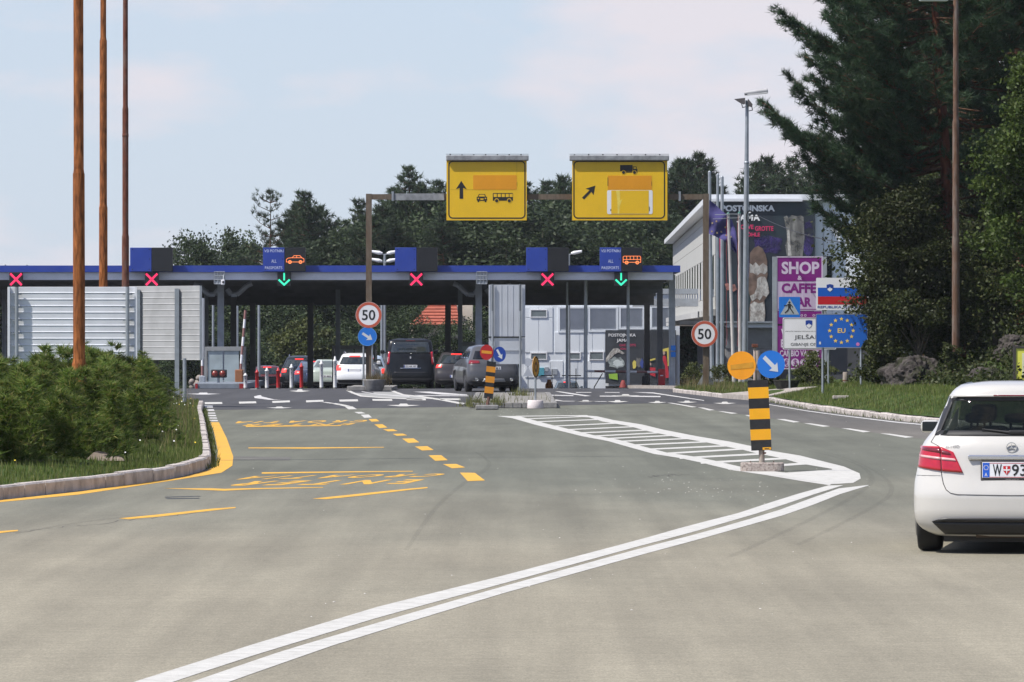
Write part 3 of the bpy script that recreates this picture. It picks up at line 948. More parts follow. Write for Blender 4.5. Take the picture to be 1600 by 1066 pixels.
verge_rows = [y for y in [30, 36, 42, 48, 54, 60, 64, 68, 70, 72, 74, 75.8, 77.5, 79, 80.5, 82, 83.5, 85, 86.5, 88, 90, 92, 95] + list(range(98, 160, 4)) + [160]]
left_verge = sheet('left_verge', [(y, [xl(y) - 0.11 - t for t in (30, 12, 7, 5, 3.5, 2, 1, 0.5, 0.2, 0)]) for y in verge_rows], left_h, TURF)
lk_pts = [(xl(y), y) for y in (30, 45, 60, 64, 68.2, 72.2, 75.8, 79, 81, 82.8, 84.4, 86, 88, 91.2, 100, 110, 119.5, 132, 144, 152, 160)]
kerb_run(left_verge, lk_pts, 0.17, 0.14, side=1)
rv_rows = list(range(60, 182, 3)) + list(range(182, 246, 2))
right_verge = sheet('right_verge', [(y, [xr(y) + 0.12 + t for t in (0, 0.3, 0.8, 1.4, 2, 2.6, 3.4, 4.4, 5.6, 7, 9, 11.6, 18, 40)]) for y in rv_rows], right_h, TURF)
rk_pts = [(xr(y), y) for y in (60, 80, 93.7, 103.8, 116, 127.5, 133.3, 145.7, 154.8, 165, 171.6)]
kerb_run(right_verge, rk_pts, 0.135, 0.15, side=-1)
kerb_run(right_verge, [(xr(y), y) for y in (182, 188, 194, 201.5)], 0.13, 0.15, side=-1)
# lowered pavement between the two verges and the pavement by the border post
mb = MB()
q = [GP(1129, 623.2), GP(1196, 628), GP(1206, 624.6), GP(1128, 620.4)]
pts = [(7.65, 172.4), (9.3, 172.6), (8.6, 183), (6.7, 181.8)]
mb.add([(x, y, right_h(x, y) + 0.03) for x, y in pts] + [(x, y, -0.05) for x, y in pts], [(0, 1, 2, 3), (0, 4, 5, 1), (1, 5, 6, 2), (2, 6, 7, 3), (3, 7, 4, 0)])
tag(mb.build('lowered_pavement', CONCRETE), kind='structure')
pave = [(4.9, 228), (6.2, 214), (9, 214), (9, 300), (5.0, 300), (4.3, 262)]
mb = MB()
top = [(x, y, zg(y) + 0.14) for x, y in pave]
bot = [(x, y, zg(y) - 0.1) for x, y in pave]
mb.add(top + bot, [(0, 1, 2, 3, 4, 5)] + [(i, (i + 1) % 6, (i + 1) % 6 + 6, i + 6) for i in range(6)])
tag(mb.build('pavement', CONCRETE), kind='structure')


# --- grass
def blades(name, pts, hmin, hmax, w, m, parent=None, label=None, lean=0.35, cat=None):
    pts = np.asarray(pts, float)
    n = len(pts)
    h = rng.uniform(hmin, hmax, n) * (0.7 + 0.6 * rng.random(n))
    a = rng.uniform(0, 2 * np.pi, n)
    b = rng.uniform(0, 2 * np.pi, n)
    ln = lean * rng.random(n) * h
    dx, dy = np.cos(a) * w / 2, np.sin(a) * w / 2
    v = np.zeros((n, 3, 3))
    v[:, 0] = pts + np.stack([-dx, -dy, np.full(n, -0.02)], 1)
    v[:, 1] = pts + np.stack([dx, dy, np.full(n, -0.02)], 1)
    v[:, 2] = pts + np.stack([np.cos(b) * ln, np.sin(b) * ln, h], 1)
    f = np.arange(n * 3).reshape(n, 3)
    return np_obj(name, v.reshape(-1, 3), f, m, parent)


def scatter(n, yr, xfun, hfun):
    out = []
    for _ in range(n):
        y = rnd.uniform(*yr)
        x = xfun(y)
        out.append((x, y, hfun(x, y)))
    return out


lp = scatter(30000, (62, 100), lambda y: xl(y) - 0.13 - 5.0 * rnd.random() ** 1.4, left_h) + scatter(26000, (98, 159.5), lambda y: xl(y) - 0.13 - 4.0 * rnd.random() ** 1.3, left_h)
rp = scatter(34000, (100, 172), lambda y: xr(y) + 0.15 + 4.2 * rnd.random() ** 1.1, right_h) + scatter(20000, (183, 225), lambda y: xr(y) + 0.15 + 4.5 * rnd.random(), right_h)
tag(blades('grass', lp, 0.04, 0.11, 0.016, GRASS), kind='stuff')
tag(blades('verge_grass', rp, 0.035, 0.12, 0.02, GRASS), kind='stuff')
tall = scatter(900, (84, 158), lambda y: xl(y) - 0.2 - 3.0 * rnd.random(), left_h) + scatter(500, (184, 214), lambda y: xr(y) + 0.1 + 1.6 * rnd.random(), right_h)
tag(blades('tall_grass', tall, 0.25, 0.5, 0.012, DRY_GRASS, lean=0.5), kind='stuff')
gut = scatter(1500, (84, 150), lambda y: xl(y) + 0.02 + 0.12 * rnd.random() ** 2, lambda x, y: 0.0) + scatter(900, (100, 171), lambda y: xr(y) - 0.14 * rnd.random() ** 2, lambda x, y: 0.0)
tag(blades('gutter_weeds', gut, 0.04, 0.12, 0.02, GRASS, lean=0.8), kind='stuff')
mb = MB()
for _ in range(110):
    y = rnd.uniform(66, 156)
    x = xl(y) - 0.2 - 3.2 * rnd.random()
    z = left_h(x, y) + rnd.uniform(0.1, 0.26)
    s = rnd.uniform(0.007, 0.012)
    mb.m(0 if rnd.random() < 0.75 else 1)
    mb.add([(x - s, y, z - s * .6), (x + s, y, z - s * .6), (x + s, y + s, z + s), (x - s, y + s, z + s)], [(0, 1, 2, 3)])
tag(mb.build('meadow_flowers', [mat('white petals', (0.7, 0.7, 0.68), 0.7), mat('yellow petals', (0.75, 0.55, 0.03), 0.7)]), kind='stuff')
# ------------------------------------------------------------------ border post canopy
DC = 233.9
fc = Face(DC)
can = thing('border_canopy', 'long flat border post canopy with blue and grey fascia spanning all lanes', 'canopy', (-8, 250, zg(250)))
x0c, x1c = fc.p(-190, 0)[0], fc.p(1063, 0)[0]
zt, zm, zb = fc.p(0, 415)[1], fc.p(0, 425.5)[1], fc.p(0, 437.5)[1]
DR = 266.0
zr = P(0, 477, DR)[2]
mb = MB(); mb.box(x0c, DC, zm + 0.005, x1c, DC + 0.16, zt); mb.box(x1c - 0.16, DC + 0.162, zm + 0.005, x1c, DR, zt)
mb.build('blue_fascia', BLUE, can)
xw = fc.p(1052, 0)[0]
mb = MB(); mb.box(x0c, DC + 0.12, zb, xw, DC + 0.3, zm); mb.box(xw - 0.18, DC + 0.302, zb, xw, DR, zm)
mb.build('grey_fascia', FASCIA, can)
mb = MB(); mb.box(x0c, DC + 0.165, zm + 0.03, x1c - 0.165, DR, zt - 0.12); mb.build('roof_slab', SOFFIT, can)
mb = MB(); mb.box(x0c, DR - 0.3, zr, xw, DR, zm); mb.build('rear_beam', SOFFIT, can)
ys = [DC + 3 + i * 4.4 for i in range(7)]
for y in ys:
    k = (y - DC) / (DR - DC)
    zz_ = zb + (zr - zb) * k
    mb = MB(); mb.box(x0c, y, zz_ + 0.02, xw - 0.2, y + 0.22, zz_ + 0.42); mb.build('joist', SOFFIT, can)
mb = MB(); n_ = 24
for i in range(n_):
    a, b = DC + 0.35 + (DR - DC - 0.7) * i / n_, DC + 0.35 + (DR - DC - 0.7) * (i + 1) / n_
    ka, kb = (a - DC) / (DR - DC), (b - DC) / (DR - DC)
    za, zb_ = zb + (zr - zb) * ka + 0.3, zb + (zr - zb) * kb + 0.3
    mb.add([(x0c, a, za), (xw - .2, a, za), (xw - .2, b, zb_), (x0c, b, zb_)], [(0, 1, 2, 3)])
mb.build('soffit', SOFFIT, can)


def column(px, d, wpx, m=STEEL_PAINT, ztop=None, depth=None, px_w=None):
    f = Face(d)
    cx = f.p(px, 0)[0]
    w = f.m(wpx) / 2
    k = (d - DC) / (DR - DC)
    top = zb + (zr - zb) * k + 0.3 if ztop is None else ztop
    mb = MB()
    z0 = zg(d)
    dp = depth or w
    mb.box(cx - w, d - dp, z0, cx - w + 0.05, d + dp, top)
    mb.box(cx + w - 0.05, d - dp, z0, cx + w, d + dp, top)
    mb.box(cx - w + 0.05, d - dp + 0.03, z0, cx + w - 0.05, d + dp - 0.03, top)
    mb.box(cx - w - 0.08, d - dp - 0.08, z0, cx + w + 0.08, d + dp + 0.08, z0 + 0.03)
    return mb.build('column', m, can)


FRONT = [345, 748, 1050]
for px in [-60] + FRONT: column(px, 236.2, 10)
for px in (7, 322, 528, 719): column(px, 250, 7)
for px, d in ((1031, 251), (1011, 264), (365, 256), (243, 256), (700, 264), (485, 264), (395, 264), (20, 260)): column(px, d, 9, mat('dark steel', (0.20, 0.20, 0.205), 0.6))
fw = Face(DC - 0.02)
for px in (343, 753):                       # gutter boxes, drain pipes and the camera at the column heads
    a = fw.rect(px - 8, 425, px + 8, 444)
    mb = MB()
    for i in range(4):
        xx = a[0] + (a[2] - a[0]) * i / 3
        mb.tube((xx, DC - 0.08, a[1]), (xx, DC - 0.08, a[3]), 0.018, n=6)
    for i in range(4):
        z_ = a[1] + (a[3] - a[1]) * i / 3
        mb.tube((a[0], DC - 0.08, z_), (a[2], DC - 0.08, z_), 0.018, n=6)
    mb.box(a[0], DC - 0.07, a[1], a[2], DC + 0.1, a[1] + 0.12)
    mb.build('gutter_cage', STEEL, can)
    cx = (a[0] + a[2]) / 2
    for s in (-1, 1):
        mb = MB()
        pts = [(cx + s * (0.16 + 0.9 * (1 - math.cos(t)) * 0.55), 236.6, 3.9 + 0.36 * math.sin(t) - 0.25 * 0) for t in [i * math.pi / 2 / 6 for i in range(7)]]
        pts = [(cx + s * 0.17, 236.6, 3.95), (cx + s * 0.34, 236.6, 3.72), (cx + s * 0.58, 236.6, 3.72), (cx + s * 0.8, 236.6, 3.9), (cx + s * 1.0, 236.6, 4.1), (cx + s * 1.2, 236.6, 4.18)]
        mb.path(pts, 0.11, 10)
        mb.build('drain_pipe', STEEL_PAINT, can)
cc = thing('security_camera', 'small white security camera under the canopy edge by the left column', 'camera', P(349, 441, DC - 0.2))
q = P(349, 441, DC - 0.2)
mb = MB(); mb.bbox(q[0] - .08, q[1] - .22, q[2] - .12, q[0] + .06, q[1] + .1, q[2] + .1, 0.03); mb.build('housing', SIGN_WHITE, cc)
mb = MB(); mb.lathe((q[0], q[1] - .23, q[2]), [(0.045, 0), (0.04, 0.02)], 12, 'Y'); mb.build('lens', BLACK, cc)
mb = MB(); mb.tube((q[0], q[1], q[2] + .1), (q[0], q[1] + .1, q[2] + .3), 0.02); mb.build('bracket', STEEL, cc)
q = P(1052, 560, 235.9)
mb = MB(); mb.box(q[0] - .1, 235.9, P(0, 558, 236)[2], q[0] + .1, 235.95, P(0, 550, 236)[2]); mb.box(q[0] - .1, 235.9, P(0, 548, 236)[2], q[0] + .1, 235.95, P(0, 540, 236)[2]); mb.build('notice', SIGN_BLUE, can)

# --- lane boards on the roof and lane signals under them
CARS_PATH = [(450, 410), (449, 406), (454, 404.4), (457.5, 400), (467, 400), (471, 404), (475.2, 405.6), (475.2, 410.4), (472, 410.6)]
lane_specs = [(203.2, None, 'blank blue and black lane board above the bare rusty poles'), (411, 'car', 'blue and black lane board showing an orange car'), (617.2, None, 'blank blue and black lane board beside the double roof lamps'),
              (822.2, None, 'blank blue and black lane board below the truck arrow sign'), (937.2, 'bus', 'blue and black lane board showing an orange bus')]
for px, pic, lab in lane_specs:
    d = DC - 0.35
    f = Face(d)
    t = thing('lane_board', lab, 'lane sign', (f.p(px + 33, 0)[0], d + 0.25, zt), 'lane boards on the canopy roof')
    a = f.rect(px, 387, px + 33.5, 424.5)
    b = f.rect(px + 33.7, 387, px + 66.5, 424.5)
    mb = MB(); mb.bbox(a[0], d, a[1], a[2], d + 0.34, a[3], 0.012); mb.build('blue_panel', BLUE, t)
    mb = MB(); mb.bbox(b[0], d, b[1], b[2], d + 0.34, b[3], 0.012); mb.build('matrix_screen', SCREEN, t)
    mb = MB()
    for qx, qy in ((4, 3), (30, 3), (4, 34), (30, 34), (30.5, 18)): mb.disc(*f.p(px + qx, 387 + qy), 0.022, d - 0.004, n=8)
    mb.build('rivet', BLACK, t)
    mb = MB()
    for qx in (6, 28, 40, 60):
        p_ = f.p(px + qx, 0)[0]
        mb.tube((p_, d + 0.25, zt - 0.02), (p_, d + 0.5, zt + 0.5), 0.025, n=6)
    mb.build('strut', STEEL, t)
    if pic:
        mb = MB()
        for s, y0, y1, xa, xb in (('VSI POTNIKI', 390, 394.4, 2, 32), ('ALL', 405.6, 410.6, 13, 21), ('PASSPORTS', 416.4, 420.8, 3, 30)):
            r = f.rect(px + xa, y0, px + xb, y1)
            text_in(mb, s, r[0], r[1], r[2], r[3], d - 0.003)
        mb.build('lettering', PRINT_PALE, t)
        mb = MB()
        w = 0.021
        o = px + 33.5
        if pic == 'car':
            body = [(3, 22.5), (3, 18.5), (6, 16.4), (12, 15.8), (15, 12.6), (24, 12.6), (27.4, 16), (30.4, 17.6), (30.4, 22.5)]
            mb.stroke([f.p(o + x, 387 + y) for x, y in body], w, d - 0.006, closed=True)
            mb.stroke([f.p(o + 12, 387 + 15.9), f.p(o + 27, 387 + 15.9)], w, d - 0.006)
            mb.stroke([f.p(o + 19, 387 + 12.6), f.p(o + 19, 387 + 15.9)], w, d - 0.006)
            ws = ((8.5, 22.6), (25, 22.6))
        else:
            mb.stroke([f.p(o + x, 387 + y) for x, y in ((3, 23), (3, 14.5), (4.5, 13.4), (29, 13.4), (30.4, 15), (30.4, 23))], w, d - 0.006, closed=True)
            mb.stroke([f.p(o + 3, 387 + 18.6), f.p(o + 30.4, 387 + 18.6)], w, d - 0.006)
            for x in (8.5, 14, 19.5, 25): mb.stroke([f.p(o + x, 387 + 13.4), f.p(o + x, 387 + 18.6)], w, d - 0.006)
            ws = ((8.5, 23.4), (25, 23.4))
        for x, y in ws:
            c = f.p(o + x, 387 + y)
            mb.ring(c[0], c[1], 0.035, 0.075, d - 0.008, n=14)
        mb.build('car_symbol' if pic == 'car' else 'bus_symbol', LED_ORANGE, t)

for px, kind, lab in ((25, 'x', 'red cross lane signal above the white board on the far left'), (237, 'x', 'red cross lane signal under the blank board by the rusty poles'), (444, 'a', 'green arrow lane signal under the car lane board'), (650.5, 'x', 'red cross lane signal between the left post and the canopy column'),
                      (855.5, 'x', 'red cross lane signal above the grey sign back'), (970.5, 'a', 'green arrow lane signal under the bus lane board')):
    d = DC - 0.3
    f = Face(d)
    t = thing('lane_signal', lab, 'lane signal', P(px, 436, d), 'lane signals along the canopy')
    a = f.rect(px - 10.6, 425.6, px + 10.6, 447.4)
    mb = MB(); mb.bbox(a[0], d, a[1], a[2], d + 0.2, a[3], 0.015); mb.build('case', BLACK, t)
    mb = MB(); mb.box((a[0] + a[2]) / 2 - .1, d + 0.2, a[3] - 0.3, (a[0] + a[2]) / 2 + .1, d + 0.45, a[3] - 0.1); mb.build('bracket', STEEL, t)
    mb = MB()
    if kind == 'x':
        for s in (-1, 1): mb.stroke([f.p(px - 8.2 * s, 428.4), f.p(px - 1.2 * s, 435.5)], 0.085, d - 0.006); mb.stroke([f.p(px + 1.2 * s, 437.9), f.p(px + 8.2 * s, 445)], 0.085, d - 0.006)
        mb.build('red_cross', LED_RED, t)
    else:
        mb.stroke([f.p(px, 427.4), f.p(px, 437.5)], 0.07, d - 0.006)
        mb.stroke([f.p(px - 8, 437.6), f.p(px, 445.2)], 0.075, d - 0.006); mb.stroke([f.p(px, 445.2), f.p(px + 8, 437.6)], 0.075, d - 0.009)
        mb.build('green_arrow', LED_GREEN, t)

# --- booths, kerbed platforms, barriers, signals under the canopy
plat = thing('booth_island', 'low blue grey kerbed island under the left booth', 'traffic island', GP(345, 606))
a0, a1 = P(304, 606, 221)[0], P(386, 606, 221)[0]
mb = MB(); mb.bbox(a0, 221, zg(221) - .02, a1, 258, zg(221) + 0.22, 0.04); mb.build('island_kerb', mat('blue grey kerb', (0.20, 0.23, 0.27), 0.7, 0, 0.12, 2, dirt=(0.12, 0.13, 0.14), dirt_amt=0.6), plat)
mb = MB(); mb.box(a1 - 0.3, 220.96, zg(221), a1 - 0.02, 221.0, zg(221) + 0.2); mb.box(a0 + .02, 220.96, zg(221), a0 + .12, 221, zg(221) + .2); mb.build('reflector', mat('red reflector', (0.3, 0.02, 0.02), 0.5), plat)


def booth(px0, px1, ytop, d, lab, ybot=604, panes=2, cat='booth'):
    f = Face(d)
    a = f.rect(px0, ytop, px1, ybot)
    a = (a[0], zg(d), a[2], a[3])
    t = thing('inspection_booth', lab, cat, ((a[0] + a[2]) / 2, d, a[1]), 'inspection booths under the canopy')
    D = 3.0
    mb = MB()
    mb.box(a[0], d, a[3] - .16, a[2], d + D, a[3])
    for x in (a[0], a[2] - .1): mb.box(x, d, a[1], x + .1, d + .1, a[3] - .162); mb.box(x, d + D - .1, a[1], x + .1, d + D, a[3] - .162)
    mb.build('booth_frame', mat('booth frame', (0.27, 0.28, 0.28), 0.6), t)
    mb = MB(); mb.box(a[0] + .12, d + .06, a[1], a[2] - .12, d + .12, a[1] + .2); mb.build('sill_panel', CONCRETE_GREY, t)
    w = (a[2] - a[0] - .24) / panes
    for i in range(panes):
        mb = MB(); x = a[0] + .12 + i * w
        mb.box(x + .03, d + .05, a[1] + .21, x + w - .03, d + .07, a[3] - .17); mb.build('pane', BOOTH_GLASS, t)
    for x in (a[0] + .02, a[2] - .06):
        mb = MB(); mb.box(x, d + .11, a[1] + .1, x + .03, d + D - .11, a[3] - .17); mb.build('pane', BOOTH_GLASS, t)
    return t


booth(319, 379, 542, 228, 'pale glazed inspection booth on the left island behind the red lights')
booth(519, 587, 540, 257.5, 'glazed inspection booth behind the white estate car')
booth(717, 770, 535, 252, 'concrete framed inspection booth behind the grey car roof')


def barrier(base, p0, p1, lab, bands, r=0.05, name='barrier_arm'):
    t = thing(name, lab, 'barrier', base)
    n = bands
    A, B = Vector(p0), Vector(p1)
    for i in range(n):
        mb = MB(); mb.tube(A.lerp(B, i / n), A.lerp(B, (i + 1) / n), r, n=8)
        mb.build('striped_section', [SIGN_WHITE, mat('faded red', (0.26, 0.13, 0.12), 0.6)][i % 2], t)
    return t


t = barrier(P(374, 600, 226), P(374.5, 596, 226), P(383.5, 485, 226), 'raised red and white barrier arm leaning right beside the left booth', 8)
mb = MB(); q = P(374.5, 600, 226); mb.bbox(q[0] - .18, 225.8, zg(226) + .2, q[0] + .14, 226.2, zg(226) + .75, 0.03); mb.build('drive_box', mat('orange brown box', (0.30, 0.12, 0.05), 0.7), t)
t = barrier(P(316, 600, 225), P(316, 602, 225), P(316, 466, 225), 'upright red and white barrier arm at the left edge of the left booth', 9)
mb = MB(); q = P(316, 600, 225); mb.bbox(q[0] - .12, 224.9, zg(225) + .1, q[0] + .12, 225.2, zg(225) + .5, 0.03); mb.build('drive_box', STEEL_PAINT, t)
t = thing('traffic_light', 'pair of dark red stop lights in a black box on the left island', 'traffic light', P(342, 597, 220.5))
q = P(342, 584, 223)
mb = MB(); mb.bbox(q[0] - .31, 222.9, q[2] - .16, q[0] + .31, 223.15, q[2] + .16, 0.04); mb.build('lamp_box', BLACK, t)
for s in (-1, 1):
    mb = MB(); mb.lathe((q[0] + s * .15, 222.89, q[2]), [(0.12, 0), (0.115, -.03), (0.0, -.05)], 20, 'Y', closed=True); mb.build('lamp', mat('unlit red lens', (0.20, 0.03, 0.02), 0.25), t)
mb = MB(); mb.tube((q[0] - .02, 223.05, zg(223) + .2), (q[0] - .02, 223.05, q[2] - .15), 0.05); mb.build('post', STEEL, t)
# bollards
for px, ytop, ybot, red in ((383.5, 583, 607.6, 0), (401.6, 577.4, 607.6, 1), (417, 574.4, 607.6, 0), (434.6, 574.4, 607.6, 1), (455.4, 568.6, 607.2, 0), (471, 567.2, 607.4, 1), (502.2, 562, 604.6, 0), (523.4, 556.4, 599, 0)):
    d = gd(ybot) if ybot > 607 else 226
    f = Face(d)
    x = f.p(px, 0)[0]
    z1 = f.p(0, ytop)[1]
    if ybot <= 607: x = P(px, 0, d)[0]
    lab = {383.5: 'shortest white bollard, first of the bollard row by the left booth', 401.6: 'red bollard between the first two white bollards', 417: 'white bollard between the two left red bollards', 434.6: 'red bollard in front of the black off-roader', 455.4: 'white bollard in front of the black off-roader',
           471: 'red bollard in front of the dark blue saloon', 502.2: 'white bollard in front of the green saloon', 523.4: 'tallest white bollard, last of the row beside the white estate car'}[px]
    t = thing('bollard', lab, 'bollard', (x, d, zg(d)), 'flexible bollards across the lanes')
    h = z1 - zg(d)
    z = zg(d)
    mb = MB(); mb.lathe((x, d, z), [(0.07, 0.04), (0.068, h * .82), (0.082, h * .83), (0.082, h * .87), (0.04, h * .9), (0.036, h * .97), (0.0, h)], 14, closed=True)
    mb.build('post', RED_PLASTIC if red else WHITE_PLASTIC, t)
    mb = MB(); mb.lathe((x, d, z), [(0.11, 0), (0.10, 0.03), (0.06, 0.05)], 14); mb.build('foot', PLASTIC, t)
    if not red:
        mb = MB()
        for k in (.42, .62, .76): mb.box(x - .012, d - .075, z + h * k, x + .012, d - .06, z + h * k + .03)
        o = mb.build('slot', PLASTIC, t); o['kind'] = 'stuff'

# tall bare posts seen through the canopy
for px, yt, d, r, lab in ((333, 474, 300, .075, 'thin grey post behind the left booth, left of the front column'), (371, 478, 300, .075, 'thin grey post just left of the raised barrier arm'), (404.6, 474, 300, .085, 'grey lamp post standing in front of the olive bush'), (596.6, 474, 300, .085, 'grey post between the blue arrow sign and the black van'),
                         (886, 488, 240, .06, 'thin grey post in front of the white hall, above the small car'), (915, 440, 236, .085, 'thick grey post left of the horizontal barrier'), (981.4, 440, 236, .075, 'grey post standing in front of the cave poster')):
    p = P(px, yt, d)
    t = thing('grey_post', lab, 'post', (p[0], d, zg(d)), 'bare grey posts around the canopy')
    ztop_ = p[2] if d > 250 else (zb + .1)
    if px == 886: ztop_ = zb + .1
    mb = MB(); mb.tube((p[0], d, zg(d) + .02), (p[0], d, ztop_), r, r * .8); mb.build('shaft', STEEL, t)
    mb = MB(); mb.box(p[0] - .2, d - .2, zg(d), p[0] + .2, d + .2, zg(d) + .025); mb.build('base_plate', STEEL, t)
# twin lamps on the roof
for px, y, lab, two in ((601, 411, 'pair of white street lamp heads rising behind the canopy roof', True), (889, 404, 'single white street lamp head poking out behind the blank lane board', False)):
    d = 300
    p = P(px, y, d)
    t = thing('street_lamp', lab, 'street lamp', (p[0], d, zg(d)))
    ztop_ = P(0, 398, d)[2]
    mb = MB(); mb.tube((p[0], d, zg(d)), (p[0], d, ztop_), 0.085, 0.06); mb.build('mast', STEEL, t)
    for s in ((-1, 1) if two else (1,)):
        for dz in ((0, -.42) if two else (0,)):
            mb = MB()
            mb.tube((p[0], d + dz, ztop_ + dz), (p[0] + s * .2, d + dz, ztop_ + dz + .05), 0.025)
            mb.build('arm', STEEL, t)
            mb = MB()
            A, B = Vector((p[0] + s * .12, d + dz, ztop_ + dz + .06)), Vector((p[0] + s * .68, d + dz, ztop_ + dz + .17))
            mb.tube(A, A.lerp(B, .3), 0.06, 0.11, 10); mb.tube(A.lerp(B, .3), B, 0.11, 0.07, 10)
            mb.build('lamp_head', SIGN_WHITE, t)

# horizontal barrier, red cabinets, cones, tank on the right lane
t = barrier(P(1034, 590, 238), P(1028, 581.6, 238), P(912, 580, 238), 'horizontal red and white barrier arm closing the right lane', 7)
p = P(912, 580, 238); mb = MB(); mb.tube((p[0] + .1, 238, zg(238)), (p[0] + .1, 238, p[2]), .03); mb.build('rest_post', STEEL, t)
a = Face(238).rect(1028.5, 576.6, 1039, 597)
mb = MB(); mb.bbox(a[0], 237.8, zg(238) + .14, a[2], 238.2, a[3], .03); mb.build('drive_box', RED_PLASTIC, t)
mb = MB(); mb.box(a[0] + .08, 237.79, a[1] + .25, a[0] + .2, 237.8, a[1] + .29); mb.build('label', SIGN_WHITE, t)
t = thing('cabinet', 'small black cabinet under the dark canopy column, left of the red box', 'cabinet', P(1007, 598, 240))
a = Face(240).rect(1003, 587.6, 1013, 599)
mb = MB(); mb.bbox(a[0], 239.8, zg(240) + .13, a[2], 240.2, a[3], .02); mb.build('case', BLACK, t)
mb = MB(); mb.box(a[0] + .03, 239.77, a[3] - .12, a[2] - .03, 239.795, a[3] - .03); mb.build('lid', PLASTIC, t)
for px, py, d, h, lab in ((973.5, 604, 232, .34, 'dark red traffic cone lying low by the poster wall'), (1014, 601, 244, .2, 'tiny red marker cone near the cabinet')):
    if h < .3: continue
    p = P(px, py, d)
    t = thing('traffic_cone', lab, 'cone', (p[0], d, zg(d)))
    mb = MB(); mb.lathe((p[0], d, zg(d)), [(.16, .04), (.11, h * .6), (.05, h), (.0, h)], 16, closed=True); mb.build('cone_body', mat('dull red cone', (0.22, 0.03, 0.025), .7), t)
    mb = MB(); mb.bbox(p[0] - .22, d - .22, zg(d), p[0] + .22, d + .22, zg(d) + .045, .01); mb.build('foot', RUBBER, t)
t = thing('fuel_drum', 'small orange gas bottle standing in front of the white hall', 'gas bottle', P(858, 606, 262))
p = P(858, 606, 262); h0 = P(0, 593, 262)[2] - zg(262)
mb = MB(); mb.lathe((p[0], 262, zg(262)), [(.17, 0.02), (.18, .1), (.18, h0 - .25), (.1, h0 - .1), (.0, h0 - .08)], 18, closed=True); mb.build('bottle', mat('orange bottle', (0.52, 0.17, 0.02), .5), t)
mb = MB(); mb.lathe((p[0], 262, zg(262) + h0 - .1), [(.09, 0), (.09, .1), (.07, .1)], 14); mb.build('collar', mat('orange bottle', None), t)
t = thing('notice_stand', 'thin dark lattice stand in front of the white hall', 'stand', P(866, 606, 255))
for px, y0, y1, x0_, x1_ in ((862.5, 577, 606, 845, 862), (900, 576, 606, 878, 908)):
    mb = MB(); p = P(px, y0, 255)
    mb.tube((p[0], 255, zg(255)), p, .02, n=6); a_, b_ = P(x0_, 587, 255), P(x1_, 587, 255); mb.tube(a_, b_, .025, n=6)
    mb.build('rod', PLASTIC, t)
t = thing('prop_stick', 'slanted dark stick leaning against the white hall base', 'stick', P(928, 606, 300))
mb = MB(); mb.tube(P(928.5, 605, 262), P(941.5, 583.4, 262), .025, n=6); mb.tube(P(928.5, 605, 262), (P(928.5, 605, 262)[0], 262, zg(262)), .025, n=6); mb.build('rod', PLASTIC, t)

# ------------------------------------------------------------------ white hall behind the canopy
DH = 372.0
fh = Face(DH)
hall = thing('customs_hall', 'long white panelled hall with grey shutters behind the canopy', 'building', (fh.p(930, 0)[0], DH + 6, zg(DH)))
hx0, hx1 = fh.p(812, 0)[0], fh.p(1062, 0)[0]
hz = fh.p(0, 480)[1] + .25
ht = 4.9
mb = MB(); mb.box(hx0, DH, zg(DH) + .9, hx1, DH + 12, ht); mb.build('wall', WALL_WHITE, hall)
mb = MB(); mb.box(hx0 - .05, DH - .06, zg(DH) - .1, hx1, DH + 12, zg(DH) + .898); mb.build('plinth', CONCRETE_GREY, hall)
mb = MB(); mb.box(hx0 - .2, DH - .2, ht, hx1, DH + 12.2, ht + .18); mb.build('roof', STEEL_PAINT, hall)
for x0_, x1_, y0_, y1_, k in ((820, 864, 497, 551, 0), (866, 946, 519, 551, 0), (820, 864, 480, 496, 0), (820, 880, 564, 590, 0), (882, 945, 564, 590, 0)):
    a = fh.rect(x0_, y0_, x1_, y1_)
    n = max(1, round((x1_ - x0_) / 22))
    for i in range(n):
        w = (a[2] - a[0]) / n
        mb = MB(); mb.bbox(a[0] + i * w + .015, DH - .045, a[1], a[0] + (i + 1) * w - .015, DH + .01, a[3], .012); mb.build('facade_panel', WALL_WHITE, hall)
for a_ in ((830, 485, 853.5, 495), (830, 552.4, 853.5, 561), (886.6, 552, 906, 561), (922, 550.6, 942, 561.6)):
    a = fh.rect(*a_)
    fr = MB(); fr.frame([(a[0] - .06, a[1] - .06), (a[2] + .06, a[1] - .06), (a[2] + .06, a[3] + .06), (a[0] - .06, a[3] + .06)], [(a[0], a[1]), (a[2], a[1]), (a[2], a[3]), (a[0], a[3])], DH - .1, .1)
    w_ = fr.build('window', SIGN_WHITE, hall)
    mb = MB(); mb.box(a[0] - .005, DH - .07, a[1] - .005, a[2] + .005, DH - .03, a[3] + .005); mb.build('pane', GLASS_TEAL, w_)
for a_ in ((875, 482, 914, 517), (922, 482, 963, 516), (970, 482, 1004, 512), (1019, 481, 1045, 512)):
    a = fh.rect(*a_)
    mb = MB(); n = 13
    for i in range(n):
        z0_, z1_ = a[1] + (a[3] - a[1]) * i / n, a[1] + (a[3] - a[1]) * (i + 1) / n
        mb.add([(a[0], DH - .02, z0_ + .01), (a[2], DH - .02, z0_ + .01), (a[2], DH - .06, z1_), (a[0], DH - .06, z1_), (a[0], DH - .005, z0_), (a[2], DH - .005, z0_)], [(0, 1, 2, 3), (4, 5, 1, 0)])
    o = mb.build('roller_shutter', SHUTTER, hall); o['kind'] = 'stuff'
    fr = MB(); fr.frame([(a[0] - .12, a[1] - .12), (a[2] + .12, a[1] - .12), (a[2] + .12, a[3] + .12), (a[0] - .12, a[3] + .12)], [(a[0], a[1]), (a[2], a[1]), (a[2], a[3]), (a[0], a[3])], DH - .09, .085); fr.build('shutter_frame', WALL_WHITE, hall)
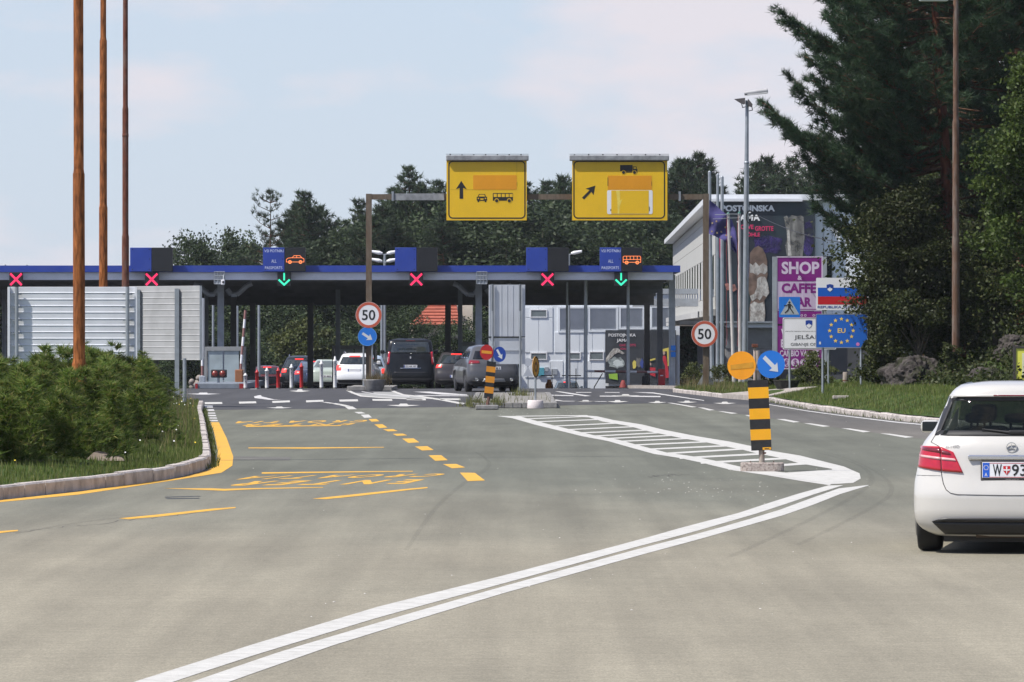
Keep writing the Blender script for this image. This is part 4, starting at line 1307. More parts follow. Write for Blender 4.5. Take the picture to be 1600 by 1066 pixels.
for x_, y_, s_ in ((854, 577, .12), (867, 581, .16), (845, 581, .22)):
    q = fh.p(x_, y_); mb = MB(); mb.bbox(q[0] - s_, DH - .14, q[1] - s_ * 1.2, q[0] + s_, DH - .05, q[1] + s_ * 1.2, .01)
    mb.build('meter_box', mat('teal meter box', (0.08, 0.33, 0.42), .5) if s_ > .2 else STEEL_PAINT, hall)


def abstract_ad(t, f, d, bg, shapes, name='poster_print'):
    """flat print built as coloured shapes a few millimetres apart"""
    for i, (pts, m) in enumerate(shapes):
        mb = MB(); mb.plate(f.pl(pts), d - 0.012 - 0.004 * i, 0.003); mb.build(name, m, t)


AD_BG = mat('dark slate print', (0.022, 0.027, 0.038), .45, 0, .45, .55, dirt=(0.02, 0.045, 0.05), dirt_amt=.8, dirt_scale=.5)
AD_BG2 = mat('dark grey print', (0.045, 0.05, 0.058), .5, 0, .3, .5, dirt=(0.025, 0.028, 0.03), dirt_amt=.8, dirt_scale=.4)
def ad_soft(m, scale=1.6, a=.40, b=.56):
    nt = m.node_tree; n = nt.nodes.new('ShaderNodeTexNoise'); n.inputs['Scale'].default_value = scale; n.inputs['Detail'].default_value = 8; n.inputs['Roughness'].default_value = .7
    tc = nt.nodes.new('ShaderNodeTexCoord'); nt.links.new(tc.outputs['Object'], n.inputs['Vector'])
    r = nt.nodes.new('ShaderNodeMapRange'); r.inputs[1].default_value = a; r.inputs[2].default_value = b
    nt.links.new(n.outputs['Fac'], r.inputs[0]); nt.links.new(r.outputs[0], nt.nodes['Principled BSDF'].inputs['Alpha'])
    return m
AD_PURPLE = mat('purple print', (0.055, 0.035, 0.16), .45, 0, .5, 1.2, dirt=(0.025, 0.024, 0.05), dirt_amt=.9, dirt_scale=1.5)
AD_STONE = mat('cave stone print', (0.20, 0.195, 0.18), .5, 0, .55, 1.6, dirt=(0.05, 0.05, 0.05), dirt_amt=.9, dirt_scale=1.4, stretch=(2.2, 1, .5))
AD_WHITE = mat('white stone print', (0.48, 0.465, 0.43), .5, 0, .45, 7, dirt=(0.12, 0.08, 0.06), dirt_amt=.95, dirt_scale=3.4, stretch=(1.5, 1, .7))
AD_BROWN = mat('brown stone print', (0.15, 0.10, 0.075), .5, 0, .5, 3)
AD_RED = mat('pink red print', (0.62, 0.03, 0.12), .5)
AD_GREEN = mat('green print', (0.32, 0.55, 0.06), .5)
AD_WHITE_T = mat('white print', (0.78, 0.78, 0.78), .5)
AD_YEL = mat('yellow print', (0.72, 0.60, 0.12), .5)
AD_LIGHT = mat('misty print', (0.42, 0.47, 0.46), .5, 0, .3, 1.0, dirt=(0.12, 0.14, 0.15), dirt_amt=.8, dirt_scale=.9)
for m_, s_, a_, b_ in ((AD_PURPLE, 1.1, .42, .62), (AD_STONE, 1.8, .36, .5), (AD_LIGHT, 1.2, .36, .56)): ad_soft(m_, s_, a_, b_)

t = thing('cave_poster', 'lower dark cave billboard with people in red, behind the right columns', 'billboard', P(990, 600, DH - .3))
a = fh.rect(946, 516, 1056, 599)
mb = MB(); mb.box(a[0], DH - .26, a[1], a[2], DH - .1, a[3]); mb.build('board', AD_BG2, t)
fp = Face(DH - .27)
mb = MB()
for s, r in (('POSTOJNSKA', (950.8, 521.4, 993.4, 527.6)), ('JAMA', (963.6, 529.4, 982, 535.6))):
    q = fp.rect(*r); text_in(mb, s, *q, DH - .30, .02)
mb.build('lettering', AD_WHITE_T, t)
mb = MB()
for s, r in (('CAVE GROTTE', (968, 537.6, 993.4, 541.4)), ('HÖHLE', (969, 543, 980, 546.6))):
    q = fp.rect(*r); text_in(mb, s, *q, DH - .30, .01)
mb.build('lettering', AD_RED, t)
PR = random.Random(5)
rough = lambda cx, cy, rx, ry, n=18, j=.25: [(cx + rx * math.cos(6.283 * i / n) * PR.uniform(1 - j, 1 + j), cy + ry * math.sin(6.283 * i / n) * PR.uniform(1 - j, 1 + j)) for i in range(n)]
abstract_ad(t, fp, DH - .27, None, [
    (rough(962, 567, 13, 8.6), AD_LIGHT), ([(946.6, 560), (953, 551), (958, 545), (965, 544), (970, 548), (976, 552), (973, 554), (966, 551), (960, 554), (954, 560), (947, 566)], AD_WHITE),
    (rough(966, 568, 8, 5.4), mat('pale glow print', (0.62, 0.67, 0.66), .5)), (rough(998, 566, 6, 7), AD_STONE), (rough(1003, 568, 2.6, 7), mat('blue print', (0.05, 0.08, 0.3), .5)), (rough(991, 570, 3, 6), AD_YEL),
    ([(951, 584.6), (964.6, 583.6), (965.4, 594), (952, 591.6)], AD_GREEN), ([(1014, 562), (1024, 559.6), (1024, 562), (1014, 565)], AD_YEL), ([(1014, 574), (1024, 574.6), (1024, 589), (1016, 586)], mat('bright red print', (0.55, 0.03, 0.05), .5)),
    ([(1033, 556), (1040, 556), (1043, 570), (1046, 590), (1040, 591), (1039, 572)], mat('bright red print', None)), ([(1034, 546), (1045.6, 543), (1046, 572), (1043.4, 572), (1042, 549), (1035, 549.4)], AD_YEL), (rough(1037.4, 551.4, 1.8, 3), mat('skin print', (0.55, 0.38, 0.30), .5)), (rough(1016.4, 569, 1.2, 2.4), mat('skin print', None))])

# ------------------------------------------------------------------ long building on the right with its recessed ground floor
bld = thing('border_building', 'long pale building with narrow upper windows running back on the right', 'building', (9.5, 300, zg(250)))
N0, N1 = Vector((8.93, 250.0)), Vector((10.15, 366.0))
fdir = (N1 - N0).normalized()
nrm = Vector((-fdir.y, fdir.x))            # away from the building, towards the road


def along(t, off, z):
    p = N0 + fdir * t + nrm * off
    return (p.x, p.y, z)


def fbox(m, t0, t1, o0, o1, z0, z1):
    vs = [along(t0, o0, z0), along(t1, o0, z0), along(t1, o1, z0), along(t0, o1, z0), along(t0, o0, z1), along(t1, o0, z1), along(t1, o1, z1), along(t0, o1, z1)]
    m.add(vs, [(0, 1, 2, 3), (7, 6, 5, 4), (4, 5, 1, 0), (5, 6, 2, 1), (6, 7, 3, 2), (7, 4, 0, 3)])


zT = P(0, 313.5, 250)[2]
LB = (N1 - N0).length
mb = MB(); fbox(mb, 0, LB, -0.3, -14, 2.9, zT - .02); mb.build('wall', WALL_STONE, bld)
mb = MB(); fbox(mb, -.4, LB + .3, .35, -14.3, zT - .02 + .022, zT + .26); mb.build('roof_edge', mat('roof edge', (0.62, 0.64, 0.66), .5, 0, .06), bld)
nx_ = 18
for i in range(nx_):                        # stone slabs above the windows and piers between them
    t0, t1 = LB * i / nx_, LB * (i + 1) / nx_
    for z0_, z1_ in ((5.72, 6.6), (6.62, 7.5), (7.52, zT - .05)):
        mb = MB(); fbox(mb, t0 + .03, t1 - .03, -.29, -.2, z0_, z1_); mb.build('facade_slab', WALL_STONE, bld)
    mb = MB(); fbox(mb, t0 + .03, t1 - .03, -.29, -.2, 3.2, 3.78); mb.build('facade_slab', WALL_STONE, bld)
    mb = MB(); fbox(mb, t0 + .03, t0 + 3.9, -.29, -.2, 3.8, 5.7); mb.build('pier', WALL_STONE, bld)
    mb = MB(); fbox(mb, t0 + 3.93, t1 - .02, -.29, -.195, 3.82, 5.68); mb.build('window', GLASS_DARK, bld)
mb = MB(); fbox(mb, -.2, LB, .25, -.31, 2.9, 3.18); mb.build('ledge', mat('concrete ledge', (0.40, 0.40, 0.39), .8, 0, .15), bld)
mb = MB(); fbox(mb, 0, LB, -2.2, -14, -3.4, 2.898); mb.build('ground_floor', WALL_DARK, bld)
for i in range(26):
    t0 = LB * (i + .2) / 26
    mb = MB(); fbox(mb, t0, t0 + .3, -1.7, -2.19, zg(N0.y + t0) - .2, 2.898); mb.build('mullion', mat('dark mullion', (0.13, 0.13, 0.135), .6), bld)
mb = MB(); fbox(mb, 3, 40, 1.5, -2.1, 2.52, 2.68); mb.build('entrance_slab', mat('concrete ledge', None), bld)
mb = MB(); fbox(mb, 20, 23, 3.4, .3, 3.42, 3.78); fbox(mb, 20, 23, 3.4, .3, 4.0, 4.25); mb.build('link_beam', STEEL_PAINT, bld)
# front end wall
mb = MB(); mb.box(9.02, 249.9, 2.9, 20, 250.2, zT - .02); mb.build('end_wall', WALL_WHITE, bld)
fe = Face(249.6)
for i in range(9):
    a = fe.rect(1134 + i * 9, 512, 1142.6 + i * 9, 560)
a = fe.rect(1134, 505, 1212, 512); mb = MB(); mb.box(a[0], 249.3, a[1], a[2], 249.88, a[3]); mb.build('shutter_box', WALL_WHITE, bld)
a = fe.rect(1134, 512.4, 1212, 545)
mb = MB(); n = 20
for i in range(n):
    z0_, z1_ = a[1] + (a[3] - a[1]) * i / n, a[1] + (a[3] - a[1]) * (i + 1) / n
    mb.add([(a[0], 249.78, z0_ + .008), (a[2], 249.78, z0_ + .008), (a[2], 249.74, z1_), (a[0], 249.74, z1_), (a[0], 249.8, z0_), (a[2], 249.8, z0_)], [(0, 1, 2, 3), (4, 5, 1, 0)])
o = mb.build('roller_shutter', mat('pale roller shutter', (0.50, 0.52, 0.55), .55), bld); o['kind'] = 'stuff'
a = fe.rect(1134, 545.4, 1212, 600); mb = MB(); mb.box(a[0], 249.8, -.5, a[2], 250.6, a[3]); mb.build('plinth', CONCRETE_GREY, bld)
for i in range(3):
    b_ = fe.rect(1274 + i * 13.5, 330, 1286.6 + i * 13.5, 520); mb = MB(); mb.bbox(b_[0], 249.8, b_[1], b_[2], 249.89, b_[3], .012); mb.build('facade_panel', WALL_WHITE, bld)
a = fe.rect(1287, 400, 1300, 440); mb = MB(); mb.box(a[0], 249.76, a[1], a[2], 249.79, a[3]); mb.build('window', GLASS_DARK, bld)

DB = 249.2
fb = Face(DB, 1030, 260, 2.961)
bb = thing('cave_billboard', 'tall dark cave billboard with a pale stalagmite on the building end wall', 'billboard', P(1195, 410, DB))
a = fb.rect(262, 165, 716, 718)
mb = MB(); mb.box(a[0], DB, a[1], a[2], DB + .5, a[3]); mb.build('board', AD_BG, bb)
a = fb.rect(240, 150, 662, 163); mb = MB(); mb.box(a[0], DB - .2, a[1], a[2], DB + .5, a[3]); mb.build('top_rail', FASCIA, bb)
a = fb.rect(262, 717.6, 530, 724); mb = MB(); mb.box(a[0], DB - .1, a[1], a[2], DB + .5, a[3]); mb.build('bottom_rail', STEEL, bb)
mb = MB()
for s, r in (('POSTOJNSKA', (286, 180, 535, 217)), ('JAMA', (358, 224, 467, 260))):
    text_in(mb, s, *fb.rect(*r), DB - .06, .05)
mb.build('lettering', AD_WHITE_T, bb)
mb = MB()
for s, r in (('CAVE', (376, 270, 436, 291)), ('GROTTE', (443, 277, 528, 299)), ('HÖHLE', (390, 303, 466, 325))):
    text_in(mb, s, *fb.rect(*r), DB - .06, .03)
mb.build('lettering', AD_RED, bb)
abstract_ad(bb, fb, DB, None, [
    (rough(500, 360, 70, 45), AD_PURPLE), (rough(690, 340, 24, 90, 20, .15), AD_PURPLE), ([(576, 235), (590, 228), (600, 240), (612, 226), (640, 232), (655, 226), (668, 236), (672, 330), (664, 416), (590, 416), (582, 360), (596, 330)], AD_STONE),
    ([(590, 300), (602, 290), (606, 350), (612, 414), (596, 414)], AD_WHITE), ([(622, 320), (634, 300), (640, 414), (626, 414)], AD_STONE), (rough(450, 470, 44, 70, 14, .1), AD_PURPLE),
    ([(420, 400), (440, 376), (458, 368), (478, 380), (492, 408), (500, 440), (498, 470), (502, 500), (496, 530), (506, 560), (510, 585), (498, 604), (486, 620), (490, 650), (492, 690), (488, 720), (418, 720), (416, 660), (424, 620), (414, 580), (414, 520), (418, 450)], AD_BROWN),
    ([(418, 448), (432, 458), (446, 444), (462, 462), (480, 448), (500, 462), (500, 486), (488, 500), (470, 492), (452, 506), (436, 494), (420, 492)], AD_WHITE),
    ([(452, 520), (470, 510), (490, 512), (502, 540), (509, 586), (496, 604), (480, 596), (466, 620), (450, 610), (430, 624), (420, 600), (440, 590), (452, 560)], AD_WHITE), ([(420, 640), (440, 626), (462, 634), (486, 626), (490, 680), (486, 718), (420, 718)], AD_WHITE),
    ([(303, 545), (316, 540), (330, 548), (350, 546), (360, 570), (344, 580), (330, 572), (312, 574)], mat('figure print', (0.35, 0.16, 0.13), .5, 0, .5, 6)), ([(278, 330), (290, 330), (292, 420), (300, 450), (290, 456), (280, 420)], AD_RED)])

# ------------------------------------------------------------------ red roofed house far behind
HD = 366.0
hs = thing('red_roofed_house', 'cream house with red tiled roof seen under the canopy', 'house', P(685, 560, HD))
fq = Face(HD)
a = fq.rect(640, 505, 728, 610)
mb = MB(); mb.box(a[0], HD, zg(HD) - .1, a[2], HD + 8, a[3]); mb.build('wall', PLASTER, hs)
L0, R0, zt_, zb_ = fq.p(655, 0)[0], fq.p(711, 0)[0], fq.p(0, 468)[1], fq.p(0, 508)[1]
mb = MB()
mb.add([(L0 - .6, HD - 1, zb_), (R0 + .3, HD - 1, zb_), (R0, HD + 4, zt_), (L0 + .9, HD + 4, zt_), (L0 - .6, HD + 9, zb_), (R0 + .3, HD + 9, zb_)], [(0, 1, 2, 3), (3, 2, 5, 4), (0, 3, 4), (1, 5, 2), (0, 4, 5, 1)])
rf = mb.build('roof', ROOF_RED, hs)
for i in range(8):
    mb = MB(); k = i / 8
    A, B = Vector((L0 - .6, HD - 1, zb_)).lerp(Vector((L0 + .9, HD + 4, zt_)), k), Vector((R0 + .3, HD - 1, zb_)).lerp(Vector((R0, HD + 4, zt_)), k)
    mb.tube(A + Vector((0, -.03, .03)), B + Vector((0, -.03, .03)), .05, n=6); mb.build('tile_row', ROOF_RED, rf)
mb = MB(); c = fq.p(719, 0)[0]; mb.box(R0 + .05, HD + 3, 1.0, R0 + 1.1, HD + 8, fq.p(0, 470)[1]); mb.build('gable_wall', PLASTER, hs)
a = fq.rect(700, 508, 706, 518); mb = MB(); mb.box(a[0], HD - .1, a[1], a[2], HD - .01, a[3]); mb.build('window', GLASS_DARK, hs)
mb = MB(); mb.box(L0 + 1.2, HD + 3.6, zt_ - .3, L0 + 1.6, HD + 4.2, zt_ + .5); mb.build('chimney', ROOF_RED, rf)
# ------------------------------------------------------------------ gantry with the two yellow signs
DG = 207.0
fg = Face(DG)
gan = thing('sign_gantry', 'brown rusty steel gantry spanning the road with bare beam', 'gantry', P(840, 600, DG))
for px, d in ((576.4, DG), (1103, DG)):
    f = Face(d)
    x = f.p(px, 0)[0]
    z0 = zg(d) if px < 800 else right_h(x, d)
    mb = MB(); mb.box(x - .105, d - .1, z0 - .05, x + .105, d + .1, f.p(0, 303)[1]); mb.build('post', BROWN_STEEL, gan)
    mb = MB(); mb.box(x - .26, d - .26, z0, x + .26, d + .26, z0 + .04)
    for s in (-1, 1):
        mb.add([(x + s * .11, d - .02, z0 + .04), (x + s * .32, d - .02, z0 + .04), (x + s * .11, d - .02, z0 + .42), (x + s * .11, d + .02, z0 + .04), (x + s * .32, d + .02, z0 + .04), (x + s * .11, d + .02, z0 + .42)], [(0, 1, 2), (5, 4, 3), (0, 3, 4, 1), (1, 4, 5, 2)])
    mb.build('base_plate', STEEL, gan)
a = fg.rect(581, 303.6, 1098, 312)
mb = MB(); mb.box(a[0], DG - .09, a[1], a[2], DG + .09, a[3]); mb.build('beam', BROWN_STEEL, gan)
a = fg.rect(616, 302.6, 694, 313); mb = MB(); mb.box(a[0], DG - .12, a[1], a[2], DG + .12, a[3]); mb.build('beam_sleeve', ALU_DULL, gan)
for px in (613.6, 1062):
    a = fg.rect(px - 1.6, 299.4, px + 1.6, 314); mb = MB(); mb.box(a[0], DG - .16, a[1], a[2], DG + .16, a[3]); mb.build('flange', STEEL, gan)


def gantry_sign(lab, plate, border, box, k=4.324):
    d = DG - .3
    f = Face(d, 690, 230, k)
    a = f.rect(*plate)
    t = thing('overhead_sign', lab, 'road sign', ((a[0] + a[2]) / 2, d, a[1]), 'yellow overhead signs on the gantry')
    mb = MB(); mb.box(a[0], d, a[1], a[2], d + .06, a[3]); mb.build('panel', SIGN_YELLOW, t)
    b = f.rect(*border)
    mb = MB(); mb.frame(rrect(*b, .16), rrect(b[0] + .045, b[1] + .045, b[2] - .045, b[3] - .045, .12), d - .004); mb.build('border', BLACK, t)
    c = f.rect(*box)
    mb = MB(); mb.bbox(c[0], d - .14, c[1], c[2], d + .3, c[3], .03)
    mb.build('light_box', ALU_DULL, t)
    mb = MB()
    for i in range(7):
        x = c[0] + (c[2] - c[0]) * (i + .3) / 7
        mb.box(x, d - .1, c[3], x + .05, d - .05, c[3] + rnd.uniform(.02, .05))
    mb.tube((c[0], d - .08, c[3] + .035), (c[2], d - .08, c[3] + .035), .008, n=5)
    mb.build('cable', PLASTIC, t)
    mb = MB()
    for x in (a[0] + .5, a[2] - .5): mb.box(x, d + .062, a[1] + .2, x + .08, d + .2, a[3] - .1)
    mb.build('bracket', STEEL, t)
    return t, f, d


t, f, d = gantry_sign('left yellow overhead sign with upward arrow, car and bus', (33, 92, 575, 495), (45, 92, 567, 484), (30, 55, 588, 92))
a = f.rect(213, 190, 508, 288); mb = MB(); mb.plate(rrect(*a, .03), d - .006, .005); mb.build('cover_sheet', SIGN_ORANGE, t)
mb = MB(); mb.plate(f.pl([(97, 284), (133, 228), (170, 284), (145, 276), (146, 349), (121, 349), (122, 276)]), d - .005); mb.build('arrow', BLACK, t)
mb = MB()
mb.plate(f.pl([(237, 338), (246, 333), (252, 317), (293, 317), (299, 333), (307, 338), (308, 360), (302, 362), (302, 372), (291, 372), (291, 363), (254, 363), (254, 372), (243, 372), (243, 362), (237, 360)]), d - .005)
mb.m(1).plate(f.pl([(257, 321), (288, 321), (293, 334), (252, 334)]), d - .008, .002)
for x in (244, 292): mb.plate(f.pl([(x, 342), (x + 9, 344), (x + 9, 351), (x, 350)]), d - .008, .002)
mb.plate(f.pl([(261, 347), (284, 347), (282, 356), (263, 356)]), d - .008, .002)
mb.build('car_symbol', [BLACK, SIGN_YELLOW], t)
mb = MB()
mb.plate(f.pl([(346, 314), (350, 310), (478, 310), (482, 314), (482, 362), (346, 362)]), d - .005)
mb.m(1)
for x in (352, 379, 406, 433, 459): mb.plate(f.pl([(x, 316), (x + 21, 316), (x + 21, 337), (x, 337)]), d - .008, .002)
for x in (372, 457): mb.m(1).disc(*f.p(x, 361), f.m(15), d - .009, .002, 20); mb.m(0).disc(*f.p(x, 362), f.m(11), d - .012, .002, 20)
mb.build('bus_symbol', [BLACK, SIGN_YELLOW], t)
mb = MB(); mb.stroke(f.pl([(60, 288), (213, 288)]), .01, d - .003, .002); mb.stroke(f.pl([(508, 100), (508, 190)]), .008, d - .003, .002); mb.stroke(f.pl([(509, 238), (509, 262)]), .02, d - .007, .002); mb.build('sheet_joint', mat('dark yellow joint', (0.42, 0.27, 0.01), .6), t)
t, f, d = gantry_sign('right yellow overhead sign with slanted arrow and truck', (882, 92, 1525, 495), (890, 92, 1510, 484), (864, 55, 1536, 92))
a = f.rect(1123, 193, 1420, 288); mb = MB(); mb.plate(rrect(*a, .02), d - .006, .005); mb.build('cover_sheet', SIGN_ORANGE, t)
a = f.rect(1118, 291, 1426, 453); mb = MB(); mb.plate(rrect(*a, .06), d - .007, .006); mb.build('white_sheet', SIGN_WHITE, t)
a = f.rect(1146, 293, 1400, 451); mb = MB(); mb.plate(rrect(*a, .01), d - .0105, .003); mb.build('yellow_sheet', SIGN_YELLOW, t)
mb = MB(); mb.plate(f.pl([(1178, 293), (1204, 293), (1206, 362), (1222, 348), (1204, 400), (1200, 451), (1190, 451), (1186, 360)]), d - .0125, .0015); mb.build('torn_film', mat('pale yellow film', (0.80, 0.62, 0.10), .4), t)
mb = MB()
for x, y0, y1, w in ((1123, 205, 262, 3), (1419, 232, 262, 2), (1143, 418, 432, 5), (1403, 402, 432, 4)): mb.plate(f.pl([(x - w / 2, y0), (x + w / 2, y0), (x + w / 2, y1), (x - w / 2, y1)]), d - .0145, .0015)
mb.build('cover_gap', BLACK, t)
mb = MB(); q = [(948, 342), (1000, 290), (973, 281), (1039, 260), (1026, 325), (1012, 302), (963, 354)]; mb.plate(f.pl(q), d - .005); mb.build('arrow', BLACK, t)
mb = MB()
mb.plate(f.pl([(1206, 121), (1290, 121), (1290, 163), (1206, 163)]), d - .005)
mb.plate(f.pl([(1292, 131), (1316, 131), (1320, 146), (1323, 150), (1323, 172), (1292, 172)]), d - .005)
mb.plate(f.pl([(1215, 164.5), (1291.6, 164.5), (1291.6, 172), (1215, 172)]), d - .005)
mb.m(1).plate(f.pl([(1297, 135), (1313, 135), (1316, 147), (1297, 147)]), d - .008, .002)
for x in (1229, 1303): mb.m(1).disc(*f.p(x, 170), f.m(14), d - .009, .002, 20); mb.m(0).disc(*f.p(x, 171), f.m(10.5), d - .012, .002, 20)
mb.build('truck_symbol', [BLACK, SIGN_YELLOW], t)


# ------------------------------------------------------------------ round signs
def speed_sign(lab, px, py, r, d):
    f = Face(d)
    c = f.p(px, py)
    R = f.m(r)
    t = thing('speed_limit_sign', lab, 'road sign', (c[0], d, c[1]), 'fifty speed limit signs')
    mb = MB(); mb.disc(*c, R, d, .03, 48); mb.build('plate', SIGN_WHITE, t)
    mb = MB(); mb.ring(*c, R * .775, R * .985, d - .004, .004, 48); mb.build('red_ring', mat('faded red sheeting', (0.50, 0.10, 0.055), .5, 0, .08, 3), t)
    mb = MB(); text_in(mb, '50', c[0] - R * .52, c[1] - R * .40, c[0] + R * .50, c[1] + R * .40, d - .004, .015); mb.build('numerals', BLACK, t)
    mb = MB(); mb.box(c[0] - .06, d + .03, c[1] - .2, c[0] + .06, d + .1, c[1] - .12); mb.box(c[0] - .06, d + .03, c[1] + .12, c[0] + .06, d + .1, c[1] + .2); mb.build('clamp', STEEL, t)
    return t


speed_sign('red ringed 50 speed sign on the left gantry post', 576.2, 492.4, 20.4, DG - .22)
speed_sign('red ringed 50 speed sign on the right gantry post', 1101, 522, 20.6, DG - .22)


def arrow_disc(t, c, R, d, ang, m, am, back=True, L=1.25, name='disc'):
    mb = MB(); mb.disc(*c, R, d, .02, 44); mb.build(name, m, t)
    mb = MB(); mb.ring(*c, R * .95, R * .995, d - .003, .003, 44); mb.build('rim', mat('pale blue rim', (0.12, 0.33, 0.70), .4), t)
    mb = MB(); mb.plate(arrow_pts(c[0], c[1], ang, R * L, R * .26, R * .48, R * .78), d - .004); mb.build('arrow', am, t)


f = Face(DG - .22)
c = f.p(574, 526)
t = thing('keep_right_sign', 'blue round arrow sign below the left 50 sign', 'road sign', (c[0], DG - .22, c[1]))
arrow_disc(t, c, f.m(14.8), DG - .22, math.radians(-33), SIGN_BLUE, SIGN_GREY)
x = f.p(568, 0)[0]
mb = MB(); mb.tube((x, DG - .16, .0), (x, DG - .16, f.p(0, 512)[1]), .035); mb.build('post', STEEL, t)
mb = MB(); mb.tube((f.p(581.6, 0)[0], DG - .16, .0), (f.p(581.6, 0)[0], DG - .16, f.p(0, 530)[1]), .03); mb.build('post', STEEL, t)

# ------------------------------------------------------------------ striped panel with two discs, on the hatched island
D1 = gd(736.5)
f = Face(D1)
t = thing('hazard_marker', 'yellow and black striped marker with orange and blue discs on a concrete block', 'hazard marker', GP(1191, 738))
z0 = 0.0
c = f.p(1191, 0)[0]
mb = MB()
hw = f.m(34)
nb = 20
outl = []
for i in range(nb):
    a = 2 * math.pi * i / nb
    ex = 0.35
    outl.append((c + hw * math.copysign(abs(math.cos(a)) ** ex, math.cos(a)), D1 + .16 * math.copysign(abs(math.sin(a)) ** ex, math.sin(a))))
h_ = .115
mb.add([(x, y, .005) for x, y in outl] + [(x + rnd.uniform(-.004, .004), y, h_) for x, y in outl] + [(c + (x - c) * .97, D1 + (y - D1) * .93, h_ + .012) for x, y in outl],
       [(i, (i + 1) % nb, (i + 1) % nb + nb, i + nb) for i in range(nb)] + [(i + nb, (i + 1) % nb + nb, (i + 1) % nb + 2 * nb, i + 2 * nb) for i in range(nb)] + [tuple(range(2 * nb, 3 * nb))])
mb.build('concrete_block', mat('aggregate concrete', (0.47, 0.41, 0.37), .9, 0, .15, 12, .8, 80, .2, dirt=(0.16, 0.12, 0.11), dirt_amt=.9, dirt_scale=26), t)
mb = MB()
for px, h2 in ((1172.6, .035), (1209, .035)): x = f.p(px, 0)[0]; mb.box(x - .006, D1 - .01, h_, x + .006, D1 + .01, h_ + h2)
mb.build('lifting_eye', RUST_DARK, t)
mb = MB()
A, B = f.p(1190.5, 726), f.p(1183, 560)
mb.tube((A[0], D1 + .03, h_), (A[0] - .004, D1 + .03, f.p(0, 700)[1]), f.m(4.6), n=14)
mb.tube((A[0] - .006, D1 + .03, f.p(0, 700)[1]), (f.p(1184, 0)[0], D1 + .03, f.p(0, 548)[1]), f.m(3.2), n=12)
mb.build('post', mat('weathered post', (0.33, 0.29, 0.25), .8, 0, .2, 6, dirt=(0.2, 0.12, 0.08), dirt_amt=.6, dirt_scale=5), t)
mb = MB(); q = f.p(1196, 708); mb.tube((q[0] - .03, D1, q[1]), (q[0] + .01, D1, q[1]), .012); mb.build('bolt', RUST_DARK, t)
TL, TR, BR, BL = (1168, 594.6), (1199.8, 593.4), (1205.6, 703.2), (1174, 704.4)
lerp2 = lambda a, b, k: (a[0] + (b[0] - a[0]) * k, a[1] + (b[1] - a[1]) * k)
fr_ = [0, .103, .26, .405, .556, .70, .852, 1.0]
for i in range(7):
    k0, k1 = fr_[i], fr_[i + 1]
    mb = MB(); mb.plate(f.pl([lerp2(TL, BL, k0), lerp2(TR, BR, k0), lerp2(TR, BR, k1), lerp2(TL, BL, k1)]), D1 - .03, .025)
    mb.build('stripe_panel', PANEL_ORANGE if i % 2 else mat('black stripe sheeting', (0.014, 0.014, 0.015), .5, 0, .3, 9, dirt=(0.04, 0.035, 0.03), dirt_amt=.4, dirt_scale=12), t)
mb = MB(); mb.plate(f.pl([(1191.4, 699.2), (1204.6, 698.8), (1204.8, 702.6), (1191.6, 703)]), D1 - .034, .003); mb.build('maker_sticker', PANEL_ORANGE, t)
mb = MB(); mb.plate(f.pl([(1194.4, 700.6), (1201.6, 700.4), (1201.6, 701.4), (1194.4, 701.6)]), D1 - .037, .002); mb.build('maker_print', BLACK, t)
for cx, cy, r, kind in ((1158.6, 571.2, 22.2, 'o'), (1204.6, 569.4, 21.6, 'b')):
    c = f.p(cx, cy)
    if kind == 'o':
        mb = MB(); mb.disc(*c, f.m(r), D1 - .05, .012, 48); mb.build('orange_disc', DISC_ORANGE, t)
        mb = MB(); mb.plate(f.pl([(1141, 570.4), (1176.4, 565.8), (1176.8, 574.6), (1141.6, 578)]), D1 - .0535, .003); mb.build('cover_strip', OCHRE, t)
    else:
        mb = MB(); mb.disc(*c, f.m(r), D1 - .05, .012, 48); mb.build('blue_disc', SIGN_BLUE, t)
        mb = MB(); mb.plate(f.pl([(1191.4, 560.4), (1195.6, 555.6), (1210.6, 570.8), (1214.2, 566.6), (1215.6, 581.2), (1201.2, 579.2), (1206, 575.4)]), D1 - .054, .003); mb.build('arrow', SIGN_GREY, t)
mb = MB()
mb.box(f.p(1160, 0)[0], D1 - .035, f.p(0, 579)[1], f.p(1204, 0)[0], D1 - .02, f.p(0, 575)[1]); mb.build('bracket', STEEL, t)

# ------------------------------------------------------------------ second marker and its kerbed island
D2 = gd(640.4)
f = Face(D2)
t = thing('hazard_marker', 'striped marker with red no-entry and blue arrow discs on the kerbed island', 'hazard marker', GP(764, 641))
x0_, x1_ = f.p(743, 0)[0], f.p(779, 0)[0]
mb = MB(); mb.bbox(x0_, D2 - .25, .003, x1_, D2 + .25, .13, .03); mb.build('concrete_block', CONCRETE_GREY, t)
mb = MB(); mb.tube((f.p(762, 0)[0], D2, .13), (f.p(763.6, 0)[0], D2, f.p(0, 620)[1]), f.m(2.6), n=10); mb.build('post', RUST_DARK, t)
mb = MB(); mb.tube((f.p(763.6, 0)[0], D2 + .04, f.p(0, 621)[1]), (f.p(771, 0)[0], D2 + .04, f.p(0, 541)[1]), f.m(1.6), n=8); mb.build('post', STEEL, t)
TL, TR, BR, BL = (761, 564), (775.2, 566), (770, 623.4), (756, 622)
for i in range(7):
    k0, k1 = (0, .135, .29, .40, .57, .685, .86)[i], (.135, .29, .40, .57, .685, .86, 1)[i]
    mb = MB(); mb.plate(f.pl([lerp2(TL, BL, k0), lerp2(TR, BR, k0), lerp2(TR, BR, k1), lerp2(TL, BL, k1)]), D2 - .03, .025)
    mb.build('stripe_panel', mat('dull amber sheeting', (0.62, 0.24, 0.012), .5, 0, .1, 4) if i % 2 else BLACK, t)
c = f.p(760.4, 550.6)
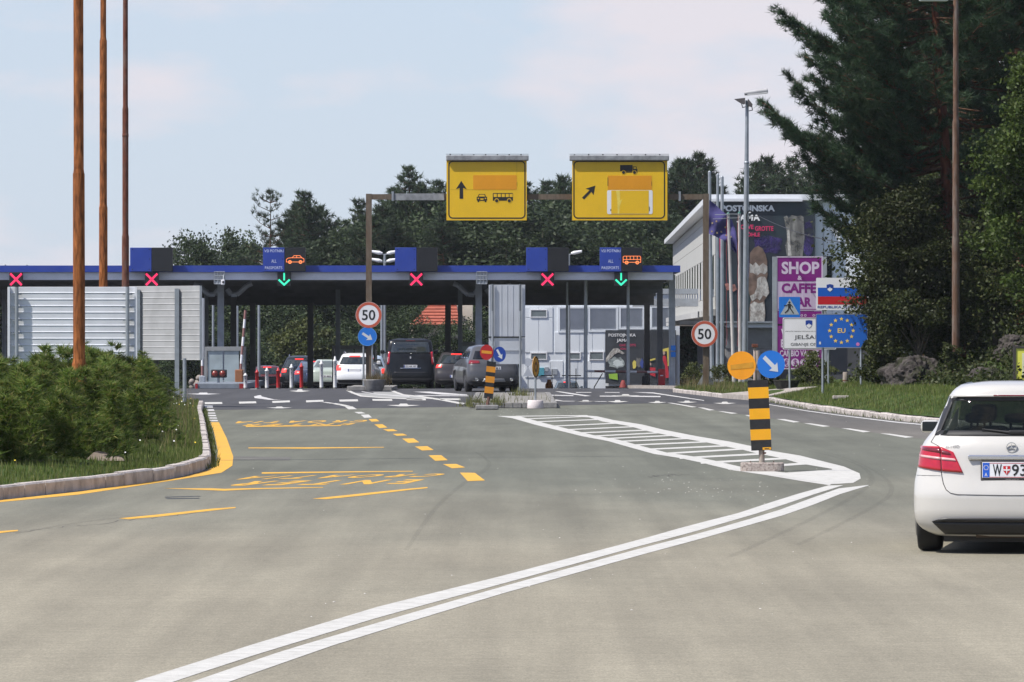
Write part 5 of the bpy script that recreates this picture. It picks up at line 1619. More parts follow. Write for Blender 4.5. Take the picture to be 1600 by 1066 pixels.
mb = MB(); mb.disc(*c, f.m(12), D2 - .05, .012, 36, .86); mb.build('red_disc', mat('deep red sheeting', (0.42, 0.012, 0.015), .45, 0, .06, 4), t)
a = f.rect(752.4, 547.8, 768.6, 552.8); mb = MB(); mb.plate(f.pl([(752.6, 547.4), (768.6, 549), (768.4, 553.6), (752.4, 552)]), D2 - .054, .003); mb.build('yellow_bar', mat('orange yellow bar', (0.72, 0.30, 0.02), .5), t)
c = f.p(780.6, 553.8)
mb = MB(); mb.disc(*c, f.m(12), D2 - .05, .012, 36, .82); mb.build('blue_disc', SIGN_DEEP, t)
mb = MB(); mb.plate(arrow_pts(c[0], c[1], math.radians(-62), f.m(17), f.m(3.2), f.m(6.4), f.m(8.6)), D2 - .054, .003); mb.build('arrow', SIGN_GREY, t)

isl = thing('traffic_island', 'low kerbed island with weeds under the big grey sign back', 'traffic island', GP(800, 634))
D3 = gd(638)
f3 = Face(D3)
xa, xb = f3.p(733, 0)[0], f3.p(871, 0)[0]
nk = 5
for i in range(nk):
    a_, b_ = xa + (xb - xa) * i / nk, xa + (xb - xa) * (i + 1) / nk
    for yy in (D3, 186.0):
        mb = MB(); mb.bbox(a_ + .01, yy, .004, b_ - .01, yy + .16, .15 + rnd.uniform(-.01, .01), .015); mb.build('kerb_stone', CONCRETE_GREY, isl)
nk = 26
for i in range(nk):
    a_, b_ = D3 + .17 + (185.9 - D3) * i / nk, D3 + .15 + (185.9 - D3) * (i + 1) / nk
    for xx in (xa, xb - .16):
        mb = MB(); mb.bbox(xx, a_, .004, xx + .16, b_, .15 + rnd.uniform(-.01, .01), .015); mb.build('kerb_stone', CONCRETE_GREY, isl)
mb = MB(); mb.box(xa + .17, D3 + .17, .004, xb - .17, 185.9, .125); mb.build('island_top', mat('island gravel', (0.22, 0.21, 0.19), .95, 0, .3, 3, .6, 30), isl)
wd = [(rnd.uniform(xa, xb), rnd.uniform(D3 - .1, D3 + 14), .1) for _ in range(80)] + [(rnd.gauss(f3.p(742, 0)[0], .18), rnd.gauss(D3 + .6, .7), .06) for _ in range(260)] + [(rnd.gauss(f3.p(774, 0)[0], .12), rnd.gauss(D3 + .6, .7), .1) for _ in range(140)] + [(rnd.gauss(f3.p(816, 0)[0], .16), rnd.gauss(D3 + 22, .7), .1) for _ in range(160)]
tag(blades('island_weeds', wd, .1, .32, .022, leaf_mat('weeds', [(0.09, 0.11, 0.03), (0.16, 0.15, 0.06), (0.07, 0.10, 0.02)]), lean=.6), kind='stuff')

t = thing('round_sign_stand', 'oval looking orange disc turned sideways on a white concrete drum', 'road sign', GP(837, 638))
D4 = gd(638.4) - .2
f = Face(D4)
c = f.p(836.6, 0)[0]
mb = MB(); mb.lathe((c, D4, 0), [(f.m(12.6), .004), (f.m(13), .03), (f.m(12.2), .21), (f.m(11.4), .225), (0, .226)], 28, closed=True); mb.build('concrete_drum', CONCRETE_WHITE, t)
mb = MB(); mb.tube((c, D4, .22), (c, D4, f.p(0, 560)[1]), f.m(1.7), n=10); mb.build('post', STEEL, t)
q = f.p(837.4, 573.6)
M = Matrix.Translation((q[0], D4 - .04, q[1])) @ Matrix.Rotation(math.radians(71), 4, 'Z')
mbd = MB(); mbd.disc(0, 0, f.m(16.6), 0, .012, 40); mbd.v = [tuple(M @ Vector(v)) for v in mbd.v]; mbd.build('disc', OCHRE, t)
mbd = MB(); mbd.ring(0, 0, f.m(14.6), f.m(16.6), -.004, .004, 40); mbd.v = [tuple(M @ Vector(v)) for v in mbd.v]; mbd.build('rim', BLACK, t)
mbd = MB(); mbd.ring(0, 0, f.m(4), f.m(8), -.004, .004, 24); mbd.v = [tuple(M @ Vector(v)) for v in mbd.v]; mbd.build('emblem', mat('dark ochre print', (0.2, 0.08, 0.02), .6), t)

# ------------------------------------------------------------------ big grey sign seen from behind
D5 = 182.0
f = Face(D5)
t = thing('large_road_sign', 'large grey sign seen from behind on two steel posts in mid road', 'road sign', (f.p(791, 0)[0], D5, .125))
a = f.rect(763.6, 445, 820.6, 526.4)
mb = MB(); mb.box(a[0], D5, a[1], a[2], D5 + .05, a[3]); mb.build('panel', ALU, t)
b = f.rect(763.6, 528.2, 820.6, 569)
mb = MB(); mb.box(b[0], D5, b[1], b[2], D5 + .05, b[3]); mb.build('panel', ALU, t)
mb = MB()
for i in range(7): x = a[0] + .02 + (a[2] - a[0] - .06) * i / 6; mb.box(x, D5 - .012, a[1] + .02, x + .025, D5 - .001, a[3] - .02)
mb.build('stiffener', ALU, t)
for px in (769.6, 812.8):
    x = f.p(px, 0)[0]
    mb = MB(); mb.tube((x, D5 - .07, .12), (x, D5 - .07, f.p(0, 486)[1]), .036, n=10); mb.build('post', STEEL, t)
    mb = MB(); mb.tube((x, D5 - .07, f.p(0, 486)[1]), (x, D5 - .07, f.p(0, 444)[1]), .034, n=10); mb.build('post', mat('dark grey post', (0.16, 0.18, 0.20), .5, .3), t)
for y in (526.6, 547):
    z = f.p(0, y)[1]; mb = MB(); mb.box(a[0], D5 - .035, z - .02, a[2], D5 - .002, z + .015); mb.build('clamp_rail', PLASTIC if y < 530 else ALU, t)
# two small grey sign backs behind it
t = thing('small_road_sign', 'small round and triangular sign backs on one thin post', 'road sign', P(825, 604, 232))
f = Face(232)
mb = MB(); mb.disc(*f.p(824.6, 566), f.m(6.4), 232, .02, 28); mb.build('round_plate', ALU, t)
mb = MB(); mb.plate(f.pl([(825, 573), (833, 588.4), (817, 588.4)]), 232, .02); mb.build('triangle_plate', ALU, t)
mb = MB(); x = f.p(825, 0)[0]; mb.tube((x, 232.05, zg(232)), (x, 232.05, f.p(0, 560)[1]), .025, n=8); mb.build('post', STEEL, t)

# ------------------------------------------------------------------ boards behind the bushes on the left
DP = 118.0
f = Face(DP, 0, 380, 3.3324)
t = thing('sign_board', 'wide white sheet board seen from behind above the bushes', 'sign board', P(110, 640, DP))
a = f.rect(40, 228, 714, 636)
mb = MB(); mb.box(a[0], DP + .03, a[1], a[2], DP + .05, a[3]); mb.build('backing', WHITE_SHEET, t)
for x in (a[0], a[2] - .05): mb = MB(); mb.box(x, DP - .05, a[1], x + .05, DP + .029, a[3]); mb.build('edge_frame', WHITE_SHEET, t)
n = 12
for i in range(n):
    z0_, z1_ = a[1] + (a[3] - a[1]) * i / n, a[1] + (a[3] - a[1]) * (i + 1) / n
    mb = MB()
    pr = [(0, .0), (-.018, .004), (-.02, .016), (-.006, .024), (-.012, (z1_ - z0_) - .004), (0, (z1_ - z0_))]
    vs = [(a[0] + .052, DP + .028 + y, z0_ + z) for y, z in pr] + [(a[2] - .052, DP + .028 + y, z0_ + z) for y, z in pr]
    mb.add(vs, [(k, k + 6, k + 7, k + 1) for k in range(5)]); mb.build('slat', WHITE_SHEET, t)
for px in (89, 665):
    x = f.p(px, 0)[0]
    mb = MB(); mb.tube((x, DP - .09, left_h(x, DP)), (x, DP - .09, a[3]), .04, n=12); mb.build('post', STEEL, t)
    for py in (266, 335, 402, 470, 536, 602):
        z = f.p(0, py)[1]
        mb = MB(); mb.box(x - .1, DP - .07, z - .012, x + .1, DP - .02, z + .012); mb.build('clamp', STEEL, t)
t = thing('sign_board', 'grey slatted board turned aslant, partly hidden by the white board', 'sign board', P(290, 640, 159))
DQ = 158.0
f = Face(DQ, 0, 380, 3.3324)
A0, A1 = f.p(640, 226), f.p(1040, 222)
xa_, xb_, zt_, zb_ = A0[0], A1[0], f.p(0, 222)[1], f.p(0, 610)[1]
yw = lambda x: DQ + (xb_ - x) * .9
n = 12
for i in range(n):
    z0_, z1_ = zb_ + (zt_ - zb_) * i / n, zb_ + (zt_ - zb_) * (i + 1) / n
    h = z1_ - z0_
    mb = MB()
    pr = [(0, 0), (-.018, .006), (-.02, .022), (-.005, .032), (-.01, h - .006), (0, h)]
    vs = [(xa_, yw(xa_) + y, z0_ + z) for y, z in pr] + [(xb_, yw(xb_) + y, z0_ + z) for y, z in pr]
    mb.add(vs, [(k, k + 6, k + 7, k + 1) for k in range(5)]); mb.build('slat', mat('grey slat sheet', (0.42, 0.42, 0.43), .5, .15, .08, 2, dirt=(.28, .28, .28), dirt_amt=.4), t)
mb = MB(); mb.box(xb_, DQ - .05, zb_, xb_ + .06, DQ + .05, zt_); mb.build('edge_frame', STEEL, t)
for px, ptop in ((916, 236), (700, 240)):
    x = f.p(px, 0)[0]; y = yw(x) - .12
    mb = MB(); mb.box(x - .06, y - .05, left_h(x, 156) - .02, x + .06, y + .05, f.p(0, ptop)[1]); mb.build('post', STEEL, t)
t = thing('narrow_road_sign', 'narrow grey board edge on a thin post beside the slatted board', 'road sign', P(288, 634, 152))
x = P(288.4, 0, 152)[0]
mb = MB(); mb.tube((x, 152, left_h(x, 152)), (x, 152, P(0, 560, 152)[2]), .05, n=10); mb.build('post', STEEL, t)
f = Face(165)
a = f.rect(312.6, 466, 318, 562); mb = MB(); mb.box(a[0], 165, a[1], a[2], 165.6, a[3]); o = mb.build('panel', ALU, t)

# ------------------------------------------------------------------ rusty stepped poles
def stepped_pole(lab, px, d, m, segs, ground, lean=0.0, collars=(), top=14.0, lamp=None):
    """segs: (z where the section starts, radius)"""
    x = P(px, 0, d)[0]
    t = thing('rusty_pole', lab, 'pole', (x, d, ground), 'tall rusty stepped poles')
    for i, (z0_, r) in enumerate(segs):
        z1_ = segs[i + 1][0] if i + 1 < len(segs) else top
        mb = MB()
        lx = lambda z: x + lean * (z - 2)
        mb.tube((lx(z0_), d, z0_), (lx(z1_), d, z1_), r, r * .985, 20, caps=False)
        if i: mb.tube((lx(z0_), d, z0_ - .05), (lx(z0_ + .07), d, z0_ + .07), segs[i - 1][1] * 1.0, r, 20, caps=False)
        mb.build('pole_section', m[i % len(m)], t)
    for z, r, h in collars:
        mb = MB(); mb.lathe((x + lean * (z - 2), d, z), [(r - .01, -h), (r, -h * .8), (r, h * .8), (r - .01, h)], 20); mb.build('collar', m[0], t)
    return t


x = P(122, 0, 89)[0]
t = stepped_pole('nearest and thickest orange rusty pole rising out of the bushes', 123.6, 89.0, [RUST, RUST, RUST], [(.2, .115), (1.54, .094), (4.51, .079), (8.1, .064)], .2, -.0022, ((1.52, .108, .03),))
mb = MB(); mb.box(x - .0, 88.86, .35, x + .09, 88.9, 1.25); mb.build('door_strip', RUST_GREY, t)
stepped_pole('middle orange rusty pole behind the white board', 161.4, 124.0, [RUST, RUST], [(.2, .115), (1.54, .094), (4.78, .081), (8.42, .064)], .2, 0, ((4.74, .088, .03),))
stepped_pole('thinnest dark reddish rusty pole beside the blank lane board', 196, 148.0, [RUST_DARK, RUST_DARK], [(.2, .115), (1.54, .094), (4.57, .080), (7.9, .066)], .2, 0, ((7.2, .084, .05),))
xq = P(1493, 0, 156)[0]
t = stepped_pole('grey brown rusty pole in front of the dark trees on the right', 1493.4, 156.0, [RUST_GREY, RUST_GREY], [(right_h(xq, 156) - .1, .125), (1.28, .105), (4.62, .092), (7.86, .075)], right_h(xq, 156), 0, ((1.26, .128, .04),), top=11.3)
mb = MB(); mb.box(xq - .125, 155.86, right_h(xq, 156), xq - .06, 155.9, .98); mb.build('cable_guard', ALU, t)
mb = MB(); A = Vector((xq, 156, 11.2)); B = Vector((xq - .55, 156, 11.26)); mb.tube(A, B, .03); mb.build('lamp_arm', STEEL, t)
mb = MB(); mb.bbox(xq - 1.0, 155.85, 11.16, xq - .2, 156.15, 11.3, .04); mb.build('lamp_head', SIGN_WHITE, t)

# ------------------------------------------------------------------ masts, flag, lamp post on the right
for px, px2, yt, d, r, lab in ((1108.6, 1112.6, 270, 226, .085, 'tall grey mast carrying the blue flag'), (1121.4, 1121, 274, 230, .075, 'second tall grey mast right of the flag mast'), (1128.4, 1128, 278, 234, .09, 'third tall grey mast, thickest beside the billboard')):
    A, B = P(px, yt, d), P(px2, 590, d)
    z0 = right_h(B[0], min(d, 240)) if d < 240 else 0
    t = thing('flag_mast', lab, 'mast', (B[0], d, z0), 'grey masts in front of the billboard')
    mb = MB(); mb.tube((B[0], d, z0), A, r, r * .72, 14); mb.build('shaft', STEEL, t)
    mb = MB(); mb.box(B[0] - .2, d - .2, z0, B[0] + .2, d + .2, z0 + .05); mb.build('base_plate', STEEL, t)
    mb = MB(); mb.lathe(A, [(r * .7, 0), (r * .8, .03), (.0, .09)], 12, closed=True); mb.build('cap', STEEL, t)
for px, px2, yt, lab in ((1138, 1147, 335, 'pale flagpole leaning left, with a bare cross arm'), (1155.4, 1156.6, 334, 'upright pale flagpole between the leaning pole and lamp post')):
    d = 219 if px < 1150 else 217
    A, B = P(px, yt, d), P(px2, 600, d)
    z0 = right_h(B[0], d)
    t = thing('flagpole', lab, 'flagpole', (B[0], d, z0), 'pale flagpoles by the lamp post')
    mb = MB(); mb.tube((B[0], d, z0), A, .075, .055, 14); mb.build('shaft', mat('pale painted pole', (0.50, 0.47, 0.45), .6, 0, .1, 4), t)
    mb = MB(); mb.tube((A[0] + .04, d - .06, A[2] - .02), (A[0] - .52, d - .06, A[2] - .02), .016, n=6); mb.tube((A[0] + .03, d - .06, A[2] - .16), (A[0] - .6, d - .06, A[2] - .18), .012, n=6); mb.build('cross_arm', STEEL, t)
    mb = MB(); mb.lathe(A, [(.055, 0), (.07, .03), (.0, .1)], 12, closed=True); mb.build('cap', mat('green cap', (0.08, 0.22, 0.18), .5), t)
    mb = MB(); mb.path([(A[0] - .08, d - .08, A[2] - .1 - .45 * i) if i % 2 else (A[0] - .05, d - .09, A[2] - .1 - .45 * i) for i in range(12)], .007, 4); mb.build('halyard', mat('red cord', (0.35, 0.03, 0.03), .8), t)
# blue flag with stars hanging from the first mast
DF = 225.8
f = Face(DF, 1030, 260, 2.961)
t = thing('star_flag', 'faded blue flag with gold stars hanging slack from the tall mast', 'flag', P(1112, 330, DF))
outer = [(232, 155), (262, 178), (292, 208), (318, 228), (338, 250), (354, 300), (360, 355), (358, 400)]
inner = [(228, 310), (240, 318), (256, 322), (272, 330), (288, 338), (306, 350), (330, 376), (357, 404)]
nu, nv = 28, 14
vs, fs = [], []
def along_l(L, k):
    s = k * (len(L) - 1); i = min(int(s), len(L) - 2); g = s - i
    return (L[i][0] + (L[i + 1][0] - L[i][0]) * g, L[i][1] + (L[i + 1][1] - L[i][1]) * g)
def flag_pt(u, v):
    a_, b_ = along_l(outer, u), along_l(inner, u)
    p = f.p(a_[0] + (b_[0] - a_[0]) * v, a_[1] + (b_[1] - a_[1]) * v)
    return (p[0], DF + .12 * math.sin(u * 13 + v * 2.5) * min(1, u * 3) + .05 * math.sin(v * 9 + u * 5), p[1])
for i in range(nu + 1):
    for j in range(nv + 1): vs.append(flag_pt(i / nu, j / nv))
for i in range(nu):
    for j in range(nv): fs.append((i * (nv + 1) + j, (i + 1) * (nv + 1) + j, (i + 1) * (nv + 1) + j + 1, i * (nv + 1) + j + 1))
mb = MB(); mb.smooth = True; mb.add(vs, fs); mb.build('cloth', mat('faded blue cloth', (0.055, 0.048, 0.17), .9, 0, .15, 2), t)


def star(mb, cx, cz, R, y, rot=0.0, t_=.003):
    pts = []
    for i in range(10):
        a_ = math.pi / 2 + rot + i * math.pi / 5
        r_ = R if i % 2 == 0 else R * .42
        pts.append((cx + r_ * math.cos(a_), cz + r_ * math.sin(a_)))
    mb.plate(pts, y, t_)


mb = MB()
for u, v in ((.12, .62), (.15, .88), (.22, .48), (.33, .85), (.45, .72), (.5, .45), (.62, .7), (.72, .5), (.6, .3)):
    p = flag_pt(u, v); star(mb, p[0], p[2], .055, p[1] - .03, u)
mb.build('star', mat('faded gold', (.45, .34, .16), .7), t)
# lamp post
DL = 213.0
A, B = P(1167.4, 157, DL), P(1163.6, 600, DL)
z0 = right_h(B[0], DL)
t = thing('lamp_post', 'tall grey street lamp with tilted lamp head and floodlight', 'street lamp', (B[0], DL, z0))
M0 = Vector((B[0], DL, z0)); M1 = Vector(A); mid = M0.lerp(M1, .78)
mb = MB(); mb.tube(M0, mid, .115, .09, 16, caps=False); mb.tube(mid, M1, .08, .062, 16); mb.build('shaft', STEEL, t)
mb = MB(); mb.lathe(mid, [(.09, -.05), (.1, -.03), (.1, .03), (.08, .05)], 16); mb.build('collar', STEEL, t)
f = Face(DL, 1130, 120, 5.33)
H0, H1 = f.p(176, 140), f.p(372, 116)
mb = MB(); A_, B_ = Vector((H0[0], DL, H0[1])), Vector((H1[0], DL, H1[1]))
for k0, k1, r0, r1 in ((0, .15, .075, .085), (.15, .55, .085, .10), (.55, .95, .10, .105), (.95, 1.0, .105, .09)):
    mb.tube(A_.lerp(B_, k0), A_.lerp(B_, k1), r0, r1, 12)
mb.build('lamp_head', mat('grey lamp shell', (0.42, 0.42, 0.43), .5, .1, .1, 4), t)
mb = MB(); mb.plate([f.p(*q) for q in ((200, 158), (360, 138), (372, 134), (372, 128), (200, 148))], DL - .11, .2); mb.build('lamp_lens', mat('lamp lens', (0.6, 0.6, 0.6), .2), t)
mb = MB(); mb.plate(f.pl([(92, 188), (180, 178), (182, 226), (172, 232), (146, 222)]), DL - .25, .3); mb.build('floodlight', mat('dark lamp shell', (0.10, 0.09, 0.09), .5), t)
mb = MB(); mb.plate(f.pl([(206, 186), (244, 232), (238, 254), (206, 244)]), DL - .2, .3); mb.build('floodlight', mat('dark lamp shell', None), t)
mb = MB(); mb.stroke(f.pl([(152, 224), (160, 258), (186, 252)]), .03, DL - .15, .03); mb.stroke(f.pl([(238, 250), (242, 280), (214, 286)]), .03, DL - .15, .03); mb.build('bracket', PLASTIC, t)
mb = MB(); c = f.p(0, 0); q = Face(DL, 1090, 290, 6.957).p(568, 345); mb.ring(q[0], q[1], .20, .26, DL - .14, .03, 24, .6)
mb.build('cable_loop', PLASTIC, t)
t = thing('overhead_cable', 'thin dark cable sagging from the lamp post to the trees', 'cable')
A, B = Vector(P(1186, 338, DL)), Vector(P(1345, 382, 190))
mb = MB(); mb.path([A.lerp(B, i / 14) - Vector((0, 0, .5 * (1 - (2 * i / 14 - 1) ** 2) * .4)) for i in range(15)], .014, 5); mb.path([Vector(P(1164, 340, DL)), A], .014, 5); mb.build('wire', PLASTIC, t)

# ------------------------------------------------------------------ signs on the right verge
def posts(t, f, d, pxs, ytop, r=.032, m=STEEL, base=None):
    for px in pxs:
        x = f.p(px, 0)[0]
        mb = MB(); mb.tube((x, d + .06, right_h(x, d) - .05 if base is None else base), (x, d + .06, f.p(0, ytop)[1]), r, n=10); mb.build('post', m, t)


DS = 212.0
f = Face(DS, 1030, 260, 2.961)
t = thing('shop_sign', 'tall purple and lilac shop and bar sign on grey posts', 'advertising sign', P(1249, 600, DS))
for px in (1210.4, 1288.6):
    x = P(px, 0, DS)[0]
    mb = MB(); mb.box(x - .08, DS - .02, right_h(x, DS) - .3, x + .08, DS + .14, f.p(0, 418)[1]); mb.build('post', STEEL_PAINT, t)
def sheet_panel(r, m, nm='panel'):
    a_ = f.rect(*r); mb_ = MB(); mb_.box(a_[0], DS, a_[1], a_[2], DS + .05, a_[3]); mb_.build(nm, m, t)
sheet_panel((545, 420, 753, 532), PURPLE); sheet_panel((545, 533.4, 753, 668), mat('striped lilac sheeting', (0.55, 0.44, 0.60), .5, 0, .12, 1, stretch=(14, 1, .05))); sheet_panel((545, 671, 753, 730), PURPLE); sheet_panel((545, 737, 753, 936), PURPLE)
mb = MB(); a = f.rect(542, 417, 756, 939); mb.frame([(a[0], a[1]), (a[2], a[1]), (a[2], a[3]), (a[0], a[3])], [(a[0] + .04, a[1] + .04), (a[2] - .04, a[1] + .04), (a[2] - .04, a[3] - .04), (a[0] + .04, a[3] - .04)], DS - .012, .06); mb.build('frame', LILAC, t)
mb = MB(); text_in(mb, 'SHOP', *f.rect(566, 441, 741, 499), DS - .004, .035); text_in(mb, '&', *f.rect(640, 506, 661, 526), DS - .004, .03); mb.build('lettering', LILAC, t)
mb = MB(); text_in(mb, 'CAFFE', *f.rect(566, 541, 728, 587), DS - .004, .045); text_in(mb, 'BAR', *f.rect(610, 606, 706, 650), DS - .004, .045); mb.build('lettering', PURPLE, t)
mb = MB(); a = f.rect(549, 660, 749, 663); mb.box(a[0], DS - .003, a[1], a[2], DS - .001, a[3]); mb.build('rule', PURPLE, t)
mb = MB()
for px in (660, 676, 715): c = f.p(px, 690); mb.ring(c[0], c[1], .025, .045, DS - .004, .003, 14)
mb.build('ornament', LILAC, t)
mb = MB(); text_in(mb, 'WECHSEL', *f.rect(563, 752, 742, 790), DS - .004, .03); text_in(mb, 'EXCHANGE', *f.rect(563, 800, 742, 838), DS - .004, .03); text_in(mb, 'CAMBIO VALUTE', *f.rect(558, 851, 738, 880), DS - .004, .03); mb.build('lettering', LILAC, t)
for cx, s in ((588, '€'), (629, '$'), (671, '£'), (712, '¥')):
    c = f.p(cx, 908)
    mb = MB(); mb.disc(*c, f.m(19), DS - .004, .003, 26); mb.build('coin_disc', LILAC, t)
    a = f.rect(cx - 8, 893, cx + 8, 923); mb = MB(); text_in(mb, s, *a, DS - .008, .015); mb.build('lettering', PURPLE, t)

D6 = 186.0
f = Face(D6, 1030, 260, 2.961)
t = thing('crossing_sign', 'blue square pedestrian crossing sign with walking figure', 'road sign', P(1233, 616, D6))
a = f.rect(554, 604, 652, 699)
mb = MB(); mb.plate(rrect(*a, .03), D6, .02); mb.build('plate', SIGN_BLUE, t)
mb = MB(); mb.plate(f.pl([(604, 612), (648, 686), (560, 686)]), D6 - .004, .003); mb.build('triangle', mat('grey triangle sheeting', (0.36, 0.40, 0.42), .5), t)
mb = MB()
fz = Face(D6, 1100, 420, 5.329)
c = fz.p(711, 281); mb.disc(c[0], c[1], fz.m(9), D6 - .008, .003, 16)
mb.plate(fz.pl([(702, 292), (720, 292), (724, 310), (722, 330), (700, 330), (700, 310)]), D6 - .008, .003)
for L_, w in (([(703, 297), (684, 308), (668, 306)], 7), ([(720, 297), (734, 312), (738, 322)], 6), ([(706, 328), (696, 350), (676, 366)], 9), ([(716, 328), (730, 348), (744, 370)], 9)): mb.stroke(fz.pl(L_), fz.m(w), D6 - .011, .003)
mb.build('walking_figure', BLACK, t)
posts(t, f, D6, (603,), 640)

D7 = 179.0
f = Face(D7, 1100, 420, 5.329)
t = thing('town_sign', 'white bilingual border notice board with a small shield emblem', 'road sign', P(1265, 616, D7))
t['label'] = 'white place name board reading JELŠANE, partly behind the star sign'
a = f.rect(656, 408, 1100, 672)
mb = MB(); mb.plate(rrect(*a, .04), D7, .03); mb.build('plate', SIGN_WHITE, t)
mb = MB(); mb.frame(rrect(a[0] + .02, a[1] + .02, a[2] - .02, a[3] - .02, .04), rrect(a[0] + .04, a[1] + .04, a[2] - .04, a[3] - .04, .03), D7 - .003, .003); mb.build('border', mat('grey line', (0.2, 0.2, 0.2), .5), t)
mb = MB()
text_in(mb, 'JELŠANE', *f.rect(752, 546, 1010, 596), D7 - .004, .005); text_in(mb, 'GIBANJE OMEJENO', *f.rect(722, 618, 1060, 650), D7 - .004)
text_in(mb, 'OBMOČJE MEJNEGA PREHODA ZA MEDNARODNI PROMET', *f.rect(676, 515, 1080, 527), D7 - .004)
mb.build('lettering', BLACK, t)


def shield(t_, f_, y, pts_px, inner=None):
    mb_ = MB(); mb_.plate(f_.pl(pts_px), y, .003); mb_.build('shield', SIGN_DEEP, t_)
    xs = [p[0] for p in pts_px]; ys_ = [p[1] for p in pts_px]
    x0_, x1_, y0_, y1_ = min(xs), max(xs), min(ys_), max(ys_)
    w, h = x1_ - x0_, y1_ - y0_
    q = [(x0_ + w * u, y0_ + h * v) for u, v in ((.1, .62), (.3, .5), (.38, .56), (.5, .34), (.62, .56), (.7, .5), (.9, .62), (.78, .78), (.5, .95), (.22, .78))]
    mb_ = MB(); mb_.plate(f_.pl(q), y - .004, .003); mb_.build('mountain', SIGN_WHITE, t_)


shield(t, f, D7 - .004, [(846, 432), (874, 428), (902, 432), (902, 468), (892, 486), (874, 498), (856, 486), (846, 468)])
posts(t, f, D7, (715, 1037), 420)

D8 = 172.0
f = Face(D8, 1100, 420, 5.329)
t = thing('country_sign', 'white blue red country sign with shield, half hidden by leaves', 'road sign', P(1310, 610, D8))
W0, W1 = 934, 1372
a = f.rect(W0, 76, W1, 344)
mb = MB(); mb.plate(rrect(*a, .03), D8, .03); mb.build('plate', SIGN_WHITE, t)
for y0_, y1_, m_, nm in ((158, 231, SIGN_FLAG_BLUE, 'blue_band'), (231.5, 298, SIGN_FLAG_RED, 'red_band')):
    a = f.rect(948, y0_, 1360, y1_); mb = MB(); mb.box(a[0], D8 - .004, a[1], a[2], D8 - .001, a[3]); mb.build(nm, m_, t)
shield(t, f, D8 - .008, [(1021, 134), (1048, 128), (1076, 134), (1076, 166), (1066, 182), (1048, 194), (1031, 182), (1021, 166)])
mb = MB(); text_in(mb, 'REPUBLIKA SLOVENIJA', *f.rect(946, 309, 1352, 336), D8 - .004, .02); mb.build('lettering', SIGN_DEEP, t)
posts(t, f, D8, (990, 1310), 90)

D9 = 161.0
f = Face(D9, 1100, 420, 5.329)
t = thing('union_sign', 'blue sign with a ring of gold stars around the letters EU', 'road sign', P(1316, 615, D9))
a = f.rect(930, 376, 1364, 660)
mb = MB(); mb.plate(rrect(*a, .04), D9, .03); mb.build('plate', mat('star sign blue', (0.008, 0.115, 0.50), .45, 0, .07, 2), t)
mb = MB(); mb.frame(rrect(*a, .04), rrect(a[0] + .02, a[1] + .02, a[2] - .02, a[3] - .02, .03), D9 - .003, .003); mb.build('rim', STEEL, t)
mb = MB()
c = f.p(1144, 516)
for i in range(12): star(mb, c[0] + f.m(98) * math.sin(i * math.pi / 6), c[1] + f.m(98) * math.cos(i * math.pi / 6), f.m(18.5), D9 - .004)
text_in(mb, 'EU', *f.rect(1113, 497, 1178, 535), D9 - .004, .02); mb.build('star', GOLD, t)
a = f.rect(958, 608, 974, 630); mb = MB(); mb.box(a[0], D9 - .004, a[1], a[2], D9 - .002, a[3]); mb.build('sticker', SIGN_GREY, t)
c = f.p(1281, 629); mb = MB(); mb.disc(c[0], c[1], f.m(15), D9 - .004, .002, 18); mb.build('sticker', mat('pink sticker', (0.62, 0.20, 0.48), .5), t)
posts(t, f, D9, (990, 1309), 400, .036)

# small things on the verge
d = 181.0
x = P(1229, 0, d)[0]
t = thing('planter_tub', 'low black rubber tub on the verge under the notice board', 'planter', (x, d, right_h(x, d)))
z = right_h(x, d)
mb = MB(); mb.lathe((x, d, z), [(.30, .0), (.36, .1), (.42, .26), (.44, .28), (.40, .28), (.37, .2)], 26); mb.build('tub', mat('old black rubber', (0.03, 0.028, 0.026), .9, 0, .3, 6, dirt=(.09, .08, .07), dirt_amt=.6, dirt_scale=6), t)
mb = MB(); mb.lathe((x, d, z), [(.0, .21), (.38, .2)], 26, closed=True); mb.build('soil', EARTH, t)
d = 195
x = P(1179.4, 0, d)[0]
t = thing('marker_post', 'short pale post with rusty red cap behind the orange disc', 'post', (x, d, right_h(x, d)))
mb = MB(); mb.tube((x, d, right_h(x, d)), (x, d, P(0, 540, d)[2]), .05, n=12); mb.build('shaft', mat('pale pinkish post', (0.45, 0.36, 0.33), .7, 0, .15, 5), t)
a = Face(d).rect(1174.6, 537.6, 1184.6, 543); mb = MB(); mb.bbox(a[0], d - .1, a[1], a[2], d + .1, a[3], .015); mb.build('cap', RUST_DARK, t)
for px, py0, py1, d, lab in ((1321, 590, 611, 168, 'weathered wooden stump post under the star sign'),):
    x = P(px, 0, d)[0]; z = right_h(x, d)
    t = thing('wooden_stump', lab, 'stump', (x, d, z))
    mb = MB(); mb.lathe((x, d, z), [(.085, 0), (.08, .1), (.078, .36), (.06, .38), (.0, .375)], 14, closed=True); mb.build('stump', WOOD_OLD, t)
    mb = MB(); mb.lathe((x, d, z), [(.084, .12), (.084, .15)], 14); mb.build('wire_band', RUST_DARK, t)
d = 152
x = P(1314, 0, d)[0]; z = right_h(x, d)
t = thing('drain_lid', 'small pale concrete slab lying in the verge grass', 'slab', (x, d, z))
mb = MB(); mb.bbox(x - .22, d - .2, z, x + .22, d + .2, z + .09, .02); mb.build('slab', CONCRETE, t)
d = 140.0
f = Face(d)
t = thing('yellow_board', 'bright yellow advertising board in a dark frame at the right edge', 'advertising sign', P(1606, 600, d))
a = f.rect(1587.5, 544.6, 1650, 596)
mb = MB(); mb.box(a[0], d, a[1], a[2], d + .04, a[3]); mb.build('panel', mat('lime yellow sheet', (0.72, 0.70, 0.10), .5), t)
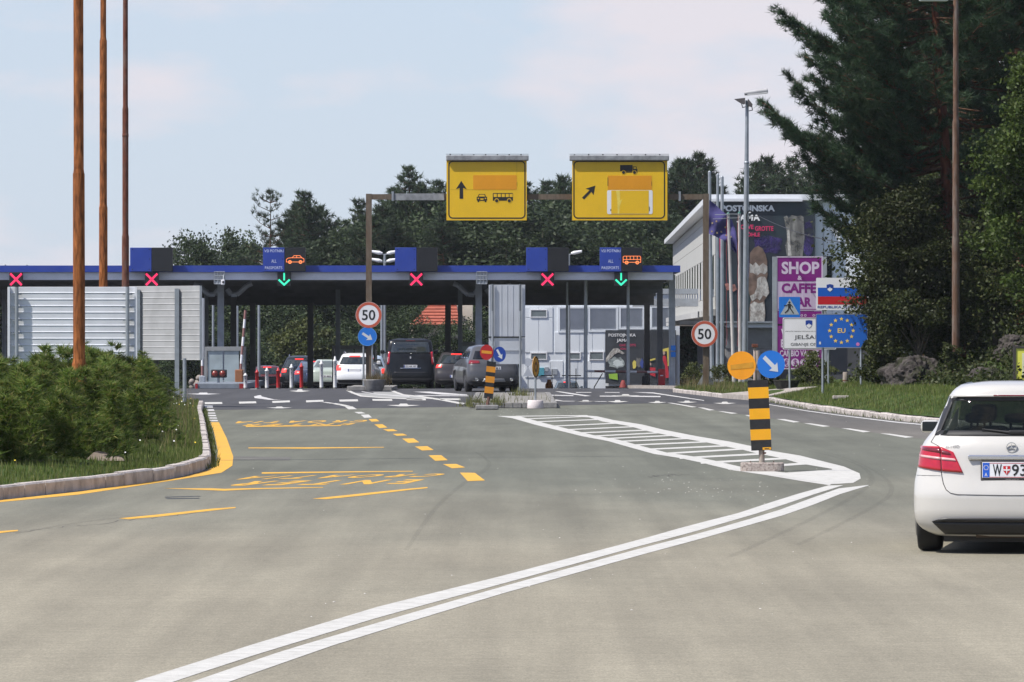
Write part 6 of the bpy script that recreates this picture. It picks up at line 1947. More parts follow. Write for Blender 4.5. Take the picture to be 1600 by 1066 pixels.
mb = MB(); b_ = f.rect(1583, 541, 1654, 596); mb.frame([(b_[0], b_[1]), (b_[2], b_[1]), (b_[2], b_[3]), (b_[0], b_[3])], [(a[0], a[1] + .02), (a[2], a[1] + .02), (a[2], a[3]), (a[0], a[3])], d - .02, .08); mb.build('frame', mat('dark brown frame', (0.05, 0.045, 0.04), .7), t)
mb = MB(); q = f.rect(1597, 552, 1640, 590); mb.box(q[0], d - .003, q[1], q[2], d - .001, q[3]); mb.build('pale_print', mat('pale yellow print', (0.75, 0.74, 0.5), .5), t)
mb = MB()
for px in (1586, 1650): x = f.p(px, 0)[0]; mb.box(x - .035, d, right_h(x, d) - .1, x + .035, d + .06, b_[1])
mb.build('post', mat('dark brown frame', None), t)

# planter bowl with dry grass on the small island, left gantry post
d = 205.6
f = Face(d)
x = f.p(585.4, 0)[0]
isl2 = thing('planter_island', 'small kerbed island under the left gantry post', 'traffic island', (f.p(575, 0)[0], 208, 0))
xa, xb = f.p(541, 0)[0], f.p(612, 0)[0]
for i in range(2):
    a_, b_ = xa + (xb - xa) * i / 2, xa + (xb - xa) * (i + 1) / 2
    mb = MB(); mb.bbox(a_ + .01, 206.2, .0, b_ - .01, 206.4, .17, .02); mb.build('kerb_stone', CONCRETE_GREY, isl2)
mb = MB(); mb.box(xa, 206.41, 0, xb, 216, .13); mb.build('island_top', mat('island gravel', None), isl2)
t = thing('planter_bowl', 'round concrete planter with dry grass below the left 50 sign', 'planter', (x, d, .0))
mb = MB(); mb.lathe((x, d - .25, .0), [(.27, .004), (.33, .1), (.41, .38), (.43, .43), (.39, .43), (.36, .36)], 32); mb.build('bowl', CONCRETE_GREY, t)
mb = MB(); mb.lathe((x, d - .25, .0), [(.0, .38), (.37, .37)], 24, closed=True); mb.build('soil', EARTH, t)
pp = [(x + rnd.gauss(0, .17), d - .25 + rnd.gauss(0, .15), .38) for _ in range(260)]
blades('dry_grass', [(a_ - t.location.x, b_ - t.location.y, c_) for a_, b_, c_ in pp], .15, .34, .016, DRY_GRASS, parent=t, lean=.7)
pp = [(x + .36 + rnd.gauss(0, .1), d - .2 + rnd.gauss(0, .1), .2 + .2 * rnd.random()) for _ in range(120)]
blades('dry_grass', [(a_ - t.location.x, b_ - t.location.y, c_) for a_, b_, c_ in pp], .3, .55, .014, DRY_GRASS, parent=t, lean=.5)
# ------------------------------------------------------------------ cars
def crom(tab, z):
    """smooth reading of a table of (z, a, b, c)"""
    n = len(tab)
    if z <= tab[0][0]: return tab[0][1:]
    if z >= tab[-1][0]: return tab[-1][1:]
    for i in range(n - 1):
        if z <= tab[i + 1][0]: break
    p1, p2 = tab[i], tab[i + 1]
    k = (z - p1[0]) / (p2[0] - p1[0])
    out = []
    for c in range(1, len(p1)):
        def slope(j):
            a, b = max(j - 1, 0), min(j + 1, n - 1)
            return (tab[b][c] - tab[a][c]) / (tab[b][0] - tab[a][0])
        h = p2[0] - p1[0]
        m1, m2 = slope(i) * h, slope(i + 1) * h
        d_ = p2[c] - p1[c]
        if d_ == 0: m1 = m2 = 0
        else:
            if m1 * d_ < 0: m1 = 0
            if m2 * d_ < 0: m2 = 0
            m1 = math.copysign(min(abs(m1), 2.4 * abs(d_)), d_) if m1 else 0
            m2 = math.copysign(min(abs(m2), 2.4 * abs(d_)), d_) if m2 else 0
        out.append((2 * k ** 3 - 3 * k ** 2 + 1) * p1[c] + (k ** 3 - 2 * k ** 2 + k) * m1 + (-2 * k ** 3 + 3 * k ** 2) * p2[c] + (k ** 3 - k ** 2) * m2)
    return out


class Body:
    """car shell: level outlines stacked in z; columns of the table are half width, rear y, front y"""
    def __init__(s, tab, kr=.34, kf=.5, nr=3.2, nf=2.6, bow=.02):
        s.t, s.kr, s.kf, s.nr, s.nf, s.bow = tab, kr, kf, nr, nf, bow
    def rear(s, x, z):
        w, yr, yf = crom(s.t, z)
        q = min(1, abs(x) / w)
        return yr + s.kr * (1 - (1 - q ** s.nr) ** (1 / s.nr))
    def front(s, x, z):
        w, yr, yf = crom(s.t, z)
        q = min(1, abs(x) / w)
        return yf - s.kf * (1 - (1 - q ** s.nf) ** (1 / s.nf))
    def side(s, y, z):
        w, yr, yf = crom(s.t, z)
        a, b = yr + s.kr, yf - s.kf
        k = min(1, max(0, (y - a) / max(b - a, .01)))
        return w * (1 + .012 * math.sin(math.pi * k))
    def outline(s, z, n=16, inset=0.0):
        w, yr, yf = crom(s.t, z)
        pts = []
        for i in range(n + 1):               # rear edge, left to right
            a = -math.pi / 2 + math.pi * i / n
            q = math.sin(a)
            q = math.copysign(abs(q) ** .8, q)
            pts.append((q * w, s.rear(q * w, z)))
        for i in range(1, 4):
            y = pts[n][1] + (yf - s.kf - pts[n][1]) * i / 4
            pts.append((w * (1 + .012 * math.sin(math.pi * i / 4)), y))
        for i in range(n + 1):
            a = math.pi / 2 - math.pi * i / n
            q = math.sin(a)
            q = math.copysign(abs(q) ** .8, q)
            pts.append((q * w, s.front(q * w, z)))
        for i in range(3, 0, -1):
            y = pts[0][1] + (yf - s.kf - pts[0][1]) * i / 4
            pts.append((-w * (1 + .012 * math.sin(math.pi * i / 4)), y))
        return pts
    def mesh(s, zs, inset=0.0):
        mb = MB(); mb.smooth = True
        rings = [s.outline(z) for z in zs]
        n = len(rings[0])
        vs = []
        for r, z in zip(rings, zs):
            cy = sum(p[1] for p in r) / n
            for x, y in r: vs.append((x * (1 - inset), y if not inset else cy + (y - cy) * (1 - inset), z))
        fs = []
        for k in range(len(zs) - 1):
            for i in range(n): fs.append((k * n + i, k * n + (i + 1) % n, (k + 1) * n + (i + 1) % n, (k + 1) * n + i))
        fs.append(tuple(range(n))[::-1])
        fs.append(tuple(range((len(zs) - 1) * n, len(zs) * n)))
        mb.add(vs, fs)
        return mb
    def patch(s, quad, m, name, parent, off=.006, nx=10, nz=6, depth=.03, where='rear', sgn=1):
        """conforming sheet over the quad (u, z) corners: bottom left, bottom right, top right, top left"""
        a, b, c, d = quad
        vs = []
        for lay in (off, -depth):
            for j in range(nz + 1):
                for i in range(nx + 1):
                    p = lerp2(lerp2(a, b, i / nx), lerp2(d, c, i / nx), j / nz)
                    if where == 'rear': vs.append((p[0], s.rear(p[0], p[1]) - lay, p[1]))
                    elif where == 'front': vs.append((p[0], s.front(p[0], p[1]) + lay, p[1]))
                    else: vs.append((sgn * (s.side(p[0], p[1]) + .004 + lay), p[0], p[1]))
        N = (nx + 1) * (nz + 1)
        fs = []
        for j in range(nz):
            for i in range(nx):
                q = j * (nx + 1) + i
                f_ = (q, q + 1, q + nx + 2, q + nx + 1)
                fs.append(f_ if where == 'rear' or (where == 'side' and sgn > 0) else f_[::-1])
        edge = [i for i in range(nx + 1)] + [j * (nx + 1) + nx for j in range(1, nz + 1)] + [nz * (nx + 1) + i for i in range(nx - 1, -1, -1)] + [j * (nx + 1) for j in range(nz - 1, 0, -1)]
        for k in range(len(edge)):
            e0, e1 = edge[k], edge[(k + 1) % len(edge)]
            fs.append((e0, e0 + N, e1 + N, e1))
        mb = MB(); mb.smooth = True
        mb.add(vs, fs)
        return mb.build(name, m, parent, local=True)


def zlevels(z0, z1, n): return [z0 + (z1 - z0) * i / n for i in range(n + 1)]


def cut(body, cutters):
    """boolean differences, applied"""
    for cb in cutters:
        md = body.modifiers.new('cut', 'BOOLEAN')
        md.operation = 'DIFFERENCE'
        md.object = cb
        md.solver = 'EXACT'
    dg = bpy.context.evaluated_depsgraph_get()
    me = bpy.data.meshes.new_from_object(body.evaluated_get(dg))
    body.modifiers.clear()
    body.data = me
    for cb in cutters: bpy.data.objects.remove(cb)


def wheel(parent, x, y, r, w, side, rim=RIM, spokes=5):
    """wheel standing on z = 0; side is +1 on the right"""
    mb = MB(); mb.lathe((x, y, r), [(r * .66, -w / 2), (r * .93, -w / 2), (r * .985, -w * .42), (r, -w * .3), (r, w * .3), (r * .985, w * .42), (r * .93, w / 2), (r * .66, w / 2)], 32, 'X')
    wh = mb.build('wheel', RUBBER, parent, local=True)
    mb = MB()
    xo = x + side * (w / 2 - .02)
    mb.lathe((xo, y, r), [(r * .655, -.03), (r * .66, .012), (r * .60, .012), (r * .58, -.04)], 28, 'X')
    for k in range(spokes):
        a = 2 * math.pi * k / spokes
        M = Matrix.Translation((xo, y, r)) @ Matrix.Rotation(a, 4, 'X')
        mb.box(-.012, -r * .085, 0, .006, r * .085, r * .62, M)
    mb.lathe((xo, y, r), [(r * .14, -.012), (r * .13, .012), (0, .014)], 16, 'X', closed=True)
    mb.build('rim', rim, wh, local=True)
    return wh


def paint(name, col, rough=.3): return mat(name, col, rough, 0.0, .03, 1.5, coat=.25 if max(col) < .06 else .6, spec=.3 if max(col) < .1 else .5, dirt=tuple(c * .82 + .02 for c in col), dirt_amt=.3, dirt_scale=.8)


CARS = {}


def simple_car(name, lab, cat, px, py_top_unused, d, col, tab, yaw=0.0, wheel_r=.33, wb=(.85, 3.5), win=(.98, 1.36), tails=(.72, .98), taillit=False, plate=None, hatch=True, rails=False, group='cars queueing under the canopy', kr=.34, glass=GLASS_DARK, extra=None, x=None, rimm=RIM, tailw=.3, tailm=None):
    z0 = zg(d)
    X = P(px, 0, d)[0] if x is None else x
    t = thing(name, lab, cat, (X, d, z0 + .006), group, math.radians(yaw))
    pm = paint('paint ' + name + str(px), col)
    B = Body(tab, kr)
    zt = tab[-1][0]
    zs = zlevels(tab[0][0], zt, 26)
    body = B.mesh(zs).build('body', pm, t, local=True)
    wmax = max(r[1] for r in tab)
    cs = []
    for y in wb:
        for s in (-1, 1):
            mb = MB(); mb.lathe((s * (wmax - .06), y, wheel_r), [(wheel_r * 1.12, -.26), (wheel_r * 1.12, .26)], 30, 'X')
            cs.append(mb.build('cutter', PLASTIC, t, local=True))
    cut(body, cs)
    for y in wb:
        for s in (-1, 1): wheel(t, s * (wmax - .135), y, wheel_r, .22, s, rimm)
    # underside
    mb = MB(); mb.box(-wmax * .7, .35, tab[0][0] - .06, wmax * .7, tab[0][3] - .3, tab[0][0] + .12); mb.build('underbody', PLASTIC, t, local=True)
    zb_, zt_ = win
    wb_, wt_ = crom(tab, zb_)[0], crom(tab, zt_)[0]
    B.patch([(-wb_ * .86, zb_), (wb_ * .86, zb_), (wt_ * .84, zt_), (-wt_ * .84, zt_)], glass, 'rear_window', t)
    B.patch([(-wb_ * .88, zb_ + .02), (wb_ * .88, zb_ + .02), (wt_ * .86, zt_), (-wt_ * .86, zt_)], glass, 'windscreen', t, where='front')
    _, yr0, yf0 = crom(tab, zb_ + .03); _, yr1, yf1 = crom(tab, zt_ - .02)
    ya, yb_ = yr0 + kr + .12, yf0 - .75
    yc, yd = yr1 + kr + .05, yf1 - .5
    nwin = 3
    for s in (-1, 1):
        for i in range(nwin):
            k0, k1 = i / nwin + .012, (i + 1) / nwin - .012
            q = [(ya + (yb_ - ya) * k0, zb_ + .03), (ya + (yb_ - ya) * k1, zb_ + .03), (yc + (yd - yc) * k1, zt_ - .02), (yc + (yd - yc) * k0, zt_ - .02)]
            B.patch(q, glass, 'side_window', t, where='side', sgn=s, nx=5, nz=4, off=.003)
    tz0, tz1 = tails
    tm = TAIL_LIT if taillit else (tailm or TAIL_RED)
    for s in (-1, 1):
        w0, w1 = crom(tab, tz0)[0], crom(tab, tz1)[0]
        B.patch([(s * w0 * (1 - tailw), tz0 + .02), (s * w0 * .975, tz0), (s * w1 * .975, tz1), (s * w1 * (1 - tailw * .9), tz1 - .02)] if s > 0 else [(s * w0 * .975, tz0), (s * w0 * (1 - tailw), tz0 + .02), (s * w1 * (1 - tailw * .9), tz1 - .02), (s * w1 * .975, tz1)], tm, 'tail_light', t, off=.012)
        mb = MB()
        m0 = s * (crom(tab, zb_ + .05)[0] + .08)
        ym = yf0 - 1.0
        mb.bbox(min(m0, m0 + s * .16), ym, zb_ - .02, max(m0, m0 + s * .16), ym + .09, zb_ + .13, .03)
        mb.tube((m0 - s * .14, ym + .05, zb_ + .02), (m0, ym + .05, zb_ + .03), .02, n=6)
        mb.build('wing_mirror', pm, t, local=True)
    if taillit: B.patch([(-.22, zt_ + .015), (.22, zt_ + .015), (.22, zt_ + .05), (-.22, zt_ + .05)], TAIL_LIT, 'brake_light', t, off=.03)
    pz = (tz0 + tz1) / 2 - .1 if plate is None else plate[1]
    yp = B.rear(0, pz) - .012
    mb = MB(); mb.bbox(-.26, yp - .006, pz - .055, .26, yp + .05, pz + .055, .004); pl_ = mb.build('licence_plate', SIGN_WHITE, t, local=True)
    mb = MB(); mb.box(-.257, yp - .009, pz - .05, -.22, yp - .0065, pz + .05); mb.build('plate_strip', SIGN_DEEP, pl_, local=True)
    if plate and plate[0]:
        mb = MB(); text_in(mb, plate[0], -.2, pz - .036, .22, pz + .036, yp - .0085, .01); mb.build('plate_lettering', BLACK, pl_, local=True)
    z_b = tab[0][0]
    wq = crom(tab, z_b + .12)[0]
    B.patch([(-wq * .8, z_b + .02), (wq * .8, z_b + .02), (wq * .9, z_b + .16), (-wq * .9, z_b + .16)], PLASTIC, 'bumper_skirt', t, off=.012)
    if rails:
        for s in (-1, 1):
            xr_ = crom(tab, zt - .05)[0] * .9 * s
            mb = MB(); mb.path([(xr_, yr1 + .5, zt - .04), (xr_, yr1 + .6, zt + .05), (xr_, yf1 - .9, zt + .05), (xr_, yf1 - .8, zt - .04)], .02, 8); mb.build('roof_rail', CHROME, t, local=True)
    if extra: extra(t, B, pm)
    return t


def hatch_tab(H=1.48, W=.88, L=4.3, ground=.2, rake=.0):
    k = H / 1.5
    return [(ground, W * .86, .10, L - .12), (ground + .08, W * .97, .03, L - .02), (.42 * k, W, .0, L), (.58 * k, W, .02, L - .02), (.72 * k, W * .99, .08, L - .08), (.86 * k, W * .965, .12, L - .5), (.95 * k, W * .93, .16 + rake * .3, L - 1.05), (1.05 * k, W * .875, .22 + rake, L - 1.3),
            (1.2 * k, W * .80, .32 + rake * 1.6, L - 1.6), (1.34 * k, W * .735, .42 + rake * 2.2, L - 1.9), (1.43 * k, W * .68, .52 + rake * 2.6, L - 2.1), (1.48 * k, W * .58, .66 + rake * 3, L - 2.3), (1.5 * k, W * .40, .95 + rake * 3, L - 2.5)]


def saloon_tab(H=1.45, W=.89, L=4.65, ground=.2):
    k = H / 1.5
    return [(ground, W * .86, .10, L - .12), (ground + .08, W * .97, .03, L - .02), (.42 * k, W, .0, L), (.6 * k, W, .02, L - .02), (.76 * k, W * .985, .06, L - .1), (.9 * k, W * .96, .10, L - .6), (1.0 * k, W * .92, .26, L - 1.15), (1.06 * k, W * .875, .62, L - 1.45),
            (1.2 * k, W * .79, .95, L - 1.7), (1.34 * k, W * .72, 1.25, L - 2.0), (1.43 * k, W * .66, 1.5, L - 2.2), (1.48 * k, W * .56, 1.75, L - 2.35), (1.5 * k, W * .38, 2.0, L - 2.5)]


def suv_tab(H=1.68, W=.93, L=4.65, ground=.24):
    k = H / 1.68
    return [(ground, W * .86, .12, L - .16), (ground + .1, W * .97, .04, L - .04), (.5 * k, W, .0, L), (.7 * k, W, .02, L - .01), (.88 * k, W * .99, .09, L - .08), (1.02 * k, W * .955, .14, L - .5), (1.12 * k, W * .915, .22, L - 1.05), (1.22 * k, W * .865, .32, L - 1.3),
            (1.36 * k, W * .80, .46, L - 1.6), (1.5 * k, W * .735, .6, L - 1.9), (1.6 * k, W * .67, .74, L - 2.1), (1.655 * k, W * .57, .92, L - 2.3), (1.68 * k, W * .38, 1.2, L - 2.5)]


def van_tab(H=1.94, W=.945, L=4.8, ground=.22):
    return [(ground, W * .88, .08, L - .12), (ground + .08, W * .97, .02, L - .02), (.5, W, .0, L), (.75, W, .03, L - .04), (.95, W * .995, .06, L - .35), (1.1, W * .985, .08, L - .75), (1.25, W * .965, .11, L - 1.0), (1.45, W * .93, .16, L - 1.3),
            (1.65, W * .90, .20, L - 1.6), (1.80, W * .87, .25, L - 1.9), (1.88, W * .83, .30, L - 2.1), (1.925, W * .74, .42, L - 2.3), (1.94, W * .5, .7, L - 2.5)]


# queue from far to near
simple_car('small_car', 'tiny dark car disappearing below the crest before the white hall', 'car', 886, 0, 345, (.10, .13, .16), hatch_tab(1.5, .86, 4.0), taillit=True, win=(1.02, 1.36), rails=False)
simple_car('red_car', 'dark red hatchback at the left end of the queue behind the bollards', 'car', 417, 0, 306, (.10, .012, .016), hatch_tab(1.42, .86, 4.0), taillit=True, win=(.95, 1.3))
simple_car('black_offroader', 'black off-road car with roof rails and lit brake lights', 'car', 467, 0, 290, (.016, .018, .021), suv_tab(1.72, .93), taillit=True, win=(1.12, 1.52), tails=(.86, 1.06), rails=True)
simple_car('blue_saloon', 'dark blue saloon between the black off-roader and green saloon', 'car', 487, 0, 281, (.035, .05, .085), saloon_tab(1.43), taillit=True, win=(1.03, 1.34), tails=(.74, .92), glass=mat('pale sky glass', (.10, .13, .17), .08, 0, .2, 1, spec=.7))
simple_car('light_blue_car', 'pale blue car mostly hidden between planter and black van', 'car', 576, 0, 268, (.42, .52, .66), hatch_tab(1.6, .88, 4.2), taillit=True, win=(1.06, 1.42))
simple_car('green_saloon', 'pale grey green saloon with silver bumper strip behind white bollards', 'car', 510, 0, 272, (.40, .46, .41), saloon_tab(1.46, .89), win=(1.03, 1.35), tails=(.72, .95), yaw=-2, glass=mat('grey green glass', (.11, .13, .125), .1, 0, .2, 1, spec=.7), plate=('KR·482', .62), tailw=.22)
simple_car('white_estate', 'white estate car with red tail lights left of the planter', 'car', 553, 0, 231.5, (.72, .73, .74), hatch_tab(1.44, .80, 4.4), win=(.98, 1.28), tails=(.72, .96), rails=True, yaw=-3, taillit=True)
simple_car('grey_hatchback', 'dark brown grey hatchback with lit brake lights between van and off-roader', 'car', 713, 0, 234, (.045, .042, .046), hatch_tab(1.52, .9, 4.3), taillit=True, win=(1.02, 1.38), tails=(.84, .98), plate=('', .5))


def van_extra(t, B, pm):
    B.patch([(-.66, .60), (.66, .60), (.66, .64), (-.66, .64)], PLASTIC, 'door_trim', t, off=.008)
    B.patch([(-.40, .785), (.40, .785), (.40, .80), (-.40, .80)], CHROME, 'plate_lip', t, off=.03)
    mb = MB(); mb.stroke([(0, -.007), (0, -.007)], .001, 0); y = B.rear(0, 1.2)
    mb = MB(); mb.plate([(-.02, 1.16), (.02, 1.16), (.035, 1.21), (.012, 1.205), (.03, 1.25), (0, 1.24), (-.03, 1.255), (-.02, 1.22), (-.04, 1.2)], y - .02, .03); mb.build('badge', CHROME, t, local=True)
    for s in (-1, 1): B.patch([(s * .895 - .015, 1.02), (s * .895 + .015, 1.02), (s * .87 + .015, 1.22), (s * .87 - .015, 1.22)], TAIL_PALE, 'lamp_insert', t, off=.018, nx=2)
    mb = MB(); mb.box(-.18, B.rear(0, 1.86) - .01, 1.84, .18, B.rear(0, 1.86) + .05, 1.87); mb.build('brake_light', TAIL_DARK, t, local=True)


simple_car('black_van', 'black passenger van with white plate left of the lane centre', 'van', 641.5, 0, 220.6, (.007, .008, .010), van_tab(), yaw=2.2, wheel_r=.33, wb=(.9, 3.9), win=(1.36, 1.80), tails=(.92, 1.44), plate=('ZG AR 107', .86), kr=.14, extra=van_extra, tailw=.12, group='cars waiting before the canopy')


def suv_extra(t, B, pm):
    for s in (-1, 1):
        mb = MB(); mb.lathe((s * .62, B.rear(s * .62, .44) - .03, .44), [(.055, 0), (.06, -.02), (.05, -.02), (.045, .06)], 18, 'Y'); mb.build('exhaust_pipe', CHROME, t, local=True)
    B.patch([(-.42, .36), (.42, .36), (.36, .47), (-.36, .47)], mat('silver skid plate', (.35, .36, .37), .4, .4), 'skid_plate', t, off=.016)
    for s in (-1, 1):
        q = [(.95, 1.0), (3.2, 1.0), (3.2, 1.025), (.95, 1.025)]
        for y in (1.7, 2.8):
            x = s * (B.side(y, .98) + .012); mb = MB(); mb.bbox(min(x, x + s * .02), y, .97, max(x, x + s * .02), y + .2, 1.0, .008); mb.build('door_handle', pm, t, local=True)


simple_car('grey_offroader', 'dark grey sporty off-road car seen from behind the striped marker', 'car', 772, 0, 201.8, (.07, .072, .08), suv_tab(1.67, .94, 4.69), yaw=8, wheel_r=.36, wb=(.86, 3.66), win=(1.16, 1.46), tails=(1.0, 1.13), plate=('S5581', .84), rimm=RIM_DARK, extra=suv_extra, tailw=.46, tailm=mat('smoked red lamp', (.20, .012, .02), .15, 0, .2, 20, coat=.5), group='cars waiting before the canopy', glass=mat('tinted glass', (.008, .009, .011), .06, 0, .2, 1, spec=.5))

# ------------------------------------------------------------------ the near white car
D0 = F * EYE / (861.5 - CY)
WX = (1587 - CX) * D0 / F
wt = thing('white_hatchback', 'white compact hatchback leaving on the right with red tail lights', 'car', (WX + .82 * math.sin(math.radians(-8.0)), D0 - .82, .004), None, math.radians(-8.0))
WP = mat('white car paint', (.53, .518, .49), .28, 0, .015, 1.2, coat=.8, dirt=(.70, .68, .64), dirt_amt=.3, dirt_scale=.9)
WT = [(.155, .70, .12, 4.16), (.20, .80, .06, 4.24), (.27, .872, .03, 4.31), (.38, .893, .0, 4.35), (.52, .896, .0, 4.36), (.62, .894, .03, 4.34), (.70, .882, .055, 4.3), (.80, .862, .075, 4.2), (.90, .848, .095, 3.95), (.98, .822, .12, 3.5), (1.05, .775, .17, 3.2),
      (1.12, .722, .23, 3.05), (1.24, .672, .34, 2.8), (1.36, .622, .45, 2.5), (1.44, .585, .47, 2.28), (1.49, .535, .50, 2.1), (1.525, .46, .60, 1.95), (1.545, .30, .9, 1.75)]
WB = Body(WT, .36, .5, 3.0, 2.6)
body = WB.mesh(zlevels(.155, 1.545, 46)).build('body', WP, wt, local=True)
cs = []
for y in (.82, 3.52):
    for s in (-1, 1):
        mb = MB(); mb.lathe((s * .86, y, .316), [(.355, -.28), (.355, .28)], 36, 'X'); cs.append(mb.build('cutter', PLASTIC, wt, local=True))
cav = Body([(z, max(w - .09, .1), yr + .09, yf - .12) for z, w, yr, yf in WT if z >= .78 and z <= 1.5], .34, .5, 3.0, 2.6)
cs.append(cav.mesh(zlevels(.80, 1.485, 14)).build('cutter', PLASTIC, wt, local=True))
RWQ = [(-.655, 1.085), (.655, 1.085), (.60, 1.37), (.56, 1.395), (-.56, 1.395), (-.60, 1.37)]
mb = MB(); mb.plate(RWQ, -.3, 3.9); cs.append(mb.build('cutter', PLASTIC, wt, local=True))
SW = [(.85, 1.09), (2.75, 1.06), (2.3, 1.36), (1.0, 1.40)]
mb = MB(); mb.add([(-1.2, y, z) for y, z in SW] + [(1.2, y, z) for y, z in SW], [(3, 2, 1, 0), (4, 5, 6, 7), (0, 1, 5, 4), (1, 2, 6, 5), (2, 3, 7, 6), (3, 0, 4, 7)]); cs.append(mb.build('cutter', PLASTIC, wt, local=True))
bpy.context.view_layer.update()
cut(body, cs)
GLASS = bpy.data.materials.new('tinted car glass'); GLASS.use_nodes = True
_n, _l = GLASS.node_tree.nodes, GLASS.node_tree.links
_b = _n['Principled BSDF']; _b.inputs['Base Color'].default_value = (.02, .024, .022, 1); _b.inputs['Roughness'].default_value = .03; _b.inputs['Specular IOR Level'].default_value = .9
_t = _n.new('ShaderNodeBsdfTransparent'); _t.inputs['Color'].default_value = (.34, .39, .36, 1)
_m = _n.new('ShaderNodeMixShader'); _f = _n.new('ShaderNodeFresnel'); _f.inputs[0].default_value = 1.9
_a = _n.new('ShaderNodeMath'); _a.operation = 'ADD'; _a.inputs[1].default_value = .12
_l.new(_f.outputs[0], _a.inputs[0]); _l.new(_a.outputs[0], _m.inputs[0]); _l.new(_t.outputs[0], _m.inputs[1]); _l.new(_b.outputs[0], _m.inputs[2]); _l.new(_m.outputs[0], _n['Material Output'].inputs['Surface'])


def wpatch(quad, m, name, off=.006, nx=14, nz=8, depth=.02, **k): return WB.patch(quad, m, name, wt, off, nx, nz, depth, **k)


def single_sheet(quad, off, m, name, nx=16, nz=8, where='rear', sgn=1):
    a, b, c, d_ = quad
    vs = []
    for j in range(nz + 1):
        for i in range(nx + 1):
            p = lerp2(lerp2(a, b, i / nx), lerp2(d_, c, i / nx), j / nz)
            vs.append((p[0], WB.rear(p[0], p[1]) - off, p[1]) if where == 'rear' else ((p[0], WB.front(p[0], p[1]) + off, p[1]) if where == 'front' else (sgn * (WB.side(p[0], p[1]) + off), p[0], p[1])))
    mb = MB(); mb.smooth = True
    mb.add(vs, [(j * (nx + 1) + i, j * (nx + 1) + i + 1, (j + 1) * (nx + 1) + i + 1, (j + 1) * (nx + 1) + i) for j in range(nz) for i in range(nx)])
    return mb.build(name, m, wt, local=True)


single_sheet([(-.69, 1.07), (.69, 1.07), (.59, 1.40), (-.59, 1.40)], .004, GLASS, 'rear_window')
single_sheet([(-.66, 1.075), (.66, 1.075), (.57, 1.40), (-.57, 1.40)], .004, GLASS, 'windscreen', where='front')
for s in (-1, 1): single_sheet([(.83, 1.08), (2.78, 1.05), (2.32, 1.37), (.98, 1.41)], .003, GLASS, 'side_window', where='side', sgn=s)
# black edge band round the rear pane
bo, bi = [(-.705, 1.06), (.705, 1.06), (.612, 1.408), (-.612, 1.408)], [(-.645, 1.105), (.645, 1.105), (.548, 1.368), (-.548, 1.368)]
for k in range(4):
    j = (k + 1) % 4
    WB.patch([bo[k], bo[j], bi[j], bi[k]], PLASTIC, 'window_band', wt, .008, 12, 3, .012)
wpatch([(-.60, 1.405), (.60, 1.405), (.585, 1.43), (-.585, 1.43)], WP, 'spoiler_lip', .035, 14, 2, .05)
wpatch([(-.18, 1.412), (.18, 1.412), (.18, 1.424), (-.18, 1.424)], TAIL_DARK, 'brake_light', .04, 6, 2)
# tail lights in two halves with a pale strip
for s in (-1, 1):
    def sq(q): return q if s > 0 else [(-b[0], b[1]) for b in (q[1], q[0], q[3], q[2])]
    o1 = wpatch(sq([(.632, .742), (.855, .772), (.842, .965), (.650, .962)]), TAIL_RED, 'tail_light', .014)
    wpatch(sq([(.435, .728), (.624, .741), (.642, .960), (.525, .912)]), TAIL_RED, 'tail_light', .014)
    wpatch(sq([(.637, .842), (.845, .868), (.845, .888), (.639, .866)]), TAIL_PALE, 'lamp_strip', .02, 8, 2)
    wpatch(sq([(.495, .832), (.630, .842), (.633, .866), (.512, .854)]), TAIL_PALE, 'lamp_strip', .02, 8, 2)
    wpatch(sq([(.640, .902), (.840, .930), (.838, .955), (.643, .948)]), TAIL_DARK, 'lamp_lens', .018, 8, 2)
    wpatch(sq([(.545, .885), (.632, .895), (.636, .930), (.560, .915)]), TAIL_DARK, 'lamp_lens', .018, 8, 2)
# shut lines of the tailgate
SEAM = mat('panel gap', (.05, .05, .05), .8)
def seam(pts, w=.007, name='panel_gap'):
    mb = MB()
    for a, b in zip(pts[:-1], pts[1:]):
        n = 6
        for i in range(n):
            p, q = lerp2(a, b, i / n), lerp2(a, b, (i + 1) / n)
            A, B_ = Vector((p[0], WB.rear(p[0], p[1]) - .001, p[1])), Vector((q[0], WB.rear(q[0], q[1]) - .001, q[1]))
            mb.tube(A, B_, w / 2, n=5, caps=False)
    mb.build(name, SEAM, wt, local=True)
for s in (-1, 1):
    seam([(s * .632, .735), (s * .628, .70), (s * .612, .63), (s * .585, .575), (s * .545, .545), (s * .48, .532), (s * .0, .526)])
    seam([(s * .70, 1.06), (s * .735, 1.0), (s * .66, .965)], .005)
    seam([(s * .892, .70), (s * .70, .70), (s * .64, .70)], .003)
# plate, handle strip, badge, lettering, wiper
def yre(x, z): return WB.rear(x, z)
yp = yre(0, .745) - .018
mb = MB(); mb.bbox(-.275, yp - .004, .655, .275, yp + .06, .834, .008); mb.build('plate_holder', mat('dark plate holder', (.06, .055, .055), .5), wt, local=True)
mb = MB(); mb.bbox(-.26, yp - .011, .683, .26, yp - .004, .823, .003); lp_ = mb.build('licence_plate', mat('plate white', (.74, .76, .80), .35), wt, local=True)
for z0_, z1_ in ((.688, .692), (.813, .817)):
    mb = MB(); mb.box(-.255, yp - .0125, z0_, .255, yp - .0112, z1_); mb.build('plate_line', SIGN_FLAG_RED, lp_, local=True)
mb = MB(); mb.box(-.255, yp - .0135, .688, -.195, yp - .0115, .818); mb.build('plate_strip', mat('plate blue', (.012, .10, .55), .4), lp_, local=True)
mb = MB(); text_in(mb, 'A', -.239, .697, -.213, .728, yp - .0145, .01)
for i in range(12): a_ = i * math.pi / 6; star(mb, -.225 + .02 * math.sin(a_), .775 + .02 * math.cos(a_), .0055, yp - .0148, t_=.001)
mb.build('plate_mark', SIGN_WHITE, lp_, local=True)
